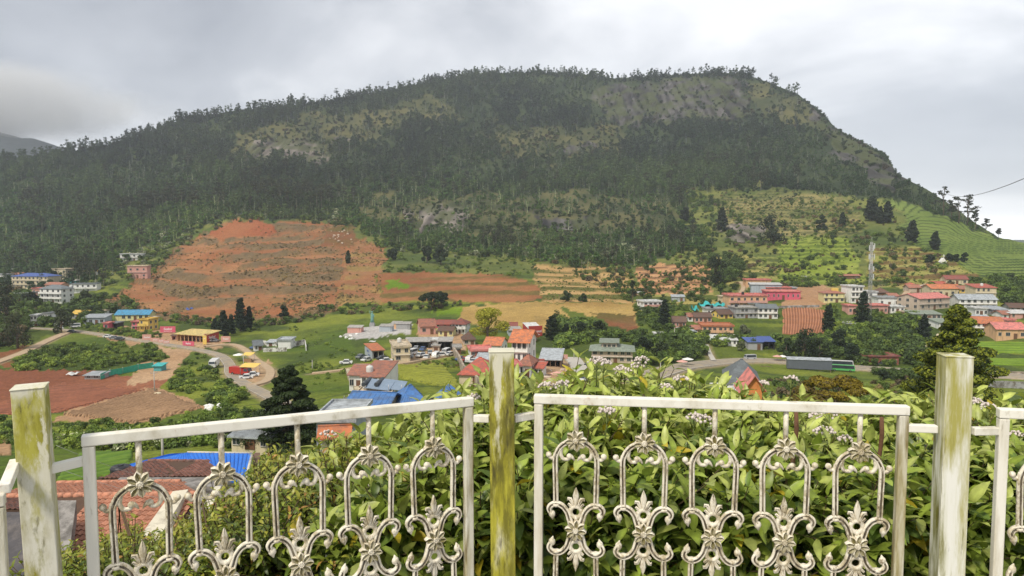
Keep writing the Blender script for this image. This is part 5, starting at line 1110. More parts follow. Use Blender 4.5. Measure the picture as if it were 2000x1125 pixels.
g = ground(1697, 640); Ht = (640-470)/FPX*g.y; e = empty('phone_mast', g, 0, 'slender lattice phone mast with white antennas over the right village', 'mast')
b = MB(); s = .55
cr_ = [(-s, -s), (s, -s), (s, s), (-s, s)]
for x, y in cr_: b.tube([(x, y, -1), (x*.55, y*.55, Ht)], .07, 5)
b.build('legs', STEEL, e); b = MB(); nL = 16
for i in range(nL):
    k0 = 1-.45*i/nL; k1 = 1-.45*(i+1)/nL; z0 = Ht*i/nL; z1 = Ht*(i+1)/nL
    for j in range(4):
        a, c = cr_[j], cr_[(j+1) % 4]; b.tube([(a[0]*k0, a[1]*k0, z0), (c[0]*k1, c[1]*k1, z1)], .035, 4); b.tube([(a[0]*k0, a[1]*k0, z0), (c[0]*k0, c[1]*k0, z0)], .035, 4)
b.build('bracing', STEEL, e)
for (dx, dy, z0) in ((-.95,-.4,Ht*.80),(.95,-.4,Ht*.80),(0,.9,Ht*.80),(-.9,-.4,Ht*.90),(.95,-.3,Ht*.92),(.3,-.9,Ht*.9),(-.8,-.4,Ht*.68),(.85,-.4,Ht*.66),(.85,-.4,Ht*.57)):
    b = MB(); b.box(dx-.17, dx+.17, dy-.1, dy+.1, z0, z0+2.0); b.box(min(dx, 0), max(dx, 0), dy+.1, dy+.16, z0+.9, z0+1); b.build('antenna', TANKW, e)
b = MB(); b.tube([(0, 0, Ht), (0, 0, Ht+1.8)], .05, 5); b.build('lightning_rod', STEEL, e)
b = MB(); b.box(-1.3, 1.3, -1.3, 1.3, -2, -.1); b.build('footing', wm_('grey'), e)
# poles and wires
POLEM = mat('pole_concrete', (.42, .40, .36), .9, .15, 4)
def pole(px, pb, pt, label, arms=True, Y=None):
    g = at(px, pb, Y) if Y else ground(px, pb); H = (pb-pt)/FPX*g.y; e = empty('utility_pole', g, .3, label, 'utility pole'); b = MB(); b.tube([(0, 0, -1), (0, 0, H)], [.13, .08], 7); b.build('pole', POLEM, e)
    if arms: b = MB(); b.box(-.7, .7, -.05, .05, H-.5, H-.38); [b.tube([(x, 0, H-.38), (x, 0, H-.15)], .05, 5) for x in (-.6, 0, .6)]; b.build('cross_arm', STEEL, e)
    return Vector((g.x, g.y, g.z+H-.2))
q1 = pole(302, 768, 724, 'pole standing on the furrowed brown field'); q2 = pole(682, 812, 766, 'pole left of the ribbed blue roof'); q3 = pole(777, 752, 711, 'thin white pole behind the solar heaters', False); q4 = pole(610, 722, 700, 'short pole on the path above the dark conifer', False)
q5 = pole(476, 722, 690, 'pole by the yellow stall on the village road'); q6 = pole(135, 641, 616, 'pole at the left bend of the village road', False); q7 = pole(1121, 700, 678, 'pole at the head of the side lane', False); q8 = pole(1290, 730, 705, 'pole on the bank at the main road start', False)
q9 = pole(1317, 668, 640, 'white pole by the tin hut in the bushes', False); q10 = pole(318, 900, 840, 'dark pole behind the blue tiled roof', False, Y=60)
def wire(name, a, c, sag, label, r=.012, m_=None):
    b = MB(); b.tube([a.lerp(c, t/12)-Vector((0, 0, sag*4*(t/12)*(1-t/12))) for t in range(13)], r, 4); return thing_mb(name, b, m_ or mat('wire', (.05, .05, .05), .6), label, 'wire')
wire('power_line', q2, at(380, 838, 60), 1.0, 'power line sagging left from the pole by the blue roof', .018, mat('pale_wire', (.4, .4, .38), .6)); wire('power_line', q2+Vector((.5, 0, 0)), at(300, 850, 55), 1.2, 'lower power line sagging left from the pole by the blue roof', .018, mat('pale_wire'))
wire('power_line', at(2200, 255, 60), at(1848, 378, 330), 3, 'single power line crossing the sky on the right', .055)
wire('power_line', at(60, 895, 30), at(520, 1000, 36), .5, 'service cable over the tiled roofs', .010, mat('pale_wire')); wire('power_line', at(110, 870, 30), at(470, 965, 38), .4, 'second service cable over the tiled roofs', .010, mat('pale_wire'))
# ---------------------------------------------------------------- vehicles
CARC = dict(white=(.7,.7,.69), silver=(.42,.43,.44), red=(.45,.04,.03), dark=(.04,.045,.05), blue=(.08,.14,.3), yellow=(.7,.42,.04), green=(.10,.42,.12), grey=(.2,.21,.22), orange=(.6,.2,.04))
TYRE = mat('tyre', (.02, .02, .02), .9); RIM = mat('rim', (.4, .4, .4), .4, metal=.7)
def carmesh(kind):
    Lh, w, z0, belt, top = dict(car=(1.95, .8, .28, .85, 1.42), van=(2.2, .88, .3, 1.05, 1.95), truck=(3.4, 1.1, .5, 1.4, 2.7), bus=(5.6, 1.2, .45, 1.35, 3.0))[kind]
    if kind == 'car': pr = [(-Lh, .5), (-Lh, .82), (-1.05, .92), (-.55, top), (.75, top), (1.35, .95), (Lh, .85), (Lh, .45), (Lh-.15, z0), (-Lh+.15, z0)]; gl = (-.95, 1.25, -.5, .7)
    elif kind == 'van': pr = [(-Lh, .5), (-Lh, 1.1), (-1.75, top), (Lh-.05, top), (Lh, .5), (Lh-.1, z0), (-Lh+.15, z0)]; gl = (-1.9, 2.0, -1.65, 1.9)
    elif kind == 'truck': pr = [(-Lh, .5), (-Lh, 1.5), (-Lh+.25, 2.3), (-1.7, 2.3), (-1.65, 1.0), (Lh, 1.0), (Lh, .6), (-Lh+.2, z0)]; gl = (-Lh+.15, -1.9, -Lh+.3, -1.95)
    else: pr = [(-Lh, .5), (-Lh, 1.4), (-Lh+.3, top), (Lh, top), (Lh, .5), (-Lh+.2, z0)]; gl = (-Lh+.3, Lh-.3, -Lh+.5, Lh-.35)
    b = MB(); n = len(pr)
    rows = []
    for y, k in ((-w, 1), (w, 1)): rows.append([(x, y*(1 if z < belt+.02 else .86), z) for x, z in pr])
    b.add(rows[0]+rows[1], [tuple(reversed(range(n)))[::-1], tuple(range(2*n-1, n-1, -1))]+[(i, i+n, (i+1) % n+n, (i+1) % n) for i in range(n)])
    if kind == 'truck': b.box(-1.6, Lh, -w, w, 1.02, 2.5)
    gb = MB(); zt = top-.12 if kind != 'truck' else 2.2
    for s in (-1, 1):
        y0 = s*(w*1.003 if kind in ('truck',) else w*.99); y1 = s*(w*.873); gb.add([(gl[0], y0*.985+s*.03, belt+.03), (gl[1], y0*.985+s*.03, belt+.03), (gl[3], y1+s*.02, zt), (gl[2], y1+s*.02, zt)], [(0, 1, 2, 3)])
    fx = {'car': ((-1.06, .93), (-.58, top-.05), (1.33, .98), (.79, top-.05)), 'van': ((-2.19, 1.13), (-1.78, top-.08), (2.21, 1.15), (2.17, top-.15)), 'truck': ((-Lh-.01, 1.52), (-Lh+.22, 2.25), (-1.6, 1.5), (-1.6, 1.6)), 'bus': ((-Lh-.01, 1.42), (-Lh+.27, top-.1), (Lh+.01, 1.5), (Lh+.01, top-.3))}[kind]
    for (xa, za), (xb, zb) in ((fx[0], fx[1]), (fx[2], fx[3])):
        s = -1 if xa < 0 else 1; gb.add([(xa+s*.015, -w*.85, za), (xa+s*.015, w*.85, za), (xb+s*.02, w*.78, zb), (xb+s*.02, -w*.78, zb)], [(0, 1, 2, 3)])
    wb = MB(); r = .33 if kind in ('car', 'van') else .48; wb.tube([(0, -.11, 0), (0, .11, 0)], r, 12); wb.tube([(0, -.125, 0), (0, .125, 0)], r*.55, 8, 1)
    return b, gb, wb, (Lh*.62, w-.08, r)
_cm = {k: carmesh(k) for k in ('car', 'van', 'truck', 'bus')}; _cg = {}
def vehicle(kind, px, pb, head, col, label, s=.85, group=None, Y=None):
    b, gb, wb, (wx, wy, r) = _cm[kind]
    if (kind, col) not in _cg: _cg[kind, col] = b.mesh('body', mat('paint_'+col, CARC[col], .3, .04, 1, spec=.5))
    if kind not in _cg: _cg[kind] = (gb.mesh('windows', GLASS), wb.mesh('wheel', [TYRE, RIM]))
    g = at(px, pb, Y) if Y else ground(px, pb); e = empty({'car': 'parked_car', 'van': 'minivan', 'truck': 'lorry', 'bus': 'bus'}[kind], g+Vector((0, 0, .12)), R(head), label, {'truck': 'lorry'}.get(kind, kind), group); e.scale = (s, s, s)
    link('body', _cg[kind, col], e); link('windows', _cg[kind][0], e)
    for x in (-wx, wx):
        for y in (-wy, wy): link('wheel', _cg[kind][1], e, (x, y, r))
    return e
V_ = [('van',806,693,70,'white','biggest white van in the car yard, left of the others'),('car',819,697,80,'white','white car nose out in the front row of the car yard'),('car',826,696,95,'silver','silver car beside the white one in the front row of the car yard'),('car',833,699,85,'white','small white car at the front right of the car yard'),
 ('car',840,692,100,'silver','silver car behind the front row, centre of the car yard'),('van',851,697,80,'white','white van in the right half of the car yard'),('car',862,694,20,'white','white car parked sideways at the right of the car yard'),('van',871,690,75,'white','white van before the square black shed'),('car',878,693,60,'white','white car at the extreme right end of the car yard'),
 ('car',800,685,90,'grey','grey car in the shade by the long black shed'),('car',813,684,85,'silver','silver car against the long black shed'),('car',826,686,80,'blue','blue car against the long black shed'),('car',796,700,15,'silver','silver car inside the right garage bay'),('car',782,703,15,'grey','grey car inside the left garage bay'),
 ('car',747,704,30,'dark','dark car between the orange garage and the cream house'),('car',754,708,20,'white','white car at the foot of the cream house'),('car',716,706,60,'white','white car on the grass below the blue banner'),('car',704,700,70,'grey','grey car left of the blue banner'),('car',676,712,5,'white','white car alone on the grass left of the banner'),
 ('car',140,649,160,'dark','black car on the left of the village road'),('car',211,659,168,'white','white car on the village road below the kiosk'),('car',223,663,168,'grey','grey car following the white one on the village road'),('car',234,664,168,'dark','dark car right of the grey one on the village road'),
 ('car',118,642,140,'white','white car among those waiting at the head of the village road'),('car',110,637,120,'silver','silver car at the back of the queue at the head of the road'),('van',122,636,110,'white','white van in the queue at the head of the village road'),('van',147,640,30,'white','white van parked off the road left of the grass bank'),
 ('car',396,664,30,'white','left white car before the red shop wall'),('car',408,668,20,'white','right white car before the red shop wall'),('car',419,668,160,'grey','grey car half hidden by the red shop wall'),('truck',418,716,100,'white','white lorry standing beside the village road'),
 ('car',481,738,15,'white','left of two white cars under the yellow stall'),('car',493,735,15,'white','right of two white cars under the yellow stall'),('truck',470,731,160,'red','red lorry beside the yellow stall'),('car',497,680,70,'blue','blue car before the small gatehouse'),
 ('van',1465,700,10,'silver','silver van on the verge of the main road'),('car',1722,712,5,'dark','dark car before the low red building'),('car',1150,713,60,'dark','dark car at the head of the side lane'),
 ('car',1797,562,10,'white','white car parked by the terrace path'),('car',1806,560,10,'dark','dark car behind the white one by the terrace path'),('car',1812,564,170,'silver','silver car nearest the orange roofed house'),
 ('car',899,703,60,'blue','blue car on the curved wall above the bright red roof'),('car',908,704,60,'red','red car beside the blue one above the bright red roof'),('van',916,706,80,'white','white van left of the brick red house'),('car',924,707,80,'white','white car between the van and the brick red house'),('car',1140,745,60,'white','white car on the side lane above the shrub')]
for a in V_: vehicle(*a)
vehicle('bus', 1645, 722, 160, 'green', 'light green bus on the main road', .62); vehicle('bus', 1641, 715, 165, 'white', 'white roofed bus behind the green one on the main road', .66)
b = MB(); [b.tube([(i*.9-1.5, 0, 0), (i*.9-1.5, 0, 1.0), (i*.9-1.5, 0, 1.45)], [.16, .2, .1], 6) for i in range(0)]
# fields with ridges that can be seen one by one
def field(name, quad, n, hgt, ca, cb, label=None, along=0, m=60, mt=None, curve=0):
    """quad in photo pixels: near-left, near-right, far-right, far-left; n ridges"""
    q = np.array(quad, float); per = 6; nu, nv = (n*per+1, m) if along == 0 else (m, n*per+1)
    u = np.linspace(0, 1, nu); v = np.linspace(0, 1, nv); U, Vv = np.meshgrid(u, v)
    px = (q[0, 0]*(1-U)+q[1, 0]*U)*(1-Vv)+(q[3, 0]*(1-U)+q[2, 0]*U)*Vv; py = (q[0, 1]*(1-U)+q[1, 1]*U)*(1-Vv)+(q[3, 1]*(1-U)+q[2, 1]*U)*Vv
    px = px+curve*np.sin(Vv*2.2)*(.3+U); py = py+curve*.25*np.sin(U*5+Vv*2)*(Vv > .01)
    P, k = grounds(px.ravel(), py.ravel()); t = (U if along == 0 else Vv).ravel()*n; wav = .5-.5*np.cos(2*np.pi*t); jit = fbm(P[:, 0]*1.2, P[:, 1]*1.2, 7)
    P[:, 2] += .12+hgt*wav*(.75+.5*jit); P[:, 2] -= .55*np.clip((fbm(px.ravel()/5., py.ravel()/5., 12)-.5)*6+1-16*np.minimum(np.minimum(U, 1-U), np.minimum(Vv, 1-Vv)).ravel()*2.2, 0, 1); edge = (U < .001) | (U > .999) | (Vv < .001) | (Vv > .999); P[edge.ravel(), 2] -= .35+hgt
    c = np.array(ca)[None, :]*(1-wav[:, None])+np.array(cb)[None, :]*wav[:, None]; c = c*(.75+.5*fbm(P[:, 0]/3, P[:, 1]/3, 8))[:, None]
    ii = np.arange(nu*nv).reshape(nv, nu); Q = np.stack([ii[:-1, :-1], ii[:-1, 1:], ii[1:, 1:], ii[1:, :-1]], -1).reshape(-1, 4)
    o = link(name, bigmesh(name, P, Q, [mt or mat('field_soil', attr='land', rough=.95, var=.25, scale=1.5)], col={'land': c}, smooth=True)); tag(o, kind='structure'); return o
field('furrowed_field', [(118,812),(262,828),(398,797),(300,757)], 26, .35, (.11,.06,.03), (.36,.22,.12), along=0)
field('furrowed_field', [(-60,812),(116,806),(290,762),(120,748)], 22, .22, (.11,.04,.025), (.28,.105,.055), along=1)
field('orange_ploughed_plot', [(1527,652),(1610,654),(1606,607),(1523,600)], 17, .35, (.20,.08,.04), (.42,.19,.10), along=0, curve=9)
field('crop_field', [(786,742),(908,762),(868,712),(764,716)], 16, .35, (.10,.12,.015), (.24,.25,.03), along=1)
field('bright_terrace', [(1905,690),(2080,690),(2080,664),(1905,664)], 5, .25, (.09,.17,.012), (.17,.25,.02), along=1)
field('bright_terrace', [(1905,712),(2080,714),(2080,698),(1905,697)], 4, .25, (.09,.17,.012), (.17,.25,.02), along=1)
field('tea_rows', [(1890,850),(2100,860),(2100,772),(1890,768)], 12, 1.0, (.05,.05,.02), (.07,.11,.02), along=1)
field('green_plot', [(90,945),(260,915),(262,872),(160,880)], 10, .12, (.07,.14,.012), (.12,.20,.02), along=1, m=30)
# ================================================================ the white iron fence
def paint_mat(name, base, layers, scale=9, streak=5, rough=.55, fine=60, clean=None):
    """weathered paint: each layer (colour, amount 0..1, scale factor)"""
    m_ = bpy.data.materials.new(name); m_.use_nodes = True; t = m_.node_tree; N = t.nodes.new; L = t.links.new; bs = t.nodes['Principled BSDF']
    co = N('ShaderNodeTexCoord'); mp = N('ShaderNodeMapping'); mp.inputs['Scale'].default_value = (1, 1, 1/streak); L(co.outputs['Object'], mp.inputs[0])
    oi = N('ShaderNodeObjectInfo'); add = N('ShaderNodeVectorMath'); add.operation = 'ADD'; L(mp.outputs[0], add.inputs[0]); sc = N('ShaderNodeVectorMath'); sc.operation = 'SCALE'; sc.inputs['Scale'].default_value = 7
    cmb = N('ShaderNodeCombineXYZ'); L(oi.outputs['Random'], cmb.inputs[0]); L(oi.outputs['Random'], cmb.inputs[1]); L(cmb.outputs[0], sc.inputs[0]); L(sc.outputs[0], add.inputs[1])
    r_ = N('ShaderNodeRGB'); r_.outputs[0].default_value = (*base, 1); c = r_.outputs[0]; h_ = None
    for col, amt, sf in layers:
        n2 = N('ShaderNodeTexNoise'); n2.inputs['Scale'].default_value = scale*sf; n2.inputs['Detail'].default_value = 9; n2.inputs['Roughness'].default_value = .72; L(add.outputs[0], n2.inputs['Vector'])
        n3 = N('ShaderNodeTexNoise'); n3.inputs['Scale'].default_value = fine*sf; n3.inputs['Detail'].default_value = 4; L(add.outputs[0], n3.inputs['Vector'])
        s_ = N('ShaderNodeMath'); s_.operation = 'MULTIPLY_ADD'; L(n3.outputs['Fac'], s_.inputs[0]); s_.inputs[1].default_value = .35; L(n2.outputs['Fac'], s_.inputs[2])
        th = .675+(.5-amt)*.42; mr = N('ShaderNodeMapRange'); mr.inputs[1].default_value = th-.05; mr.inputs[2].default_value = th+.09; L(s_.outputs[0], mr.inputs[0])
        d = N('ShaderNodeMix'); d.data_type = 'RGBA'; L(mr.outputs[0], d.inputs[0]); L(c, d.inputs[6]); d.inputs[7].default_value = (*col, 1); c = d.outputs[2]; h_ = s_.outputs[0]
    if clean:      # the top and one long run stay white where rain washes them
        sp_ = N('ShaderNodeSeparateXYZ'); L(co.outputs['Object'], sp_.inputs[0])
        def mth(op, a, b_, cl=False):
            q = N('ShaderNodeMath'); q.operation = op; q.use_clamp = cl
            for i, v in enumerate((a, b_)):
                if isinstance(v, (int, float)): q.inputs[i].default_value = v
                else: L(v, q.inputs[i])
            return q.outputs[0]
        nz = mth('MULTIPLY', mth('SUBTRACT', h_, .675), .5); top = mth('MULTIPLY', mth('ADD', mth('ADD', sp_.outputs[2], clean[0]), mth('MULTIPLY', nz, .25)), 60, True)
        xs = mth('ABSOLUTE', mth('ADD', mth('SUBTRACT', sp_.outputs[0], clean[1]), mth('MULTIPLY', sp_.outputs[2], clean[3])), 0); run = mth('MULTIPLY', mth('SUBTRACT', mth('SUBTRACT', clean[2], xs), mth('MULTIPLY', nz, .22)), 120, True)
        run = mth('MULTIPLY', run, mth('MULTIPLY', mth('ADD', sp_.outputs[2], .30), 9, True)); f_ = mth('MULTIPLY', mth('MAXIMUM', top, run), .82); d = N('ShaderNodeMix'); d.data_type = 'RGBA'; L(f_, d.inputs[0]); L(c, d.inputs[6]); d.inputs[7].default_value = (.70, .67, .55, 1); c = d.outputs[2]
    L(c, bs.inputs['Base Color']); bs.inputs['Roughness'].default_value = rough; b = N('ShaderNodeBump'); b.inputs['Distance'].default_value = .0012; L(h_, b.inputs['Height']); L(b.outputs[0], bs.inputs['Normal'])
    return m_
PW = (.80, .77, .68); GRIME = (.20, .15, .08); MOSS = (.30, .29, .05); MOSS2 = (.16, .15, .02)
P_RAIL = paint_mat('rail_paint', PW, [((.62,.58,.47), .42, .5), ((.45,.40,.28), .2, 1), ((.42,.20,.08), .06, .9)], 8, 1.5)
P_STILE = paint_mat('stile_paint', (.78,.75,.66), [((.56,.51,.39), .42, .6), ((.26,.22,.07), .24, 1), (GRIME, .12, 2)], 9, 7)
P_STILE_M = paint_mat('stile_paint_mossy', (.66,.63,.53), [((.36,.31,.14), .55, .6), ((.20,.15,.05), .42, 1), ((.08,.06,.03), .2, 2)], 9, 8)
P_ORN = paint_mat('ornament_paint', (.76,.70,.57), [((.46,.39,.25), .46, 2), (GRIME, .28, 3.5), ((.09,.07,.04), .13, 4)], 12, 1.3)
P_GRM = paint_mat('groove_grime', (.30,.26,.19), [((.10,.075,.045), .62, 3)], 14, 2)
P_GRM2 = paint_mat('petal_hollow', (.42,.38,.26), [((.20,.17,.06), .55, 4)], 14, 1)
P_POST = paint_mat('post_paint_light', (.76,.75,.68), [((.58,.57,.42), .55, .6), ((.38,.35,.09), .45, .8), (MOSS2, .37, 1.2), ((.09,.07,.03), .2, 2)], 10, 8)
P_POSTL = paint_mat('post_paint_left', (.70,.68,.58), [((.50,.47,.32), .55, .8), ((.42,.39,.06), .52, .7), ((.27,.25,.02), .38, 1.1), ((.10,.09,.02), .2, 2)], 12, 3, clean=(.010, .02, .004, .02))
P_POSTM = paint_mat('post_paint_mossy', (.62,.59,.46), [((.50,.46,.05), .62, .7), ((.34,.31,.02), .58, .9), ((.17,.155,.012), .54, 1.2), ((.07,.06,.01), .40, 1.6)], 13, 5, clean=(.024, -.004, .007, -.03))
FE = empty('iron_fence', (0, 1.85, -1.62), 0, 'weathered white iron fence with flower and scroll panels between mossy posts', 'fence')
FI = Matrix.Translation((0, -1.85, 1.62))
def fmesh(b, name, mats_, pos, rz=0, lean=(0, 0), parent=None, me=None):
    me = me or b.mesh(name, mats_); o = bpy.data.objects.new(name, me); COL.objects.link(o); o.parent = FE
    o.matrix_local = FI @ Matrix.Translation(pos) @ Matrix.Rotation(rz, 4, 'Z') @ Matrix.Rotation(lean[0], 4, 'Y') @ Matrix.Rotation(lean[1], 4, 'X'); return o
def bevel(o, w=.002, seg=2): m_ = o.modifiers.new('b', 'BEVEL'); m_.width = w; m_.segments = seg; m_.limit_method = 'ANGLE'; return o
def Yz(px, py, z): a, b_ = rays(px, py); Y = z/float(b_); return Vector((float(a)*Y, Y, z))
def post(px, pyf, ztop, w, rz, m_, lean):
    p = Yz(px, pyf, ztop); b = MB(); b.box(-w/2, w/2, -w/2, w/2, -(ztop+1.64), 0); b.box(-w/2-.0015, w/2+.0015, -w/2-.0015, w/2+.0015, .0, .003)
    p = p+Vector((0, w*.5, 0)); o = fmesh(b, 'post', m_, p, rz, lean); bevel(o, .003); return p
def side_moss(p, w): pass
pl_ = post(40, 762, -.290, .055, R(24), P_POSTL, (R(-1.5), 0)); pc_ = post(979, 689, -.285, .0615, R(1), P_POSTM, (R(-.4), 0)); pr_ = post(1880, 699, -.280, .059, R(-9), P_POST, (R(-.15), 0))
b = MB()
K = .000522
def PP(x, y, f=0): return ((x-865)*K, f, (918-y)*K)
GP = [(.22, 0), (.95, .32), (.85, .78), (.2, 1), (-.7, .75), (-.7, -.75), (.2, -1), (.85, -.78), (.95, -.32)]
def gtube(b, pts, r):     # cast bar with a groove down its face
    s = len(b.f); b.tube(pts, r, 9, 0, True, GP)
    for i in range(s, len(b.f)-2):
        k = (i-s) % 9
        if k in (0, 8): b.m[i] = 1
def smooth_path(pts, n=5):
    a = spline([(p[0], p[2]) for p in pts], 1e9 if n <= 1 else 1) if False else None
    P_ = [Vector(p) for p in pts]; o = []; P_ = [P_[0]*2-P_[1]]+P_+[P_[-1]*2-P_[-2]]
    for i in range(1, len(P_)-2):
        for j in range(n):
            t = j/n; A, B_, C_, D_ = P_[i-1], P_[i], P_[i+1], P_[i+2]
            o.append(.5*((2*B_)+(-A+C_)*t+(2*A-5*B_+4*C_-D_)*t*t+(-A+3*B_-3*C_+D_)*t**3))
    o.append(P_[-2]); return o
def rad(n, *r): return [float(np.interp(i/(n-1), np.linspace(0, 1, len(r)), r)) for i in range(n)]
orn = MB()
for sz in (1, -1):
    for sx in (1, -1):
        q = MB()
        p = smooth_path([PP(768, 802), PP(766, 690), PP(764, 580), PP(771, 545), PP(789, 513), PP(815, 492), PP(846, 480)]); gtube(q, p, .0071)
        p = smooth_path([PP(766, 545), PP(757, 566), PP(743, 570), PP(733, 558)]); q.tube(p, rad(len(p), .0055, .0045, .005), 7); q.ball(PP(732, 553), .0078, 0, 8, 6)
        p = smooth_path([PP(792, 520), PP(790, 548), PP(803, 571), PP(824, 572), PP(833, 560)]); q.tube(p, rad(len(p), .006, .005, .0045, .006), 7); q.ball(PP(832, 558), .0075, 0, 8, 6); p = smooth_path([PP(838, 556), PP(850, 566), PP(858, 578)]); q.tube(p, rad(len(p), .0062, .0015), 6)
        p = smooth_path([PP(749, 848), PP(740, 838), PP(735, 820), PP(746, 803), PP(770, 795), PP(799, 805), PP(822, 833), PP(834, 868), PP(846, 905)]); gtube(q, p, rad(len(p), .0055, .0075, .0078, .0075, .0085))
        q.ball(PP(748, 848), .0088, 0, 8, 6, (1, .8, 1.15)); p = [PP(748, 855), PP(750, 866), PP(753, 876)]; q.tube(p, [.006, .004, .001], 6)
        q.tube([PP(768, 795), PP(768, 808)], .0095, 8)
        flip = (sx*sz) < 0
        vs = [(x*sx, y, z*sz) for x, y, z in q.v]; b0 = len(orn.v); orn.v += vs
        for f, m__, s__ in zip(q.f, q.m, q.sm): orn.f.append(tuple(i+b0 for i in (reversed(f) if flip else f))); orn.m.append(m__); orn.sm.append(s__)
    orn.tube([PP(865, 918-(918-442)*sz) if False else (0, 0, sz*(918-442)*K), (0, 0, sz*.3225)], .0062, 8)
ORN_ME = orn.mesh('ornament', [P_ORN, P_GRM])
fl = MB()
for i in range(8):
    a = math.pi/4*i+math.pi/8*0; ca, sa = math.cos(a), math.sin(a)
    prof = [(.0075, .0035), (.014, .0078), (.021, .0072), (.0275, .0008)]
    vs = []
    for r_, w in prof:
        for s, y in ((-1, -.006), (-.62, -.0095), (0, -.0045), (.62, -.0095), (1, -.006)):
            x, z = s*w, r_; vs.append((x*ca+z*sa, y-.001, -x*sa+z*ca))
        for s in (1, -1): x, z = s*w, r_; vs.append((x*ca+z*sa, .003, -x*sa+z*ca))
    fs = []; ms = []
    for j in range(3):
        for k in range(7): fs.append((j*7+k, j*7+(k+1) % 7, (j+1)*7+(k+1) % 7, (j+1)*7+k)); ms.append(1 if k in (1, 2) else 0)
    fs.append(tuple(21+k for k in range(7))); ms.append(0)
    b0 = len(fl.v); fl.v += vs
    for f, m__ in zip(fs, ms): fl.f.append(tuple(i_+b0 for i_ in f)); fl.m.append(m__); fl.sm.append(False)
fl.ball((0, -.007, 0), .0085, 0, 10, 6, (1, .6, 1)); 
for i in range(9): a = i*.698; fl.ball((.0055*math.cos(a), -.0115, .0055*math.sin(a)), .0017, 0, 5, 3)
FL_ME = fl.mesh('flower', [P_ORN, P_GRM2])
fi = MB()
def lens(b, pts_w, y0=-.006):   # pts: (x,z,halfwidth) along an axis
    vs = []; n = len(pts_w)
    for i, (x, z, w) in enumerate(pts_w):
        a = pts_w[min(i+1, n-1)]; c = pts_w[max(i-1, 0)]; d = Vector((a[0]-c[0], a[1]-c[1])).normalized(); nx_, nz_ = -d.y, d.x
        for s, y in ((-1, 0), (-.5, y0), (0, y0*.35), (.5, y0), (1, 0), (0, .005)): vs.append((x+nx_*w*s, y, z+nz_*w*s))
    fs = [(j*6+k, j*6+(k+1) % 6, (j+1)*6+(k+1) % 6, (j+1)*6+k) for j in range(n-1) for k in range(6)]; b.add(vs, fs, 0, True)
def Q2(x, y, w): p = PP(x, y); return (p[0], p[2], w*K)
lens(fi, [Q2(865, 800, 6), Q2(865, 775, 13), Q2(865, 750, 16), Q2(865, 730, 10), Q2(865, 708, 1)])
for s in (-1, 1):
    lens(fi, [Q2(865+s*8, 808, 5), Q2(865+s*18, 785, 9), Q2(865+s*27, 768, 10), Q2(865+s*38, 766, 7), Q2(865+s*42, 776, 1)])
    lens(fi, [Q2(865+s*14, 812, 5), Q2(865+s*28, 800, 8), Q2(865+s*36, 792, 6), Q2(865+s*40, 796, 1)])
p = [PP(865+27*math.sin(t), 832-27*math.cos(t)) for t in np.linspace(0, 2*math.pi, 19)]; fi.tube(p, .0058, 8, 0, False); fi.tube([PP(852, 858), PP(865, 862), PP(878, 858)], [.003, .0085, .003], 7); fi.tube([PP(865, 862), PP(865, 905)], .005, 6)
FI_ME = fi.mesh('finial', [P_ORN])
def panel(A, B, n=5, zt=0, dens=1):
    """A, B: outer top corners (left, right)"""
    A = Vector(A); B = Vector(B); d = B-A; Lh = math.hypot(d.x, d.y); rz = math.atan2(d.y, d.x); s = .022; z0 = -.672
    tilt = -math.atan2(d.z, Lh)
    def F(bx, nm, m_, off=(0, 0, 0)):
        return bevel(fmesh(bx, nm, m_, A+Vector((math.cos(rz)*off[0], math.sin(rz)*off[0], off[2])), rz), .0025)
    b = MB(); b.box(-.001, Lh+.001, -s/2-.001, s/2+.001, -s, 0); F(b, 'top_rail', P_RAIL)
    b = MB(); b.box(0, Lh, -s/2, s/2, z0-s, z0); F(b, 'bottom_rail', P_RAIL)
    b = MB(); b.box(0, s, -s/2, s/2, z0+.001, -s-.001); F(b, 'stile', P_STILE)
    b = MB(); b.box(-s, 0, -s/2, s/2, z0+.001, -s-.001); F(b, 'stile', P_STILE_M, (Lh, 0, 0))
    for i in range(n):
        x = s+(Lh-2*s)*(i+.5)/n; o = fmesh(None, 'ornament', None, A+Vector((math.cos(rz)*x, math.sin(rz)*x, -.3445)), rz+random.uniform(-.05, .05), (random.uniform(-.008, .008), 0), me=ORN_ME)
        for z in (0, .231, -.231):
            f = link('flower', FL_ME, o, (0, -.004, z)); f.rotation_euler = (0, random.uniform(-.2, .2), 0)
        link('finial', FI_ME, o, (0, 0, 0)); f = link('finial', FI_ME, o, (0, 0, 0)); f.rotation_euler = (R(0), R(180), 0)
ZR = -.400
A1 = Yz(160, 850, ZR); B1 = Yz(922, 775, ZR); A2 = Yz(1044, 770, ZR); B2 = Yz(1774, 792, ZR); A3 = Yz(1950, 797, ZR)
panel(A1, B1); panel(A2, B2)
d3 = (B2-A2).normalized(); d3 = Vector((math.cos(R(-12)), math.sin(R(-12)), 0)); panel(A3, A3+d3*.87)
B0 = Yz(9, 962, -.45); d0 = Vector((math.cos(R(27)), math.sin(R(27)), 0)); panel(B0-d0*.86, B0)
def connector(a, c, m_=P_RAIL):
    a = Vector(a); c = Vector(c); d = c-a; b = MB(); Lh = d.length; b.box(0, Lh, -.009, .009, -.018, 0); o = fmesh(b, 'connector', m_, a, math.atan2(d.y, d.x), (-math.asin(d.z/Lh), 0)); bevel(o, .002)
ZC = -.4445; ys = Vector((0, .004, 0))
connector(Vector((pl_.x+.025, pl_.y+.010, ZC)), Vector((A1.x, A1.y, ZC))+ys)
connector(Vector((B1.x, B1.y, ZC)), Vector((pc_.x-.03, pc_.y-.01, ZC))); connector(Vector((pc_.x+.03, pc_.y-.01, ZC)), Vector((A2.x, A2.y, ZC)))
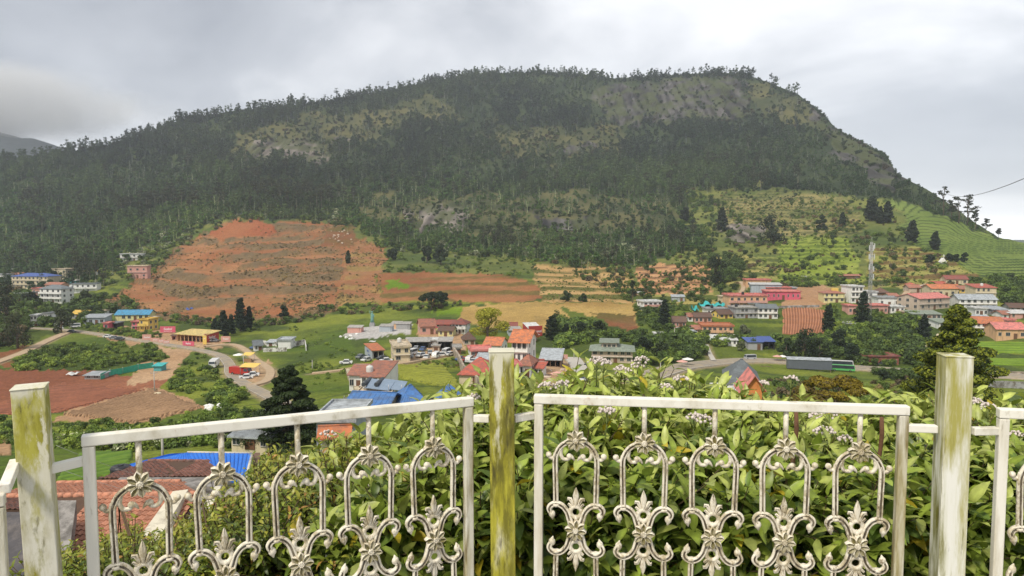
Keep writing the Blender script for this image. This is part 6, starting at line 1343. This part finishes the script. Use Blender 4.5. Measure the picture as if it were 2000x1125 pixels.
connector(Vector((B2.x, B2.y, ZC)), Vector((pr_.x-.036, pr_.y, ZC))); connector(Vector((pr_.x+.036, pr_.y-.02, ZC)), Vector((A3.x, A3.y, ZC)))
connector(Vector((B0.x, B0.y, -.435)), Vector((pl_.x-.025, pl_.y-.015, -.425)))
# ================================================================ near roofs at the left
TILE = mat('clay_tile', (.42, .19, .12), .8, .25, 5, .004, dirt=(.18, .10, .07), dirt_amt=.42, objvar=.28); TILE2 = mat('old_clay_tile', (.28, .125, .09), .85, .25, 5, .004, dirt=(.12, .08, .07), dirt_amt=.5, objvar=.28)
def tile_me(m_, w=.24, l=.36):
    b = MB(); n = 4; vs = []
    for y, z0 in ((0, .045), (l, 0)):
        for i in range(n+1): a = math.pi*i/n; vs.append((-w*.5+w*.62*(i/n), y, z0+.05*math.sin(a)))
        vs.append((w*.5, y, z0-.012))
    k = n+2; fs = [(i, i+1, k+i+1, k+i) for i in range(k-1)]; b.add(vs, fs, 0, True); b.add([(vs[i][0], 0, vs[i][2]) for i in range(k)]+[(vs[i][0], 0, vs[i][2]-.03) for i in range(k)], [(i, k+i, k+i+1, i+1) for i in range(k-1)]); return b.mesh('tile', m_)
TM = {0: tile_me(TILE), 1: tile_me(TILE2)}
def tiled_slope(parent, p00, p10, p11, p01, which=0, indiv=0):
    """p00-p10 eave, p01-p11 top edge"""
    p00, p10, p11, p01 = map(Vector, (p00, p10, p11, p01)); ex = (p10-p00).normalized(); up = ((p01+p11)/2-(p00+p10)/2); nn = ex.cross(up).normalized()
    if nn.z < 0: nn = -nn
    ey = nn.cross(ex).normalized(); 
    if ey.dot(up) < 0: ey = -ey
    b = MB(); b.slab([p00, p10, p11, p01] if (p11-p01).length > .01 else [p00, p10, p11], .1); b.build('roof_board', mat('timber_dark', (.1, .06, .04), .9), parent)
    wid = (p10-p00).length; Ls = up.dot(ey); Mr = Matrix((ex, ey, nn)).transposed().to_4x4(); cells = []
    for j in range(int(Ls/.33)+1):
        v = j*.33; tl = (p01-p00).dot(ex)*v/Ls; tr = wid-(wid-(p11-p00).dot(ex))*v/Ls
        for i in range(int(wid/.235)+1):
            u = i*.235+.12
            if tl+.05 < u < tr-.05 and v < Ls-.1: cells.append((u, v))
    src = TM[which]; V0 = np.array([v.co for v in src.vertices]); F0 = [tuple(p.vertices) for p in src.polygons]; q = MB(); rr = random.Random(int(wid*100))
    cells.sort(key=lambda c: -c[1]); cnt = 0
    for (u, v) in cells:
        M = Matrix.Translation(p00+ex*u+ey*v+nn*(.012+rr.uniform(0, .012))) @ Mr @ Matrix.Rotation(rr.uniform(-.03, .03), 4, 'Z')
        if cnt < indiv: o = link('tile', src, parent); o.matrix_local = M; cnt += 1
        else:
            q.add([M @ Vector(x) for x in V0], F0, 0, True)
    if q.v: tag(q.build('tiles', TILE if which == 0 else TILE2, parent), kind='stuff')
def ridge(parent, a, c, r=.13, which=0):
    a = Vector(a); c = Vector(c); n = max(2, int((c-a).length/.42)); b = MB()
    for i in range(n): p, q = a.lerp(c, i/n), a.lerp(c, (i+1.06)/n); b.tube([p+Vector((0, 0, .02)), q+Vector((0, 0, .055))], [r, r*.88], 8)
    b.build('ridge_caps', TILE if which == 0 else TILE2, parent)
GYC = mat('grey_render', (.30, .28, .26), .9, .2, 2, .005, dirt=(.13, .12, .11), dirt_amt=.5, streak=2); CRW = mat('cream_render', (.62, .57, .45), .85, .12, 2, dirt=(.3, .26, .2), dirt_amt=.4); ASPH = mat('felt_roof', (.085, .08, .085), .95, .3, 1.5, .01, dirt=(.17, .15, .14), dirt_amt=.45)
e = empty('tiled_house', at(150, 1110, 31), R(-4), 'large house with salmon clay tile roofs at the lower left behind the fence', 'house'); inv = (Matrix.Translation(e.location) @ Matrix.Rotation(R(-4), 4, 'Z')).inverted()
lo = lambda px, py, Y: inv @ at(px, py, Y)
# main slope facing the fence, upper slope behind it, hip at the left
r0, r1 = lo(-40, 972, 33), lo(352, 966, 33.5); tiled_slope(e, lo(60, 1110, 28.5), lo(320, 1105, 28.6), lo(385, 966, 33.5), lo(112, 972, 33), 0, 300)
ridge(e, lo(-60, 972, 33), lo(385, 966, 33.5), .15)
tiled_slope(e, lo(-60, 972, 33.05), lo(385, 966, 33.55), lo(352, 942, 36), lo(112, 945, 36), 0); ridge(e, lo(112, 945, 36), lo(352, 942, 36.2), .14); ridge(e, lo(132, 947, 36), lo(162, 970, 33.2), .12)
tiled_slope(e, lo(-60, 996, 31), lo(112, 996, 31), lo(112, 974, 33), lo(-60, 974, 33), 1)
b = MB(); b.slab([lo(372, 1112, 28), lo(322, 1108, 28.3), lo(392, 962, 33.7), lo(428, 966, 33.5)], .15); b.build('concrete_slope', GYC, e)
for (a0, a1, c0, c1) in (((255,1090,28),(300,1085,28.2),(368,968,33.4),(338,972,33.3)), ((352,1092,28),(376,1090,28.1),(432,962,33.7),(420,962,33.7))):
    b = MB(); b.slab([lo(*a0)+Vector((0, 0, .35)), lo(*a1)+Vector((0, 0, .35)), lo(*c0)+Vector((0, 0, .3)), lo(*c1)+Vector((0, 0, .3))], .7); b.build('parapet', CRW, e)
b = MB(); x0, x1 = lo(-80, 1000, 33).x, lo(430, 1000, 33).x; b.box(x0+.3, x1-.4, lo(100, 990, 29.2).y, lo(100, 990, 36.5).y, -8, lo(100, 1080, 30).z-.5); b.build('wall', wm_('beige'), e)
b = MB(); b.box(x1-1.6, x1+2.2, lo(100, 990, 31).y, lo(100, 990, 36).y, -8, lo(100, 1010, 33).z); b.build('wall', wm_('brick'), e)
tag(link('window', win_me(1.0, .8), e, (x1+.9, lo(100, 990, 31).y-.004, lo(100, 1040, 31).z)), None)
e = empty('flat_roofed_house', at(20, 1125, 27), R(-6), 'dark felt covered flat roof with scrap at the lower left corner', 'house')
inv = (Matrix.Translation(e.location) @ Matrix.Rotation(R(-6), 4, 'Z')).inverted()
b = MB(); b.slab([lo(-260, 1190, 26), lo(110, 1190, 26), lo(112, 1000, 30.5), lo(-200, 1000, 30.5)], .3); b.build('felt_roof', ASPH, e)
b = MB(); b.slab([lo(112, 1190, 26)+Vector((0, 0, .5)), lo(124, 1190, 26)+Vector((0, 0, .5)), lo(150, 1000, 30.6)+Vector((0, 0, .5)), lo(112, 1000, 30.6)+Vector((0, 0, .5))], .8); b.build('parapet', GYC, e)
b = MB(); q = lo(-60, 1190, 27); b.box(q.x-4, q.x+5.2, -1.0, 3.0, -8, q.z-.6); b.build('wall', GYC, e)
e = empty('old_tiled_house', at(330, 960, 40), R(-3), 'older brownish tile roof between the blue roof and the salmon roofs', 'house'); inv = (Matrix.Translation(e.location) @ Matrix.Rotation(R(-3), 4, 'Z')).inverted()
tiled_slope(e, lo(330, 932, 39.5), lo(436, 930, 39.5), lo(405, 902, 43.5), lo(318, 900, 43.5), 1, 140); tiled_slope(e, lo(190, 936, 39.5), lo(330, 932, 39.55), lo(318, 900, 43.6), lo(290, 902, 43.5), 1); ridge(e, lo(290, 901, 43.5), lo(407, 902, 43.5), .12, 1); ridge(e, lo(318, 901, 43.5), lo(352, 930, 39.7), .11, 1)
b = MB(); b.slab([lo(215, 950, 37.2), lo(440, 950, 37.2), lo(432, 932, 39.4), lo(235, 932, 39.4)], .2); b.build('grey_slab', GYC, e)
b = MB(); p0, p1 = lo(235, 950, 37.9), lo(400, 950, 37.9); b.box(p0.x+.3, p1.x-.2, p0.y+.3, lo(300, 900, 42.5).y, -6, p0.z-1.5); b.build('wall', wm_('beige'), e)
e = empty('blue_roofed_house', at(400, 960, 47), R(-4), 'house under bright blue sheet roof with white gutter at the lower left', 'house'); inv = (Matrix.Translation(e.location) @ Matrix.Rotation(R(-4), 4, 'Z')).inverted()
BLU = mat('bright_blue_sheet', (.03, .17, .62), .45, .08, 2, dirt=(.05, .14, .4), dirt_amt=.4)
S_l = [[(215,918,46),(392,926,45.5),(366,884,48.3),(330,888,48.3)], [(392,926,45.5),(478,945,44),(491,886,48.2),(366,884,48.3)]]
for S1 in S_l:
    c4 = [lo(*q) for q in S1]; b = MB(); b.slab(c4, .1); b.build('roof_slope', BLU, e); b = MB(); ribs_on(b, c4[0]+Vector((0,0,.01)), c4[1]+Vector((0,0,.01)), c4[2]+Vector((0,0,.01)), c4[3]+Vector((0,0,.01)), 15, .05); b.build('roof_ribs', BLU, e)
b = MB(); b.tube([lo(478, 946, 43.9), lo(492, 886, 48.3)], .09, 6); b.tube([lo(366, 883, 48.3), lo(491, 885, 48.3)], .07, 6); b.build('gutter', CRW, e)
b = MB(); b.slab([lo(496, 905, 47.5), lo(506, 905, 47.5), lo(508, 884, 50), lo(494, 884, 50)], 5); b.build('side_wall', wm_('brown'), e)
b = MB(); p0 = lo(240, 930, 46.5); p1 = lo(470, 945, 44.4); b.box(p0.x, p1.x, p1.y+.4, lo(400, 884, 48).y, -6, p1.z-.9); b.build('wall', wm_('cream'), e)
tank(at(236, 924, 46)+Vector((0, 0, -.1)), .6, .6, TANKM, 'black round tank at the left end of the bright blue roof')
# ================================================================ the shrubs behind the fence
def leaf_arrays(shape, seed):
    """leaf along +Y, face +Z, length 1"""
    r = random.Random(seed); st = [0, .14, .34, .56, .78, .92, 1.0]; prof = dict(lance=[.02, .10, .155, .15, .10, .04, .0], ovate=[.025, .15, .215, .19, .115, .045, .0], small=[.03, .16, .21, .20, .14, .07, .0])[shape]
    droop = r.uniform(.35, .9); fold = r.uniform(.15, .4); tw = r.uniform(-.25, .25); V = []; C = []
    for s, w in zip(st, prof):
        z = -droop*s*s*.6+.12*s; y = s*(1-.12*droop); cw = math.cos(tw*s); sw = math.sin(tw*s)
        for k in (-1, 0, 1):
            x = k*w; zz_ = abs(k)*w*fold+.02*math.sin(s*19+k)*abs(k); V.append((x*cw, y, z+zz_+x*sw)); C.append(1.22 if k == 0 else .96)
    F = []
    for i in range(6):
        for k in range(2): F.append((i*3+k, i*3+k+1, i*3+k+4, i*3+k+3))
    return np.array(V), np.array(C), np.array(F)
LSH = [leaf_arrays('lance', 1), leaf_arrays('lance', 2), leaf_arrays('ovate', 3), leaf_arrays('ovate', 4), leaf_arrays('small', 5), leaf_arrays('small', 6)]
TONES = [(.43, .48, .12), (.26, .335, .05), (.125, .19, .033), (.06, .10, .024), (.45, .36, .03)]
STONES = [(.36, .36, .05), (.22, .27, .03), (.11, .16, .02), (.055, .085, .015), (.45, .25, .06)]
LM = leafmat('shrub_leaf', False, .30, .42, .16, .45)
_lm = {}
def leaf_me(sh, tn, tones):
    k = (sh, tn, id(tones))
    if k not in _lm: V, C, F = LSH[sh]; _lm[k] = bigmesh('leaf', V, F, [LM], col={'lc': np.array(tones[tn])[None, :]*C[:, None]}, smooth=True)
    return _lm[k]
def frame(d, rnd, up=0.0):
    d = d.normalized(); s = d.cross(Vector((0, 0, 1)))
    if s.length < .05: s = Vector((1, 0, 0))
    s.normalize(); n = s.cross(d).normalized(); a = rnd.gauss(0, .35)
    s2 = s*math.cos(a)+n*math.sin(a); n2 = s2.cross(d); return s2, d, n2
def sprig(pos, axis, r, big=True, bright=0.):
    """a shoot: opposite pairs of leaves, young at the tip -> list of (matrix, shape, tone)"""
    out_ = []; axis = axis.normalized(); s, d, n = frame(axis, r); ln = r.uniform(.12, .24) if big else r.uniform(.10, .18); nodes = r.randint(4, 6) if big else r.randint(6, 9); rot = r.uniform(0, 3.14)
    for i in range(nodes):
        t = i/(nodes-1); c = pos+axis*(ln*t)
        for k in (0, 1):
            a = rot+i*math.pi/2*(1 if big else 1.3)+k*math.pi; out = s*math.cos(a)+n*math.sin(a); ang = R(r.uniform(65, 98))*(1-t)+R(r.uniform(30, 62))*t
            dl = (out*math.sin(ang)+axis*math.cos(ang)); dl.z -= .25*(1-t); dl.normalize(); L_ = (r.uniform(.10, .15)*(1-t)+r.uniform(.055, .085)*t) if big else (r.uniform(.03, .048)*(1-.4*t))
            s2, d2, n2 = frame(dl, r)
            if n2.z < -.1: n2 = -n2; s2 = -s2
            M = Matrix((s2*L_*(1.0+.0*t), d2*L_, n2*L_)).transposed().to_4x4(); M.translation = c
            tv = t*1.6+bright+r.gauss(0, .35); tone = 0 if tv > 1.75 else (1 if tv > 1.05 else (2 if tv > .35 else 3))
            if r.random() < .022: tone = 4
            out_.append((M, r.randrange(0, 4) if big else r.randrange(4, 6), tone))
    return out_, (pos-axis*.12, pos+axis*ln)
CREST_B = [(600,905),(640,872),(700,852),(760,835),(820,805),(865,770),(900,750),(940,742),(1000,738),(1060,740),(1110,728),(1200,732),(1300,732),(1380,742),(1420,770),(1470,782),(1520,795),(1600,808),(1700,808),(1760,795),(1820,790),(1900,803),(2000,818),(2200,822)]
CREST_S = [(60,1180),(120,1130),(200,1100),(260,1070),(310,1075),(350,1060),(400,1025),(440,975),(500,920),(560,900),(620,888),(700,880)]
def shrub(name, label, x0, x1, crest, n, big, seed, tones, ycrest, ybot=2.12, base=None, pyb=1180, nind=300):
    r = random.Random(seed); items = []; twigs = MB(); cx_, cy_ = zip(*crest); cy_ = [q+(64 if big else 34)+(34 if big and x < 900 else (26 if big and x < 1050 else (22 if big and x < 1430 else 6))) for x, q in crest]
    for i in range(n):
        px = r.uniform(x0, x1); cr = float(np.interp(px, cx_, cy_))+14*math.sin(px/23.)+8*math.sin(px/9.+1); u = r.random()**.8
        py = pyb+(cr-pyb)*u; Y = ybot+(ycrest-ybot)*(u**2.6)+.10*math.sin(px/37.+py/31.)+.07*math.sin(px/13.-py/17.); lay = r.random(); deep = 0
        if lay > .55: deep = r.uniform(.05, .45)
        p = at(px, py, Y+abs(r.gauss(0, .04))+deep)
        if deep: p.z -= deep*.1
        axis = Vector((r.gauss(0, .45), -.75+.9*u*.6+r.gauss(0, .3), .35+1.0*u+r.gauss(0, .3)))
        pb_ = 2.12 if p.y < 2.05 else 0
        if p.y < ybot: p.y = ybot
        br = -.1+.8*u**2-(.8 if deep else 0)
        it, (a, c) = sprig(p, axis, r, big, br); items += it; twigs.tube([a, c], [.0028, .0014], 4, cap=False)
    # far side of the crown: keeps going behind the crest
    for i in range(int(n*.35)):
        px = r.uniform(x0, x1); cr = float(np.interp(px, cx_, cy_))+14*math.sin(px/23.)+8*math.sin(px/9.+1); Y = ycrest+r.uniform(0, 1.2); base_ = at(px, cr+8, ycrest)
        p = Vector((base_.x*Y/ycrest, Y, base_.z-(Y-ycrest)*.32-r.uniform(0, .15))); it, (a, c) = sprig(p, Vector((r.gauss(0, .4), r.gauss(0, .4), 1)), r, big, .4); items += it; twigs.tube([a, c], [.0028, .0014], 4, cap=False)
    loc = at((x0+x1)/2, 1100, ybot+.5); loc.z = -2.1; e = empty(name, loc, 0, label, 'shrub'); inv = Matrix.Translation(-loc)
    vis = [(it[0].translation, it) for it in items]
    def key(it): t = it[0].translation; L_ = it[0].col[1].length; px = 1000+t.x/t.y*FPX; return -(L_/t.y**1.5) if -20 < px < 2020 and t.z/t.y > -.46 else 1
    items.sort(key=key)
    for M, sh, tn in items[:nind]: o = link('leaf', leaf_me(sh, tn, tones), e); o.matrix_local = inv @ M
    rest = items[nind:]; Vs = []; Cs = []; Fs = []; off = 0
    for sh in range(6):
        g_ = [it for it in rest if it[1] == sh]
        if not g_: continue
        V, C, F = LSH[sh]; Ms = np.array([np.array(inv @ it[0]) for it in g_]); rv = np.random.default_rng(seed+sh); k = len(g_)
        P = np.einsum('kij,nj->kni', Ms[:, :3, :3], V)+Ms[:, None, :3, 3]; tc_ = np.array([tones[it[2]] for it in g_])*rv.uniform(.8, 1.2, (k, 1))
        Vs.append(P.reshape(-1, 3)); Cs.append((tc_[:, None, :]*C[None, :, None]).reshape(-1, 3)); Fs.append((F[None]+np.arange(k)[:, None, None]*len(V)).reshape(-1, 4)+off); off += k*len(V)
    tag(link('foliage', bigmesh('foliage', np.concatenate(Vs), np.concatenate(Fs), [LM], col={'lc': np.concatenate(Cs)}, smooth=True), e), kind='stuff')
    b = MB(); b.v = [tuple(Vector(v)-loc) for v in twigs.v]; b.f = twigs.f; b.m = twigs.m; b.sm = twigs.sm
    for i in range(14):
        px = r.uniform(x0, x1); t0 = at(px, 1100, ybot+.35+r.uniform(0, .4)); a = Vector((t0.x*.9, ybot+.6, -2.1))-loc; m__ = at(px+r.uniform(-40, 40), 980, ybot+.3)-loc; cr = float(np.interp(px, cx_, cy_)); c = at(px+r.uniform(-50, 50), cr+40, ycrest)-loc
        b.tube([a, a.lerp(m__, .5)+Vector((r.uniform(-.05, .05), 0, 0)), m__, m__.lerp(c, .5), c], [q*(1 if big else .3) for q in (.014, .012, .009, .006, .003)], 6)
    b.build('stems', mat('twig_bark', (.13, .09, .055), .9, .3, 20, .002), e)
    return e
s1 = shrub('big_leafed_shrub', 'big leafed green shrub behind the right half of the left fence panel', 610, 1035, CREST_B, 1350, True, 31, TONES, 3.0)
s2 = shrub('big_leafed_shrub', 'big leafed green shrub behind the middle fence panel, left part', 1020, 1480, CREST_B, 1600, True, 32, TONES, 3.2)
s3 = shrub('big_leafed_shrub', 'big leafed green shrub around the right fence post', 1465, 2120, CREST_B, 1750, True, 33, TONES, 3.0)
s4 = shrub('small_leafed_shrub', 'small leafed olive green bush at the lower left behind the fence', 90, 700, CREST_S, 1900, False, 34, STONES, 2.9, 2.05)
# flower heads on their stalks, rusty rods in the shrub
FLM = mat('pale_blossom', (.62, .54, .50), .8, .25, 60); BUD = mat('stalk', (.14, .17, .05), .8)
rr = random.Random(4)
def flower_head(par, px, py, Y, s=.035, stalk=.16):
    p = at(px, py, Y)-par.location; b = MB()
    for i in range(26):
        a = rr.uniform(0, 6.28); u = rr.random()**.5; b.ball(p+Vector((s*u*math.cos(a), s*u*math.sin(a)*.8, s*.5*(1-u*u)+rr.uniform(-.004, .004))), rr.uniform(.0035, .0065), 0, 5, 3)
    b.build('flower_head', FLM, par); b = MB(); b.tube([p-Vector((rr.uniform(-.02, .02), -.03, stalk)), p-Vector((0, 0, .05)), p], .0025, 5)
    for i in range(5): a = i*1.25; b.tube([p-Vector((0, 0, .04)), p+Vector((s*.6*math.cos(a), s*.6*math.sin(a), -.005))], .0012, 4)
    b.build('flower_stalk', BUD, par)
for par, l_ in ((s1, [(925,778,2.6),(722,945,2.3),(760,925,2.3),(640,850,2.9)]), (s2, [(1165,707,3.0),(1252,706,3.1),(1213,722,3.0),(1245,716,3.1),(1178,710,2.9),(1220,728,3.0),(1330,742,2.9),(1355,815,2.4),(1375,822,2.4),(1300,758,2.8),(1185,806,2.35),(1100,752,2.8),(1068,756,2.7)]),
    (s3, [(1590,815,2.6),(1620,812,2.6),(1905,786,2.7),(1930,798,2.6),(1610,845,2.4),(1650,858,2.4),(1800,960,2.25),(1545,742,3.0),(1490,750,3.0),(1985,850,2.4)])):
    for q in l_: flower_head(par, *q, s=rr.uniform(.022, .038))
RST = mat('rust', (.14, .07, .04), .9, .4, 30, .002)
for px, y0, y1, Y, lab in ((1555, 805, 1180, 2.2, 'upright rusty rod behind the fourth ornament of the middle panel'), (1722, 815, 1180, 2.25, 'upright rusty rod behind the last ornament of the middle panel')):
    a = at(px, y0, Y); c = Vector((a.x-.03, a.y, -1.75)); b = MB(); pts_ = [a.lerp(c, t/24)+Vector((.004*math.sin(t*1.3), 0, 0)) for t in range(25)]; b.tube(pts_, [.006+.001*(i % 2) for i in range(25)], 7); thing_mb('iron_rod', b, RST, lab, 'rod')
# sprigs that reach above the crest near the coral house
# ================================================================ the air of the valley
b = MB(); b.box(-2600, 2600, -60, 2340, -63.5, 410)
hz = bpy.data.materials.new('air'); hz.use_nodes = True; t = hz.node_tree; t.nodes.remove(t.nodes['Principled BSDF'])
pv = t.nodes.new('ShaderNodeVolumePrincipled'); pv.inputs['Density'].default_value = HAZE; pv.inputs['Color'].default_value = (.82, .88, 1, 1); pv.inputs['Anisotropy'].default_value = .2
t.links.new(pv.outputs[0], t.nodes['Material Output'].inputs['Volume'])
tag(b.build('haze', hz), kind='stuff')

cl = bpy.data.materials.new('cloud'); cl.use_nodes = True; t = cl.node_tree; t.nodes.remove(t.nodes['Principled BSDF']); N = t.nodes.new; L = t.links.new
pv = N('ShaderNodeVolumePrincipled'); pv.inputs['Color'].default_value = (1, 1, 1, 1); co = N('ShaderNodeTexCoord'); no = N('ShaderNodeTexNoise'); no.inputs['Scale'].default_value = .0045; no.inputs['Detail'].default_value = 4; L(co.outputs['Object'], no.inputs['Vector'])
vm = N('ShaderNodeVectorMath'); vm.operation = 'MULTIPLY_ADD'; L(co.outputs['Generated'], vm.inputs[0]); vm.inputs[1].default_value = (2, 2, 2); vm.inputs[2].default_value = (-1, -1, -1); ln = N('ShaderNodeVectorMath'); ln.operation = 'LENGTH'; L(vm.outputs[0], ln.inputs[0])
def mm(op, a, b, cl_=False):
    q = N('ShaderNodeMath'); q.operation = op; q.use_clamp = cl_
    for i, v in enumerate((a, b)):
        if isinstance(v, (int, float)): q.inputs[i].default_value = v
        else: L(v, q.inputs[i])
    return q.outputs[0]
dn = mm('MULTIPLY', mm('ADD', mm('SUBTRACT', 1.0, ln.outputs['Value']), mm('MULTIPLY', mm('SUBTRACT', no.outputs['Fac'], .55), 1.5)), 1.6, True); dn = mm('MULTIPLY', mm('MULTIPLY', dn, mm('MULTIPLY', mm('SUBTRACT', 1.0, ln.outputs['Value']), 4.0, True)), .010); L(dn, pv.inputs['Density'])
L(pv.outputs[0], t.nodes['Material Output'].inputs['Volume']); b = MB(); b.box(-3500, -1250, 2550, 3350, 330, 700)
tag(b.build('low_cloud', cl), 'low cloud lying on the top of the distant hill at the left', kind='stuff')
